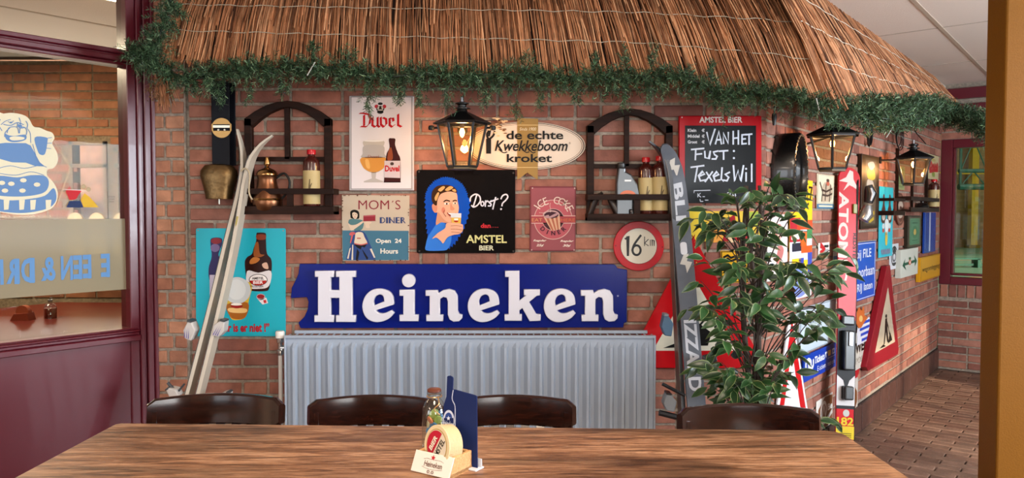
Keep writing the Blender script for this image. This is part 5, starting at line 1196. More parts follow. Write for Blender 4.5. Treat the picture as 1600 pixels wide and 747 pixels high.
gin(on(1031, .052, sz2), sz2, PF.hit(1031, 244, .052)[1] - sz2, .034, 'red-capped stoneware bottle on the right rack, beside the ski tips')
# copper coffee pot
p = on(418, .052, sz1); H = PF.hit(418, 246, .052)[1] - sz1
r_ = thing('copper_pot', 'copper coffee pot with spout and domed lid on the left rack', 'pot', loc=(p.x, p.y, sz1))
M_cop = mat('7a523a', .34, 1, name='old_copper', bump=.1, bscale=40); M_cop2 = mat('9a7448', .22, 1, name='brass_rim')
b = MB(); b.lathe([(.046, 0), (.056, .01), (.061, .035), (.060, .055), (.050, .08), (.041, .11), (.038, .13), (.041, .148), (.044, .152)], (0, 0, 0), 32, rot=.1); b.build('body', M_cop, r_, local=True, smooth=True)
b = MB(); b.lathe([(.043, .15), (.044, .155), (.042, .162), (.034, .172), (.018, .180), (.008, .184), (.006, .188), (.012, .194), (.013, .201), (.008, H - .0), (.003, H + .003)], (0, 0, 0), 28); b.build('lid', M_cop2, r_, local=True, smooth=True)
b = MB(); b.tube([(-.045, 0, .03), (-.065, -.0, .04), (-.075, 0, .07), (-.082, 0, .11), (-.095, 0, .128)], [.014, .012, .009, .007, .006], 10); b.build('spout', M_cop, r_, local=True, smooth=True)
b = MB(); b.tube(smooth_pts([(.036, 0, .14), (.07, 0, .16), (.092, 0, .13), (.088, 0, .09), (.056, 0, .05)], 4, False), .005, 8); b.build('handle', M_iron, r_, local=True, smooth=True)
b = MB(); b.lathe([(.0605, .045), (.0625, .05), (.0605, .055)], (0, 0, 0), 28); b.build('band', M_cop2, r_, local=True, smooth=True)
# oil can
p = on(972, .045, sz2)
r_ = thing('oil_can', 'black plastic oil can with orange and green badge on the right rack', 'can', loc=(p.x, p.y, sz2))
zc_ = PF.hit(972, 262, .045)[1] - sz2; X = lambda px: PF.hit(px, 300, .045)[0] - PF.hit(972, 300, .045)[0]
b = MB(); q = [(X(962), 0), (X(995), 0), (X(997), zc_ * .5), (X(994), zc_ * .68), (X(985), zc_ * .86), (X(976), zc_ * .92), (X(976), zc_), (X(965), zc_), (X(964), zc_ * .9), (X(962), zc_ * .7)]
b.prism(q, -.025, .025); rm = Matrix.Rotation(R(90), 4, 'X'); b.v = [rm @ v for v in b.v]; b.build('body', mat('15171a', .3, coat=.3), r_, local=True, bevel=.006, seg=2)
b = MB(); b.lathe([(.016, zc_ - .004), (.018, zc_), (.018, zc_ + .016), (.014, zc_ + .02)], ((X(965) + X(976)) / 2, 0, 0), 16); b.build('cap', mat('1c1e20', .35), r_, local=True, smooth=True)
b = MB(); mds = [mat('c05a2a', .4), mat('2a4a30', .4), mat('cfcfcf', .4)]
def oval(cx, cz, rx, rz, y, a0=0, a1=360): 
    e_ = ell(cx, cz, rx, rz, 20, a0, a1); b.add([V((x, y, z)) for x, z in e_], [tuple(range(len(e_)))])
cx_ = (X(966) + X(993)) / 2
b.mi = 0; oval(cx_, zc_ * .44, .034, .022, -.0262, 0, 180); b.mi = 1; oval(cx_, zc_ * .42, .036, .012, -.0266); b.mi = 2; b.add([V((cx_ - .014, -.0262, zc_ * .72)), V((cx_ + .014, -.0262, zc_ * .72)), V((cx_ + .014, -.0262, zc_ * .755)), V((cx_ - .014, -.0262, zc_ * .755))], [(0, 1, 2, 3)])
b.build('badge', mds, r_, local=True)
# leaning dark flat irons / tools on the right rack
for (pts, rr, lb) in (([(921, 333, .03), (930, 312, .04), (938, 304, .05)], [.012, .016, .010], 'dark wooden tool handle leaning at the left end of the right rack'), ([(950, 306, .04), (958, 318, .05), (968, 330, .05)], [.010, .018, .02], 'dark iron tool lying in the right rack below the rail')):
    w3 = [PF.pt(*[(lambda h_: (h_[0], h_[1]))(PF.hit(x, y, c))[k] for k in (0, 1)], c) for x, y, c in pts]
    w3[0 if pts[0][1] > pts[-1][1] else -1].z = sz2 + rr[0]
    r_ = thing('old_tool', lb, 'tool', loc=(w3[0].x, w3[0].y, sz2)); b = MB(); b.tube(w3, rr, 10); b.build('shaft', mat('241812', .35), r_, smooth=True)
    b = MB(); b.tube([w3[-1], w3[-1] + (w3[-1] - w3[-2]).normalized() * .012], rr[-1] * .7, 10); b.build('ferrule', M_iron, r_, smooth=True)
p = on(985, .05, sz2); r_ = thing('patterned_jar', 'small black jar with white pattern in front of the oil can', 'jar', loc=(p.x + .004, p.y - .02 * 0 - .026, sz2))
b = MB(); b.lathe([(.011, 0), (.0125, .003), (.0125, .032), (.010, .036)], (0, 0, 0), 18); b.build('body', mat('16181c', .3), r_, local=True, smooth=True)
b = MB(); rnd = random.Random(4)
for k in range(9): a = R(-90 + rnd.uniform(-55, 55)); z_ = rnd.uniform(.006, .03); b.box((.0127 * math.cos(a), .0127 * math.sin(a), z_), (.003, .003, .004))
b.build('pattern', mat('a8acb8', .5), r_, local=True)

# third, small rack at the end of the receding wall
a0_, zr_ = PR.hit(1421, 310, .09); a1_, _ = PR.hit(1466, 310, .09)
zb_ = PR.hit(1440, 331, .09)[1]; a0_ -= .0
r_ = thing('small_wall_rack', 'small dark wooden rack at the far end of the receding wall', 'rack', M=PR.M((a0_ + a1_) / 2, zb_))
for q in ((zb_, zb_ + .03), (zr_ - .012, zr_ + .014)): b = MB(); pbox(b, PR, a0_ + .01, a1_, *q, .086, .098); b.build('rail', M_dwood, r_)
b = MB(); pbox(b, PR, a0_ + .01, a1_, zb_, zb_ + .012, 0, .086); b.build('shelf_board', M_dwood, r_)
for a in (a0_ + .01, a1_ - .02): b = MB(); pbox(b, PR, a, a + .014, zb_, zb_ + .42, 0, .02); b.build('side_post', M_dwood, r_)
for a in (a0_ + .01, a1_ - .022): b = MB(); pbox(b, PR, a, a + .012, zr_ - .012, zr_ + .014, 0.02, .086); b.build('side_rail', M_dwood, r_)
b = MB(); pbox(b, PR, (a0_ + a1_) / 2 - .01, (a0_ + a1_) / 2 + .01, zb_ + .012, zb_ + .42, .0, .016); b.build('mullion', M_dwood, r_)
ap = PR.hit(1459, 320, .05)[0]; pp = PR.pt(ap, 0, .05); gin(pp, zb_ + .012, PR.hit(1459, 280, .05)[1] - zb_ - .012, .038, 'red-capped stoneware bottle on the small far rack')
ap = PR.hit(1441, 320, .045)[0]; pp = PR.pt(ap, zb_ + .012, .045)
r_ = thing('dark_flask', 'small dark round flask lying on the small far rack', 'flask', loc=pp); b = MB(); b.lathe([(.02, 0), (.04, .01), (.045, .03), (.03, .05), (.012, .055), (.012, .07)], (0, 0, 0), 16); b.build('body', mat('14100e', .3), r_, local=True, smooth=True)
b = MB(); b.lathe([(.014, .07), (.014, .078)], (0, 0, 0), 12); b.build('stopper', mat('3a2a1c', .5), r_, local=True)

# ================================================================= COW BELL
a_, z_ = PF.hit(342, 290, .06)
r_ = thing('cow_bell', 'large brass cow bell on a dark leather strap with brass buckle', 'bell', M=PF.M(a_, z_, 0))
zt_ = PF.hit(342, 258, .06)[1] - z_; zb_ = PF.hit(342, 311, .06)[1] - z_
b = MB(); n = 28; vs = []
prof = [(.03, zt_ + .004, .02), (.058, zt_ - .002, .034), (.075, zt_ - .024, .042), (.076, zt_ - .046, .043), (.064, zt_ - .088, .040), (.053, zb_ + .004, .036), (.054, zb_, .037), (.050, zb_, .034), (.05, zt_ - .06, .03)]
for rx, yy, rz in prof:
    for j in range(n):
        a = 2 * math.pi * j / n; ca, sa = math.cos(a), math.sin(a); k_ = .8; ex = math.copysign(abs(ca) ** k_, ca); ez = math.copysign(abs(sa) ** k_, sa)
        vs.append(V((rx * ex, yy, .058 + rz * ez)))
b.add(vs, [(i * n + j, i * n + (j + 1) % n, (i + 1) * n + (j + 1) % n, (i + 1) * n + j) for i in range(len(prof) - 1) for j in range(n)] + [tuple(range(n))])
b.build('bell_body', mat('6a5436', .38, .9, name='old_brass', bump=.5, bscale=50, var=.2), r_, local=True, smooth=True)
b = MB(); b.tube([(0, zb_ + .03, .058), (0, zb_ - .022, .058)], .004, 8); b.build('clapper', mat('9a958c', .3, .8), r_, local=True)
xs0, xs1 = PF.hit(333, 200, .05)[0] - a_, PF.hit(361, 200, .05)[0] - a_; ztop = PF.hit(340, 128, .05)[1] - z_
M_lea = mat('0c0d14', .45, name='dark_leather', bump=.2, bscale=90, spec=.12)
b = MB(); b.box(((xs0 + xs1) / 2, (zt_ + ztop) / 2, .064), (xs1 - xs0, ztop - zt_, .005)); b.box(((xs0 + xs1) / 2 + .012, (zt_ + ztop) / 2, .03), (xs1 - xs0, ztop - zt_, .005)); b.build('strap', M_lea, r_, local=True, bevel=.001)
b = MB(); b.tube([((xs0 + xs1) / 2, ztop - .005, .0), ((xs0 + xs1) / 2, ztop - .005, .07)], .008, 8); b.build('peg', M_iron, r_, local=True)
bx, by = PF.hit(346.5, 200, .068); bx -= a_; by -= z_; rr = .041
b = MB(); o_ = ell(bx, by, rr, rr, 32)
top_ = [p for p in ell(bx, by, rr, rr, 32, 25, 155)]; bot_ = [p for p in ell(bx, by, rr, rr, 32, 195, 345)]
b.prism(top_ + [(bx - rr * .9, by + rr * .38), (bx + rr * .9, by + rr * .38)], .067, .071); b.prism(bot_ + [(bx + rr * .9, by - .3 * rr), (bx - rr * .9, by - .3 * rr)], .067, .071)
b.prism([(bx - rr, by + rr * .42), (bx - rr * .86, by + rr * .42), (bx - rr * .86, by - rr * .35), (bx - rr, by - rr * .3)], .067, .071); b.prism([(bx + rr, by + rr * .42), (bx + rr * .86, by + rr * .42), (bx + rr * .86, by - rr * .35), (bx + rr, by - rr * .3)], .067, .071)
bk_ = b.build('buckle', mat('9a7a4a', .35, .8), r_, local=True)
b = MB(); 
for x_ in (-.013, .013): b.lathe([(.005, .067), (.005, .071), (.003, .073)], (bx + x_, by - .2 * rr - 0, 0), 10)
b.box((bx, by + .14 * rr, .071), (rr * 1.7, .010, .004)); b.build('rivet', mat('b8b4a8', .3, .9), bk_, local=True)

# ================================================================= LANTERNS
M_lg = None
def lantern(pl, apx, arm_y, cpx, ytop, roof_y, y0, y1, dist, scale, label, watts):
    a_, z_ = pl.hit(cpx, roof_y, dist)
    c = pl.pt(a_, 0, dist); zr = z_; zb = pl.hit(cpx, y1, dist)[1]
    Rf, Rt, Rb = .118 * scale, .098 * scale, .059 * scale; rot = R(0) + (0 if pl is PF else math.atan2(pl.u.y, pl.u.x) * 0 + .12)
    r_ = thing('wall_lantern', label, 'lantern', loc=(c.x, c.y, zr), group='hexagonal wall lanterns')
    hx = lambda r, z: [V((r * math.cos(R(60 * j) + rot), r * math.sin(R(60 * j) + rot), z)) for j in range(6)]
    zt = pl.hit(cpx, ytop, dist)[1] - zr; body = zb - zr
    b = MB(); v0, v1 = hx(Rf, 0), hx(.028 * scale, .042 * scale); v2 = hx(Rf * .98, -.005); b.add(v2 + v0 + v1, [(i, (i + 1) % 6, 6 + (i + 1) % 6, 6 + i) for i in range(6)] + [(6 + i, 6 + (i + 1) % 6, 12 + (i + 1) % 6, 12 + i) for i in range(6)] + [(12, 13, 14, 15, 16, 17)])
    b.build('roof', M_black, r_, local=True)
    b = MB(); k = scale
    b.lathe([(.024 * k, .040 * k), (.020 * k, .052 * k), (.034 * k, .054 * k), (.034 * k, .057 * k), (.018 * k, .062 * k), (.018 * k, .07 * k), (.028 * k, .074 * k), (.028 * k, .077 * k), (.014 * k, .082 * k), (.006 * k, .084 * k)], (0, 0, 0), 20); fn_ = b.build('finial', M_black, r_, local=True, smooth=True)
    b = MB(); b.lathe([(.007 * k, .082 * k), (.007 * k, .104 * k)], (0, 0, 0), 12); b.build('finial_pin', mat('8a8a90', .3, .8), fn_, local=True)
    t_, bt_ = hx(Rt, -.004), hx(Rb, body + .012)
    for j in range(6):
        b = MB(); b.tube([t_[j], bt_[j]], .0055 * k, 6); b.build('frame_bar', M_black, r_, local=True)
        q = [t_[j], t_[(j + 1) % 6], bt_[(j + 1) % 6], bt_[j]]; cc = sum(q, V()) / 4
        b = MB(); b.add([cc + (p - cc) * .97 for p in q], [(0, 1, 2, 3)]); b.build('pane', glass_l, r_, local=True)
    for zz, rr in ((-.006, Rt), (body + .012, Rb)):
        h_ = hx(rr, zz); b = MB()
        for j in range(6): b.tube([h_[j], h_[(j + 1) % 6]], .005 * k, 6)
        b.build('frame_ring', M_black, r_, local=True)
    b = MB(); b.add(hx(Rb, body + .008) + hx(Rb, body), [(0, 1, 2, 3, 4, 5), (6, 7, 8, 9, 10, 11)] + [(i, (i + 1) % 6, 6 + (i + 1) % 6, 6 + i) for i in range(6)]); b.build('bottom_plate', mat('5a4a30', .6), r_, local=True)
    b = MB(); b.lathe([(.009, -.004), (.009, -.018), (.007, -.022)], (0, 0, 0), 12); sk_ = b.build('socket', mat('6a5a44', .4), r_, local=True)
    b = MB(); b.lathe([(.005, -.022), (.009, -.030), (.011, -.038), (.008, -.050), (.002, -.058)], (0, 0, 0), 14); b.build('bulb', mat('ffb766', .3, emit=22, name='lit_bulb'), sk_, local=True, smooth=True)
    l = bpy.data.lights.new('bulb_light', 'POINT'); l.energy = watts; l.color = (1, .52, .22); l.shadow_soft_size = .017; lo = bpy.data.objects.new('bulb_light', l); COL.objects.link(lo); lo.parent = r_; lo.location = (0, 0, -.064)
    # arm to the wall
    aa, za = pl.hit(apx, arm_y, .03); wp_ = pl.pt(aa, za, 0); inv = MW[r_.name].inverted()
    b = MB(); tp = V((c.x, c.y, zr - .008)); st = pl.pt(aa, zr - .008 if pl is PF else za, .0)
    b.tube([st, tp], .0045, 8); b.tube([st, st + pl.n * .008], .022, 12); b.build('arm', M_iron, r_, smooth=True)
    if pl is PF:
        for sx in (-1, 1): b = MB(); b.tube([tp + V((sx * .118 * k, 0, -.012)), tp + V((sx * .095 * k, 0, -.012))], .004, 8); b.lathe([(.003, -.01), (.011, -.008), (.013, 0), (.011, .008), (.003, .01)], (c.x + sx * .123 * k, c.y, zr - .02), 12); b.build('side_knob', M_iron, r_, smooth=True)
    return r_
glass_l = glass_mat('lantern_glass', 'f4ecd8', .03, .02, 'a08a60', .03)
lantern(PF, 722, 195, 722, 150, 192, 198, 265, .19, 1.0, 'black hexagonal lantern nearest, above the black beer sign', 3.4)
lantern(PR, 1243, 232, 1301, 190, 211, 211, 268, .17, 1.06, 'middle black hexagonal lantern, above the red ski', 3.2)
lantern(PR, 1383, 250, 1427, 222, 247, 249, 290, .17, 1.06, 'farthest black hexagonal lantern, above the small wall rack', 3.0)
# black cable coiled above the far lantern
a_, z_ = PR.hit(1404, 214, .02); r_ = thing('cable_coil', 'black electric cable coiled on the dark wall above the far lantern', 'cable', M=PR.M(a_, z_, .02))
b = MB()
for k in range(3):
    rr = .072 + .012 * k; pts = [(rr * math.cos(2 * math.pi * j / 24) + .006 * k, rr * .82 * math.sin(2 * math.pi * j / 24) - .004 * k, .004 * k) for j in range(25)]; b.tube(pts, .0032, 6)
b.build('coil', M_black, r_, local=True, smooth=True)
e_ = PR.hit(1431, 226, .1); b = MB(); b.tube(smooth_pts([(.02, .075, .01), (.09, .085, .03), (.17, .07, .05), (e_[0] - a_ + .01, .03, .08), (e_[0] - a_, e_[1] - z_, .14)], 5, False), .0032, 6); b.build('lead', M_black, r_, local=True, smooth=True)
for x_, yt, yb, lb in ((1210, 170, 196, 'short black tassel hook hanging under the garland near the corner'), (1362, 190, 226, 'dark looped cord hanging under the garland above the framed picture')):
    a_, z_ = PR.hit(x_, yt, .03); zb_ = PR.hit(x_, yb, .03)[1]; r_ = thing('hanging_cord', lb, 'cord', M=PR.M(a_, z_, .0))
    b = MB()
    if x_ == 1210: b.tube([(0, .1, .03), (0, -.02, .03)], .004, 6); b.lathe([(.004, -.02)], (0, 0, 0), 3) if 0 else None; b.tube([(0, -.02, .03), (0, -.035, .03), (0, zb_ - z_, .03)], [.009, .012, .006], 10)
    else: b.tube(smooth_pts([(-.05, .08, .02), (-.055, -.02, .02), (-.03, -.1, .02), (0, -.14, .02), (.04, -.09, .02), (.06, .06, .02)], 5, False), .008, 8)
    b.build('cord', M_black, r_, local=True, smooth=True)
    b = MB(); b.tube([(0, .1, 0), (0, .1, .035)], .004, 6); b.build('hook', M_iron, r_, local=True)

# ================================================================= SKIS
class LP(Sign):
    """print laid on a local frame (metres, y up)"""
    def __init__(s, root, z, rough=.4): s.root = root; s.t = z; s.art = {}; s.let = {}; s.rough = rough; s.uv = True; s.a0 = s.b1 = s.ac = s.bc = 0
    def map(s, x, y): return (x, y)
def ski_edge(name, label, path, th, width, group, mats, tipn=3):
    pts = [at_y(x, y, d) for x, y, d in path]
    last = pts[-1]; d0 = pts[-1] - pts[-2]; k = (.006 - last.z) / d0.z; pts.append(last + V((d0.x * k, min(-.02, d0.y * k), d0.z * k)) if False else V((last.x + d0.x * k, last.y - .12, .006)))
    pts = [V(p) for p in smooth_pts([tuple(p) for p in pts], 4, False)]; n = len(pts)
    fr = []; sec = []
    for i in range(n):
        t = (pts[min(i + 1, n - 1)] - pts[max(i - 1, 0)]).normalized(); a = V((0, 1, 0)).cross(t).normalized(); fr.append((a, V((0, 1, 0))))
        w_ = width * min(1, .25 + i / 9); h_ = th * min(1, .45 + i / 16)
        sec.append([(-h_ / 2, -w_ / 2), (h_ / 2, -w_ / 2), (h_ / 2, w_ / 2), (-h_ / 2, w_ / 2)])
    r_ = thing(name, label, 'ski', loc=(pts[-1].x, pts[-1].y, 0), group=group)
    b = MB(); b.sweep(pts, fr, sec); b.build('ski_body', mats[0], r_, smooth=True)
    b = MB(); b.sweep([p + f[0] * (th * .5 + .0012) for p, f in zip(pts[6:], fr[6:])], fr[6:], [(-.0016, -width * .5), (.0016, -width * .5), (.0016, width * .5), (-.0016, width * .5)]); b.build('ski_base', mats[1], r_, smooth=True)
    return r_, pts, fr
def binding(r_, c, w_, h_, m1, m2, tilt, sgn, purple=False):
    M = Matrix.Translation(c) @ Matrix.Rotation(tilt, 4, 'Y')
    b = MB(); q = [(-w_ * .35 * sgn, -h_ / 2), (w_ * .25 * sgn, -h_ * .48), (w_ * .6 * sgn, -h_ * .1), (w_ * .45 * sgn, h_ * .48), (w_ * .1 * sgn, h_ / 2), (-w_ * .45 * sgn, h_ * .1)]
    b.prism(q, -.03, .02); rm = M @ Matrix.Rotation(R(90), 4, 'X'); b.v = [rm @ p for p in b.v]; bd_ = b.build('binding', m1, r_, bevel=.004, seg=2)
    b = MB(); b.box((w_ * .27 * sgn, .0, h_ * .5), (w_ * .42, .05, h_ * .12)); b.v = [M @ p for p in b.v]; b.build('binding_clip', m2, bd_, bevel=.002)
    if purple:
        b = MB()
        for k in range(3): b.add([M @ V((x, -.0212 - .0 - .01, z)) for x, z in ((w_ * (-.2 + .18 * k) * sgn, -h_ * .38), (w_ * (-.12 + .18 * k) * sgn, -h_ * .38), (w_ * (.08 + .16 * k) * sgn, h_ * .2))], [(0, 1, 2)])
        b.build('purple_stripe', mat('4a3a8c', .4), bd_)
M_sw = mat('b8ae9e', .4, name='ski_sidewall'); M_sb = mat('2a2622', .35, name='ski_base'); M_bw = mat('b9b4b0', .35, name='binding_white'); M_bg = mat('3a3c40', .4)
r_, pts, fr = ski_edge('alpine_ski', 'white-edged ski leaning left, the outer one of the pair with tip curling up', [(371, 202, 3.10), (380, 240, 3.11), (379, 285, 3.11), (358, 372, 3.08), (330, 487, 3.03), (290, 640, 2.96)], .014, .062, 'skis leaning at the left of the front wall', (M_sw, M_sb))
binding(r_, at_y(300, 516, 2.99), .045, .075, M_bw, M_bg, R(18), -1, True); binding(r_, at_y(273, 612, 2.93), .035, .05, M_bw, M_bg, R(-35), -1)
b = MB(); b.tube([at_y(262, 598, 2.93), at_y(288, 626, 2.93)], .006, 8); b.tube([at_y(268, 625, 2.93), at_y(288, 600, 2.93)], .004, 8); b.build('brake_arm', M_bg, r_)
r_, pts, fr = ski_edge('alpine_ski', 'white-edged ski leaning left, the inner one of the pair with tip hooked to the right', [(426, 212, 3.10), (404, 232, 3.10), (388, 268, 3.10), (370, 372, 3.07), (345, 487, 3.02), (307, 640, 2.95)], .014, .062, 'skis leaning at the left of the front wall', (M_sw, M_sb))
binding(r_, at_y(343, 512, 2.99), .045, .07, M_bw, M_bg, R(14), 1, True); binding(r_, at_y(352, 617, 2.93), .03, .04, M_bw, M_bg, R(30), 1)
b = MB(); b.tube([at_y(318, 628, 2.93), at_y(350, 622, 2.93)], .005, 8); b.build('brake_arm', M_bg, r_)
r_ = thing('ski_strap', 'cream cord tied around the two left ski shafts below the tips', 'strap', loc=at_y(383, 270, 3.08))
b = MB(); b.tube(smooth_pts([tuple(at_y(x, y, 3.055)) for x, y in ((376, 268), (383, 263), (390, 272), (389, 300), (394, 312))], 4, False), .0035, 8); b.build('cord', mat('a8987c', .6), r_, smooth=True)
b = MB(); b.tube([at_y(371, 338, 3.05), at_y(367, 366, 3.05)], [.004, .006], 8); b.build('toggle', mat('9a8a3a', .4), r_)

# Right pair in front of the big triangle: one shows its printed face
def face_ski(name, label, path, halfw, th, yaw, col, group, ext=True):
    pts = [at_y(x, y, d) for x, y, d in path]
    if ext: l_, d0 = pts[-1], pts[-1] - pts[-2]; k = (.006 - l_.z) / d0.z; pts.append(V((l_.x + d0.x * k, l_.y - .13, .006)))
    pts = [V(p) for p in smooth_pts([tuple(p) for p in pts], 5, False)]; n = len(pts); ax = V((math.cos(yaw), math.sin(yaw), 0)); fr = []; sec = []
    for i in range(n):
        t = (pts[min(i + 1, n - 1)] - pts[max(i - 1, 0)]).normalized(); a = (ax - t * ax.dot(t)).normalized(); nn_ = a.cross(t); fr.append((a, nn_, t))
        w_ = halfw * min(1, .12 + math.sqrt(i / 9)) if i < 8 else halfw
        sec.append([(-w_, -th / 2), (w_, -th / 2), (w_, th / 2), (-w_, th / 2)])
    r_ = thing(name, label, 'ski', loc=(pts[-1].x, pts[-1].y, 0), group=group)
    b = MB(); b.sweep(pts, [f[:2] for f in fr], sec); b.build('ski_body', col, r_, smooth=True)
    return r_, pts, fr
r_, pts, fr = face_ski('alpine_ski', 'grey ski with white BLIZZARD lettering right of the radiator', [(1036, 226, 3.05), (1048, 250, 3.08), (1059, 300, 3.10), (1067, 380, 3.08), (1074, 460, 3.04), (1082, 560, 2.99), (1089, 645, 2.94)], .037, .011, R(4), mat('585d66', .3, name='blizzard_grey', spec=.3, var=.15, bscale=12), 'skis leaning right of the radiator')
def along(z):
    for p, q, f in zip(pts, pts[1:], fr):
        if p.z >= z >= q.z: k = (p.z - z) / (p.z - q.z); return p.lerp(q, k), f
    return pts[-1], fr[-1]
def ski_text(r_, txt, y0, y1, hw_, col, depth, bold=.03, off=.0065, sgn=1, dx=0):
    z0, z1 = at_y(1070, y0, depth).z, at_y(1070, y1, depth).z; vs, fs, tx0, tx1, ty0, ty1 = text_geo(txt, bold, 0, 1); out = []
    for x, y in vs:
        z = z0 + (z1 - z0) * (x - tx0) / (tx1 - tx0); p, f = along(z); nrm = f[1] if f[1].y < 0 else -f[1]
        out.append(p + f[0] * (((y - ty0) / (ty1 - ty0) - .5) * 2 * hw_ + dx) + nrm * off)
    b = MB(); b.add(out, fs); b.build('lettering', mat(col, .4), r_)
ski_text(r_, 'BLIZZARD', 288, 330, .024, 'b9bcc4', 3.09) if False else None
ski_text(r_, 'BLI', 286, 345, .022, 'aeb2ba', 3.09); ski_text(r_, 'IZZARD', 500, 606, .026, 'b9bcc4', 3.02)
def bolt_mark(y, col='b4b0a8'):
    z = at_y(1060, y, 3.07).z; p, f = along(z); nrm = f[1] if f[1].y < 0 else -f[1]; b = MB(); up = -f[2]
    q = [(-.004, .045), (.018, .05), (.008, .012), (.03, .006), (.004, -.05), (.0, -.008), (-.022, -.002)]
    b.add([p + f[0] * x + up * y_ * .8 + nrm * .0065 for x, y_ in q], [tuple(range(len(q)))]); b.build('lightning_mark', mat(col, .4), r_)
bolt_mark(262); bolt_mark(412)
z = at_y(1068, 388, 3.08).z; p, f = along(z); b = MB(); b.add([p + f[0] * x - f[2] * y + V((0, -.0068, 0)) for x, y in rrect(-.014, -.026, .014, .026, .01, 3)], [tuple(range(16))][:1] if len(rrect(0,0,1,1,.1,3)) == 16 else [tuple(range(len(rrect(0,0,1,1,.1,3))))]); b.build('oval_badge', mat('c0c0c4', .4), r_)
binding(r_, at_y(1108, 560, 2.93), .05, .03, mat('16171a', .4), M_bg, R(10), 1)
r_, pts2, fr2 = ski_edge('alpine_ski', 'dark ski seen edge-on left of the grey ski, with blue toe binding', [(1014, 221, 3.06), (1030, 236, 3.10), (1043, 262, 3.11), (1050, 330, 3.12), (1054, 420, 3.11), (1059, 520, 3.07), (1066, 645, 3.00)], .014, .07, 'skis leaning right of the radiator', (mat('24262b', .35), mat('57504c', .4)))
binding(r_, at_y(1043, 508, 3.00), .045, .085, mat('3f5f7c', .4), mat('7c8794', .4), R(4), -1)
binding(r_, at_y(1047, 628, 2.95), .05, .07, mat('7b838c', .35), mat('15171b', .4), R(8), -1); b = MB(); b.tube([at_y(1035, 600, 2.95), at_y(1070, 618, 2.95)], .007, 8); b.tube([at_y(1030, 645, 2.95), at_y(1058, 652, 2.95)], .012, 8); b.build('brake_arm', mat('15171b', .4), r_)

# red ski by the receding wall
top_p, bot_p = at_y(1327, 262, 3.93), at_y(1318, 741, 3.70); bot_p.z = .004
up = (top_p - bot_p).normalized(); xx = V((.985, .17, 0)); xx = (xx - up * xx.dot(up)).normalized(); zz = xx.cross(up)
if zz.y > 0: zz = -zz; 
Mx = Matrix(((xx.x, up.x, zz.x, bot_p.x), (xx.y, up.y, zz.y, bot_p.y), (xx.z, up.z, zz.z, bot_p.z), (0, 0, 0, 1)))
Ls = (top_p - bot_p).length; hw_ = .062
r_ = thing('alpine_ski', 'wide red ski with white ATOMIC lettering by the receding wall', 'ski', M=Mx, group='skis by the receding wall')
q = ell(0, Ls - .06, hw_, .06, 20, 0, 180) + [(-hw_ * .8, Ls * .5), (-hw_ * .78, 0), (hw_ * .78, 0), (hw_ * .8, Ls * .5)]
b = MB(); b.prism(q, -.008, .004); b.build('ski_body', mat('a8121c', .3, name='red_ski', spec=.15), r_, local=True, bevel=.002)
yy = lambda py: (at_y(1325, py, 3.85).z) / up.z
lp = LP(r_, .004)
WT = 'c0aea6'
lp.poly([(-.06, yy(285)), (-.02, yy(278)), (.0, yy(266)), (.02, yy(268)), (.022, yy(280)), (.055, yy(298)), (.02, yy(292)), (.0, yy(290)), (-.035, yy(300)), (-.01, yy(286))], WT, 1)
lp.text('ATOMIC', -.215 + -.01, yy(345) - 0, .2, yy(345) - 1, WT, 1) if False else None
vs, fs, tx0, tx1, ty0, ty1 = text_geo('ATOMIC', .03, 0, 1); y0_, y1_ = yy(302), yy(440); mbt = lp._mb(lp.let, WT)
mbt.add([V((-.03 + ((y - ty0) / (ty1 - ty0) - .5) * .056, y0_ + (y1_ - y0_) * (x - tx0) / (tx1 - tx0), .0046)) for x, y in vs], fs)
vs, fs, tx0, tx1, ty0, ty1 = text_geo('REDSTER', .03, 0, 1); y0_, y1_ = yy(365), yy(410); mbt = lp._mb(lp.let, '2a1214')
mbt.add([V((.036 + ((y - ty0) / (ty1 - ty0) - .5) * .02, y0_ + (y1_ - y0_) * (x - tx0) / (tx1 - tx0), .0046)) for x, y in vs], fs)
lp.poly([(-.05, yy(500)), (.05, yy(500)), (.05, yy(632)), (-.05, yy(632))], '1a1a1c', 1)
lp.poly([(-.05, yy(582)), (-.015, yy(590)), (.0, yy(606)), (.02, yy(590)), (.05, yy(582)), (.05, yy(627)), (-.05, yy(627))], 'b4b0b0', 2)
lp.poly(ell(0.005, yy(638), .018, .018, 18), 'a0a09c', 3); lp.poly([(-.05, yy(657)), (.05, yy(657)), (.05, yy(676)), (-.05, yy(674))], 'b8a022', 2); lp.text('182', -.045, yy(653), .04, yy(668), 'b8a022', 3, .03) if False else None
for k in range(3): lp.rect(-.04, yy(667 + 2.4 * k), .035, yy(668 + 2.4 * k), '4a4010', 4)
lp.text('182', -.046, yy(644), .046, yy(656), 'b8a022', 3, .03); lp.done()
b = MB(); b.box((.0, yy(545), .02), (.06, .2, .035)); b.box((0, yy(500), .014), (.07, .05, .02)); b.build('binding', mat('111214', .35), r_, local=True, bevel=.008, seg=2)
b = MB(); b.box((.0, yy(608), .02), (.05, .07, .04)); b.build('binding', mat('0f1012', .35), r_, local=True, bevel=.008, seg=2); b = MB(); b.box((.0, yy(528), .04), (.022, .07, .01)); b.build('binding_plate', mat('8a8c90', .3, .6), r_, local=True, bevel=.002)
b = MB(); b.box((.030, yy(327), .009), (.022, .05, .012)); b.build('yellow_clip', mat('6a6a1c', .4), r_, local=True, bevel=.002)
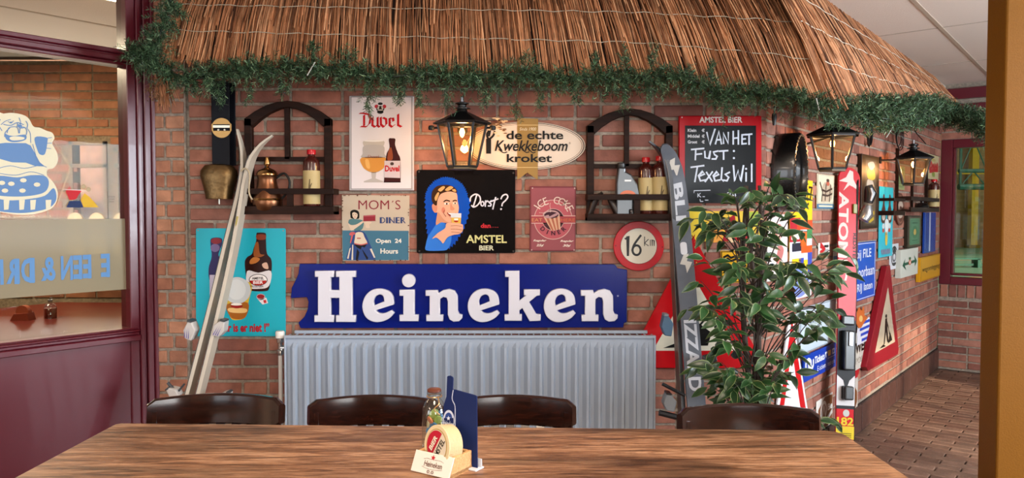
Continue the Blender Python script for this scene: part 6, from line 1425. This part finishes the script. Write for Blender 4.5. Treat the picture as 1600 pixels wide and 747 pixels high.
# its twin behind, seen edge-on
M2 = Matrix.Translation(xx * .062 - zz * .026) @ Mx @ Matrix.Rotation(R(62), 4, 'Y')
r_ = thing('alpine_ski', 'black ski seen edge-on right beside the red ski with silver bindings', 'ski', M=M2, group='skis by the receding wall')
b = MB(); b.prism([(x * .62, y - .03 if y > .1 else y) for x, y in q], -.006, .006); b.build('ski_body', mat('0e0d0e', .3, coat=.3), r_, local=True, bevel=.002)
b = MB(); b.box((.034, Ls * .45, .0065), (.006, Ls * .85, .002)); b.build('pale_edge', mat('c9b48a', .4), r_, local=True)
M3 = Matrix.Translation(at_y(1360, 318, 3.88))
b = MB(); c = at_y(1354, 330, 3.9); b.tube([c + V((-.02, 0, -.045)), c + V((.0, 0, -.01)), c + V((.005, 0, .03))], [.03, .034, .02], 12); b.build('binding', mat('8c8c8c', .25, .7), r_, smooth=True, bevel=0)
b = MB(); c = at_y(1357, 302, 3.9); b.tube([c + V((.0, 0, -.05)), c + V((.012, 0, 0)), c + V((.0, 0, .04))], [.022, .032, .02], 12); b.build('binding_heel', mat('101113', .3), r_, smooth=True)
b = MB(); c = at_y(1357, 303, 3.865); b.tube([c + V((.012, 0, -.035)), c + V((.02, 0, 0)), c + V((.012, 0, .03))], .005, 8); b.build('binding_trim', mat('b8b8b8', .3), r_, smooth=True)

# ================================================================= FICUS
rnd = random.Random(21)
tx, ty = .905, 2.74
fc = thing('potted_ficus', 'tall variegated ficus with green and cream leaves, in front of the wall corner', 'plant', loc=(tx, ty, 0))
b = MB(); b.lathe([(.11, 0), (.12, .01), (.15, .26), (.16, .27), (.16, .30), (.145, .30), (.14, .27)], (tx, ty, 0), 28); b.build('pot', mat('5a3a2a', .6), fc, smooth=True)
b = MB(); b.lathe([(.141, .255), (.141, .27)], (tx, ty, 0), 24); b.build('soil', mat('1d140e', .95, bump=.8), fc)
M_bark = mat('3c322b', .8, name='ficus_bark', bump=.6, bscale=60, var=.3)
trunks = []
for k, (dx, sw) in enumerate(((-.02, 0), (.02, 2.1), (.0, 4.2))):
    p = []
    for i in range(9):
        z = .27 + i * .14; p.append((tx + dx + .018 * math.sin(z * 5 + sw) - .03 * (z - .27), ty + .018 * math.cos(z * 5 + sw), z))
    trunks.append(p); b = MB(); b.tube(p, [.015 - .0011 * i for i in range(9)], 8); b.build('trunk', M_bark, fc, smooth=True)
# leaf meshes
mg = varied('ficus_green', ['0f2412', '1c3a1c', '2c4f28', '183418'], nscale=50, namt=.2, rough=.32, bump=.05, spec=.5)
mgj = varied('ficus_green_rest', ['0f2412', '1c3a1c', '2c4f28', '183418'], 'island', nscale=50, namt=.2, rough=.32, bump=.05, spec=.5)
mc_ = mat('6f7f54', .4, name='ficus_margin', spec=.3); mp_ = mat('4a6642', .4, name='ficus_pale', spec=.3)
def leaf_verts(L_, W, fold, droop, sd):
    r2 = random.Random(sd); st = [(.0, .04), (.22, .8), (.45, 1.0), (.7, .72), (.88, .3), (1.0, .0)]; vs = []; fs = []; ms = []
    for t, w_ in st:
        z = -droop * t * t * L_; hw2 = W / 2 * w_
        for k in (-1, -.84, 0, .84, 1): vs.append(V((k * hw2, t * L_, z + abs(k) * hw2 * fold + r2.uniform(-.0008, .0008))))
    for i in range(5):
        for j in range(4): fs.append((i * 5 + j, i * 5 + j + 1, (i + 1) * 5 + j + 1, (i + 1) * 5 + j)); ms.append(1 if j in (0, 3) else 0)
    return vs, fs, ms
LM = []
for i in range(8):
    vs, fs, ms = leaf_verts(.064 + .004 * (i % 4), .028 + .002 * (i % 3), .35, (.15, .3, .5)[i % 3], i)
    me = bpy.data.meshes.new('leaf'); me.from_pydata(vs, [], fs); me.materials.append(mg); me.materials.append(mc_ if i % 4 else mp_)
    if i % 5 == 3: ms = [1 if (m or r_i % 4 == 1 and False) else 0 for r_i, m in enumerate(ms)]
    if i == 5: ms = [0] * len(ms)
    me.polygons.foreach_set('material_index', ms); me.polygons.foreach_set('use_smooth', [True] * len(fs)); LM.append((me, vs, fs, ms))
regions = [(1175, 300, 38, 28, 5), (1125, 335, 50, 28, 6), (1095, 365, 30, 16, 3), (1215, 345, 50, 28, 5), (1260, 300, 40, 26, 4), (1150, 400, 60, 28, 6), (1210, 430, 60, 32, 8), (1275, 420, 50, 30, 6), (1310, 400, 24, 30, 2), (1110, 470, 45, 35, 4), (1180, 490, 60, 35, 7), (1250, 480, 55, 32, 6), (1295, 490, 25, 18, 2), (1120, 545, 50, 34, 5), (1175, 560, 50, 34, 6), (1130, 595, 50, 26, 5), (1085, 500, 20, 30, 1), (1185, 610, 40, 20, 4), (1240, 600, 40, 24, 3), (1280, 645, 30, 12, 2), (1225, 545, 30, 24, 2)]
leaves = []; twigs = MB()
for rx, ry, sx, sy, nb in regions:
    for k in range(int(nb * 1.15 + .5)):
        px, py = rx + rnd.uniform(-1, 1) * sx, ry + rnd.uniform(-1, 1) * sy; dy_ = rnd.uniform(2.42, 2.92)
        tip = at_y(px, py, dy_); base_z = min(max(tip.z - rnd.uniform(.0, .28), .45), 1.32)
        tr = trunks[rnd.randrange(3)]; i0 = min(8, int((base_z - .27) / .14)); bp_ = V(tr[i0])
        mid = bp_.lerp(tip, .5) + V((0, 0, .05 + rnd.uniform(0, .06))); tip = tip - V((0, 0, .0))
        path = [bp_.lerp(mid, t).lerp(mid.lerp(tip, t), t) for t in [j / 8 for j in range(9)]]
        twigs.tube(path, [.0032 - .00025 * j for j in range(9)], 5)
        ln = (tip - bp_).length; nl = rnd.choice((4, 5, 5, 6))
        for j in range(nl):
            t = 1 - j * min(.085, .045 / max(ln, .1)) * 1.25; f_ = t * 8; i_ = min(7, max(0, int(f_))); pos = path[i_].lerp(path[i_ + 1], f_ - i_)
            dr = (path[i_ + 1] - path[i_]).normalized(); side = dr.cross(V((0, 0, 1))).normalized() * (1 if j % 2 else -1)
            ax = (dr * .6 + side * (.8 if j else .1) + V((rnd.uniform(-.3, .3), rnd.uniform(-.4, .1), rnd.uniform(-.75, .05)))).normalized()
            nrm = V((rnd.uniform(-.5, .5), rnd.uniform(-1.1, -.1), rnd.uniform(.2, 1.0))); nrm = (nrm - ax * nrm.dot(ax)).normalized(); xv = ax.cross(nrm)
            s_ = rnd.uniform(.8, 1.12); st = pos + ax * .008
            q_ = (st - PR.o).dot(PR.n)
            if st.y > 3.08 and st.x < CX + .05: continue
            leaves.append((Matrix(((xv.x * s_, ax.x * s_, nrm.x * s_, st.x), (xv.y * s_, ax.y * s_, nrm.y * s_, st.y), (xv.z * s_, ax.z * s_, nrm.z * s_, st.z), (0, 0, 0, 1))), rnd.randrange(8)))
twigs.build('branches', M_bark, fc, smooth=True)['kind'] = 'stuff'
leaves.sort(key=lambda l: l[0].translation.y); inv = MW[fc.name].inverted()
for m_, i in leaves[:300]:
    o = bpy.data.objects.new('leaf', LM[i][0]); COL.objects.link(o); o.parent = fc; o.matrix_local = inv @ m_
b = MB()
for m_, i in leaves[300:]:
    me, vs, fs, ms = LM[i]; o_ = len(b.v); b.v += [m_ @ v for v in vs]; b.f += [tuple(j + o_ for j in f) for f in fs]; b.m += ms
if b.v: stuff(b.build('leaves', [mgj, mc_], fc, smooth=False))
print('leaves', len(leaves))

# ================================================================= THATCHED CANOPY
def interp(x, tab):
    if x <= tab[0][0]: return tab[0][1]
    for (a, c), (a2, c2) in zip(tab, tab[1:]):
        if x <= a2: return c + (c2 - c) * (x - a) / (a2 - a)
    return tab[-1][1]
EAVE = [(-1.36, .60), (-.25, .56), (.5, .535), (1.02, .475), (1.2, .44)]     # height of the eave above the lens, front side
EAVR = [(-.3, .44), (.5, .49), (1.5, .58), (3.6, .66)]
def fpt(x, t, lift=0):
    c = interp(x, EAVE); y = 2.95 + .235 * t - .025 * math.sin(math.pi * t) - lift * .9; return V((x, y, CH + c + (1.045 - c) * t + lift * .35))
def rpt(a, t, lift=0):
    c = interp(a, EAVR); off = .25 * (1 - t) + .012 + .022 * math.sin(math.pi * t) + lift * .9; return PR.pt(a, CH + c + (1.045 - c) * t + lift * .35, off)
th_ = thing('thatched_canopy', 'tan reed thatched canopy hanging over the sign wall', 'canopy', loc=(0, 3.0, CH + .5))
M_reed = varied('reed', ['3a2012', '8a5636', 'b07650', '6a3f24', 'd09a70', '4a2a18', 'bd845c', '96603c'], 'island', rough=.6, nscale=25, namt=.2, bump=.2)
M_reed2 = mat('24130b', .9, name='reed_gap_shade', bump=.5, var=.3)  # dark sheet behind the reeds; shade in the gaps is in its colour
rnd = random.Random(31)
def reeds(fn, s0, s1, step, lean, ragg, layers, skip=None, tlim=None):
    b = MB()
    for lay in range(layers):
        s_ = s0
        while s_ < s1:
            s_ += step * rnd.uniform(.5, 1.5); t0 = -rnd.uniform(0, ragg) + (0 if lay else .03) ; t1 = 1.0 if rnd.random() < .8 else rnd.uniform(.55, .95)
            if lay == layers - 1 and rnd.random() < .5: t0 = rnd.uniform(.0, .6)
            r_ = rnd.uniform(.0019, .0038); ln = lean(s_); jx = rnd.gauss(0, .018); l0 = .006 * lay + rnd.uniform(-.002, .004)
            ts = [t0, t0 * .6 + t1 * .4, t1]; 
            if skip and skip(s_, lay): continue
            p = [fn(s_ + ln * t + jx * (1 - t), t, l0 + (rnd.uniform(0, .010) if (t == t0) else 0)) for t in ts]
            b.tube(p, [r_, r_, r_ * .8], 4, cap=False)
    return b
lean_f = lambda x: -.02 - .16 * max(0, min(1, (x + .2) / 1.3)) + .05 * max(0, min(1, (-x - .6) / .7))
hipx = 1.2
bf = reeds(fpt, -1.37, 1.27, .0062, lean_f, .09, 3)
stuff(bf.build('front_reeds', M_reed, th_))
lean_r = lambda a: -.10
br_ = reeds(rpt, -.10, 3.45, .0064, lean_r, .09, 3)
stuff(br_.build('side_reeds', M_reed, th_))
b = MB(); vs = []; N = 30
for i in range(N + 1):
    x = -1.36 + (1.27 + 1.36) * i / N
    for t in (0.02, .5, 1): vs.append(fpt(x + lean_f(x) * t, t, -.008))
b.add(vs, [(i * 3 + j, i * 3 + j + 1, (i + 1) * 3 + j + 1, (i + 1) * 3 + j) for i in range(N) for j in range(2)]); b.build('front_gap_shade', M_reed2, th_)
b = MB(); vs = []
for i in range(N + 1):
    a = -.08 + 3.5 * i / N
    for t in (0.02, .5, 1): vs.append(rpt(a - .1 * t, t, -.008))
b.add(vs, [(i * 3 + j, i * 3 + j + 1, (i + 1) * 3 + j + 1, (i + 1) * 3 + j) for i in range(N) for j in range(2)]); b.build('side_gap_shade', M_reed2, th_)
M_wire = mat('a09480', .5)
for t in (.26, .52, .78):
    b = MB(); b.tube([fpt(-1.36 + 2.6 * i / 60 + lean_f(-1.36 + 2.6 * i / 60) * t, t + .008 * math.sin(i * 1.7), .015) for i in range(61)], .0017, 5, cap=False); b.build('binding_wire', M_wire, th_)
    b = MB(); b.tube([rpt(-.05 + 3.4 * i / 60 - .1 * t, t + .008 * math.sin(i * 1.7), .016) for i in range(61)], .002, 5, cap=False); b.build('binding_wire', mat('c4b8a4', .5), th_)
# loose reed ends at the left, and light brackets of the roof
b = MB()
c0 = at_y(250, 118, 2.98)
for i in range(70):
    a = rnd.uniform(0, 6.28); rr = rnd.uniform(.0, .022); p0 = c0 + V((rr * math.cos(a) + .01, rr * math.sin(a) * .6, .03)); p1 = c0 + V((rr * math.cos(a) * 1.6 + rnd.uniform(-.01, .05), rr * math.sin(a), -rnd.uniform(.06, .14))); b.tube([p0, p1], rnd.uniform(.001, .002), 4, cap=False)
stuff(b.build('reed_bundle', M_reed, th_))
b = MB(); c1 = at_y(240, 138, 2.97)
for i in range(160):
    p = c1 + V((rnd.gauss(0, .013), rnd.gauss(0, .012), rnd.gauss(0, .032))); b.tube([p, p + V((rnd.uniform(-.01, .01), rnd.uniform(-.01, .01), rnd.uniform(-.012, .006)))], [.002, .0012], 4)
stuff(b.build('seed_heads', mat('6a4a2c', .9), th_))

# ================================================================= PINE GARLAND
gp = []
for px, py in ((272, -18), (262, 12), (252, 45), (243, 75), (218, 82), (206, 84), (226, 90), (250, 104), (285, 120), (318, 122), (350, 112), (400, 106), (450, 108), (500, 104), (550, 112), (600, 120), (660, 116), (720, 118), (780, 116), (840, 116), (900, 122), (960, 124), (1020, 118), (1080, 126), (1130, 142), (1190, 150), (1240, 152), (1275, 162)): gp.append(at_y(px, py, 2.90))
for px, py in ((1320, 170), (1370, 172), (1420, 172), (1455, 168)):
    a_, z_ = PR.hit(px, py, .29); gp.append(PR.pt(a_, z_, .29))
for px, py, y in ((1490, 178, 4.75), (1520, 186, 4.5), (1545, 196, 4.3), (1562, 205, 4.2)): gp.append(at_y(px, py, y))
gd = thing('pine_garland', 'green artificial pine garland along the eave of the thatch', 'garland', loc=gp[10])
b = MB(); b.tube(smooth_pts([tuple(p) for p in gp], 3, False), .004, 6); b.build('wire', mat('1c2a1c', .6), gd, smooth=True)
needle = MB(); rnd = random.Random(77)
def sprig(p, d, L_, nn_, nl):
    d = d.normalized(); s1 = d.orthogonal().normalized(); s2 = d.cross(s1)
    for i in range(nn_):
        t = (i + .5) / nn_; a = rnd.uniform(0, 6.283); out = (s1 * math.cos(a) + s2 * math.sin(a)); nd = (d * rnd.uniform(.5, 1.0) + out).normalized(); q = p + d * L_ * t + V((0, 0, -.15 * L_ * t * t)); e = q + nd * nl * rnd.uniform(.7, 1.1)
        w_ = nd.cross(V((rnd.uniform(-1, 1), rnd.uniform(-1, 1), rnd.uniform(-1, 1)))).normalized() * (.0012 if p.y < 3.2 else .0017)
        o_ = len(needle.v); needle.v += [q - w_, q + w_, e + w_ * .6, e - w_ * .6]; needle.f.append((o_, o_ + 1, o_ + 2, o_ + 3)); needle.m.append(0)
sm_ = [V(p) for p in smooth_pts([tuple(p) for p in gp], 6, False)]
for p, q in zip(sm_, sm_[1:]):
    ln = (q - p).length; n = max(1, int(ln * 430 + rnd.random())); dr = (q - p).normalized() if ln else V((1, 0, 0)); far = p.y > 3.2
    for k in range(n):
        c = p.lerp(q, rnd.random()); r3 = V((rnd.gauss(0, 1), rnd.gauss(-.3, 1), rnd.gauss(-.15, 1))); r3 = (r3 - dr * r3.dot(dr) * .6).normalized()
        L_ = rnd.uniform(.035, .078) * (1.1 if not far else 1.45); sprig(c, r3 + dr * rnd.uniform(-.4, .4), L_, 30, .018 if not far else .024)
for px, py, l_ in ((344, 138, .05), (300, 128, .04), (392, 138, .03), (440, 130, .03), (575, 150, .05), (626, 138, .045), (655, 140, .05), (700, 140, .06), (760, 140, .05), (806, 158, .05), (845, 142, .05), (900, 140, .03), (978, 146, .06), (1018, 140, .04), (1120, 155, .04), (1135, 156, .05), (820, 98, .04), (1020, 95, .05), (930, 100, .04), (490, 84, .03), (545, 88, .04), (1195, 125, .05), (1110, 110, .04), (975, 104, .04)):
    c = at_y(px, py, 2.9)
    for k in range(10): sprig(c + V((rnd.gauss(0, .012), rnd.gauss(0, .012), rnd.gauss(.0, .02))), V((rnd.uniform(-.5, .5), rnd.uniform(-.6, .2), -1 if py > 120 else 1)), l_, 22, .016)
stuff(needle.build('needles', varied('pine_needles', ['0f1c12', '1c2f1e', '2b442b', '4a6a48', '233c28', '7c9670'], 'island', rough=.5, nscale=20, namt=.3, bump=0), gd))
for i, (px, py) in enumerate(((1280, 172), (1385, 215), (480, 118))):
    c = at_y(px, py, 2.84) if i != 1 else PR.pt(*[PR.hit(px, py, .3)[0], PR.hit(px, py, .3)[1], .3])
    b = MB(); d_ = V((.03, 0, .05)) if i else V((-.012, 0, .045)); b.tube([c, c + d_], .0022, 6); b.build('cable_tie', mat('a8aaa4', .4), gd)

# ================================================================= ON THE TABLE
# coaster holder box
BLp, BRp, TRp = at_z(644.4, 736, TZ), at_z(701.8, 750, TZ), at_z(747, 737, TZ)
ux = (BRp - BLp).normalized(); W = (BRp - BLp).length; uy = V((-ux.y, ux.x, 0)); 
if uy.y < 0: uy = -uy
Dp = .078; Mh = Matrix(((ux.x, uy.x, 0, BLp.x), (ux.y, uy.y, 0, BLp.y), (0, 0, 1, TZ), (0, 0, 0, 1)))
hb = thing('coaster_holder', 'small wooden coaster box with a white front plate on the table', 'holder', M=Mh)
M_pw = wood('pale_wood', 'a87848', 'bf8f5c', 'cfa270', .5, 0, 12, 60)
H_ = .040
b = MB(); b.box((W / 2, Dp / 2, .004), (W, Dp, .008)); b.build('bottom', M_pw, hb, local=True)
for x in (.004, W - .004):
    b = MB(); b.prism([(.0, .0), (Dp, 0), (Dp, H_), (.02, H_)], -.004, .004); rm = Matrix(((0, 0, 1, x), (1, 0, 0, 0), (0, 1, 0, 0), (0, 0, 0, 1))); b.v = [rm @ v for v in b.v]; b.build('side_board', M_pw, hb, local=True, bevel=.001)
b = MB(); b.box((W / 2, Dp - .004, H_ / 2), (W - .018, .008, H_)); b.build('back_board', M_pw, hb, local=True, bevel=.001)
fa = math.atan2(.018, H_ - .002); Mf = Mh @ Matrix.Translation(V((0, -.0015, .001))) @ Matrix.Rotation(-fa + R(90), 4, 'X')
b = MB(); b.prism([(-.002, 0), (W + .002, 0), (W + .002, H_ * 1.09), (-.002, H_ * 1.09)], 0, .003); b.v = [Matrix.Rotation(-fa + R(90), 4, 'X') @ v + V((0, -.0015, .001)) for v in b.v]; b.build('front_plate', mat('c9c0b4', .4), hb, local=True, bevel=.0008)
fp = bpy.data.objects.new('front_print', None); 
lp = LP(hb, .0034, .5); GY = '5a3a30'
lp.text('Heineken', W * .3, H_ * .66, W * .78, H_ * .38, GY, 1, .01); lp.text('0.0', W * .42, H_ * .22, W * .6, H_ * .06, GY, 1, .01)
sx_c, sy_c = W * .5, H_ * .86; lp.poly([(sx_c + (.0062 if k % 2 == 0 else .0026) * math.sin(R(36 * k)), sy_c + (.0062 if k % 2 == 0 else .0026) * math.cos(R(36 * k))) for k in range(10)], 'a01c24', 2)
for st in ([(W * .26, H_ * .72), (W * .35, H_ * .78), (W * .45, H_ * .76)], [(W * .56, H_ * .76), (W * .7, H_ * .78), (W * .8, H_ * .7)], [(W * .26, H_ * .34), (W * .4, H_ * .28), (W * .6, H_ * .28), (W * .8, H_ * .34)]): lp.stroke(st, .0006, GY, 1, sm=True)
n0 = {o.name for o in hb.children}; lp.done()
for o in hb.children:
    if o.name not in n0:
        for v in o.data.vertices: v.co = Matrix.Rotation(-fa + R(90), 4, 'X') @ v.co + V((0, -.0015, .001))
# coaster stack standing in the box
cr_ = .043; cc_ = Mh @ V((W * .52, Dp * .52, .009 + cr_))
nz3 = V((-.72, -.66, .14)).normalized(); xz3 = V((0, 0, 1)).cross(nz3).normalized(); yz3 = nz3.cross(xz3)
rot = Matrix(((xz3.x, yz3.x, nz3.x, 0), (xz3.y, yz3.y, nz3.y, 0), (xz3.z, yz3.z, nz3.z, 0), (0, 0, 0, 1)))
for k in range(12):
    th0 = -.018 + .003 * k
    r_ = thing('beer_coaster', 'front round red and white beer coaster of the stack in the box' if k == 11 else 'round beer coaster in the stack behind the front one', 'coaster', M=Matrix.Translation(cc_) @ rot @ Matrix.Translation(V((0, 0, th0))), group='beer coasters in the box')
    b = MB(); b.prism(ell(0, 0, cr_, cr_, 36), 0, .0027); b.build('disc', mat('c4a880' if k < 11 else 'c9b48c', .7), r_, local=True, bevel=.0004)
    if k == 11:
        lp = LP(r_, .0027, .6); lp.poly(ell(0, 0, cr_ * .82, cr_ * .82, 32), 'a88a4c', 1); lp.poly(ell(0, 0, cr_ * .77, cr_ * .77, 32), 'c9bba4', 2)
        Rr = Matrix.Rotation(R(62), 2)
        n1 = [tuple(Rr @ V(p)) for p in ell(0, 0, cr_ * .74, cr_ * .74, 20, 0, 180)]; lp.poly(n1, 'a81c2e', 3)
        n0 = {o.name for o in r_.children}; lp2 = LP(r_, .0027, .6); lp2.text('AMSTEL', -cr_ * .62, -cr_ * .1, cr_ * .62, -cr_ * .42, '1c1614', 4, .02); lp2.text('BIER', -cr_ * .4, cr_ * .38, cr_ * .4, cr_ * .12, 'd9cdb8', 5, .03); lp.done(); lp2.done()
        for o in r_.children:
            if o.name not in n0 and 'lettering' in o.name: o.rotation_euler = (0, 0, R(62) + R(180) * 0)
# menu card stand
vd = (TRp - BRp).normalized(); PM = Pl(V((TRp.x, TRp.y, 0)) + uy * .010, ux)
mz = lambda x, y: PM.hit(620 + x / 4.22, 570 + y / 4.22)
s = Sign(PM, 'menu_card', 'navy blue menu card with a bottle cut-out standing behind the coaster box', 'menu', outline=[(373, 165), (380, 163), (515, 200), (528, 208), (532, 700), (460, 712), (360, 690), (320, 660), (306, 600), (303, 460), (306, 270), (325, 210), (330, 80), (334, 74), (352, 72), (370, 82), (372, 96), (369, 160)], zm=(620, 570, 4.22), c=0, t=.0025, col='15224c', rough=.5)
s.stroke([(373, 168), (366, 225), (384, 270), (386, 330), (385, 440)], 5, 'b0b8cc', 1, sm=True, let=False)
s.ring(ell(344, 370, 38, 72, 30), ell(344, 370, 33, 66, 30), 'b8bccb', 2); s.poly(ell(344, 350, 30, 45, 20, 180, 360), 'b8bccb', 2); s.poly(ell(344, 352, 24, 38, 20, 180, 360), '2a3f78', 3)
s.poly([(344 + (14 if k % 2 == 0 else 6) * math.sin(R(36 * k)), 352 - (17 if k % 2 == 0 else 7) * math.cos(R(36 * k))) for k in range(10)], 'c4c8d4', 4); s.text('Heineken', 311, 375, 377, 398, 'c4c8d4', 4, .02); s.text('0.0', 330, 406, 358, 428, 'c4c8d4', 4, .02); s.done()
bp_ = PM.pt(*[mz(440, 700)[0], 0, 0]); r_ = thing('card_stand', 'white acrylic card foot under the menu card', 'stand', M=PM.M(mz(440, 700)[0], TZ, 0)); aw = abs(mz(545, 700)[0] - mz(330, 700)[0])
b = MB(); b.box((0, .002, .0), (aw, .004, .03)); b.build('foot', mat('c4c6cc', .2), r_, local=True, bevel=.001)
b = MB(); b.box((0, .012, -.006), (aw, .02, .002)); b.build('lip', mat('c4c6cc', .2), r_, local=True)
# swing-top glass bottle with round tokens inside
gb = at_z(679, 704, TZ); HB = at_y(686, 607, gb.y).z - TZ; rB = .0285
r_ = thing('swing_top_bottle', 'clear glass jar bottle with brown stopper filled with bottle caps', 'bottle', loc=(gb.x, gb.y, TZ))
pf = [(rB * .93, .001), (rB, .006), (rB, HB * .60), (rB * .92, HB * .70), (rB * .66, HB * .80), (rB * .48, HB * .84), (rB * .46, HB * .90), (rB * .58, HB * .91), (rB * .58, HB * .94), (rB * .5, HB * .95)]
b = MB(); b.lathe(pf, (0, 0, 0), 32); b.f = b.f[:-1]; b.m = b.m[:-1]; b.build('glass_body', glass_mat('jar_glass', 'f2f6f4', .05, .02), r_, local=True, smooth=True)
b = MB(); b.lathe([(rB * .5, HB * .945), (rB * .56, HB * .955), (rB * .56, HB * .985), (rB * .45, HB)], (0, 0, 0), 20); b.build('stopper', mat('5a2c1c', .4), r_, local=True, smooth=True)
b = MB(); b.tube(ell_ := [(rB * .6 * math.cos(2 * math.pi * j / 20), rB * .6 * math.sin(2 * math.pi * j / 20), HB * .88) for j in range(21)], .0013, 6); b.tube(smooth_pts([(rB * .3, -rB * .5, HB * .9), (rB * .45, -rB * .9, HB * .8), (rB * .1, -rB * 1.1, HB * .72), (rB * .55, -rB * .9, HB * .62)], 5, False), .0014, 6); b.build('wire_clasp', mat('b08a5a', .3, .8), r_, local=True, smooth=True)
rnd = random.Random(5); k = 0
for lev in range(7):
    for j in range(4):
        a = j * 1.57 + lev * .8 + rnd.uniform(-.2, .2); rr = rB * .5; p = V((gb.x + rr * math.cos(a), gb.y + rr * math.sin(a), TZ + .012 + lev * .0115 + rnd.uniform(0, .004)))
        colr, nm = rnd.choice((('b9ae84', 'cream'), ('b9ae84', 'cream'), ('c06a38', 'orange'), ('2f6a94', 'blue'), ('8a9a4a', 'olive'), ('4a4a44', 'dark grey')))
        Mx_ = Matrix.Translation(p) @ Matrix.Rotation(a + R(90), 4, 'Z') @ Matrix.Rotation(R(rnd.uniform(50, 110)), 4, 'X') @ Matrix.Rotation(rnd.uniform(-.4, .4), 4, 'Y')
        b = MB(); b.lathe([(.0098, -.0016), (.0104, -.001), (.0098, .0016), (.0088, .002)], (0, 0, 0), 14); o = b.build('bottle_cap', mat(colr, .4), smooth=False); o.matrix_world = Mx_
        tag(o, nm + ' bottle cap inside the clear glass jar', 'bottle cap', nm + ' caps in the glass jar')
# things on the table of the side room
bp_ = PL_.hit(79, 500, -.55); p = at_z(79, 497, .72)
r_ = thing('sanitiser_bottle', 'small clear bottle with red liquid on the table behind the glass', 'bottle', loc=(p.x, p.y, .72))
b = MB(); b.lathe([(.028, 0), (.030, .004), (.030, .055)], (0, 0, 0), 20); b.build('liquid', mat('7c2414', .2), r_, local=True, smooth=True)
b = MB(); b.lathe([(.031, 0), (.031, .06), (.022, .075), (.010, .08), (.010, .095)], (0, 0, 0), 20); b.build('glass_body', glass_mat('clear2', 'e8e8e8', .06), r_, local=True, smooth=True)
b = MB(); b.lathe([(.012, .09), (.012, .1)], (0, 0, 0), 14); b.tube([(0, 0, .1), (0, 0, .112), (.02, -.01, .112)], .003, 6); b.build('cap', mat('8a8a8a', .2, .8), r_, local=True)
p = at_z(36, 500, .72); r_ = thing('coaster_holder', 'red-brown coaster box on the table behind the glass', 'holder', loc=(p.x, p.y, .72))
b = MB(); b.prism([(-.05, 0), (.05, 0), (.04, .04), (-.03, .035)], -.03, .03); rm = Matrix.Rotation(R(90), 4, 'X'); b.v = [rm @ v for v in b.v]; b.build('box', mat('7c3018', .5), r_, local=True)
b = MB(); b.prism(ell(0.005, .045, .034, .034, 20), -.015, .015); b.v = [rm @ v for v in b.v]; b.build('round_insert', mat('8a4024', .5), r_, local=True)
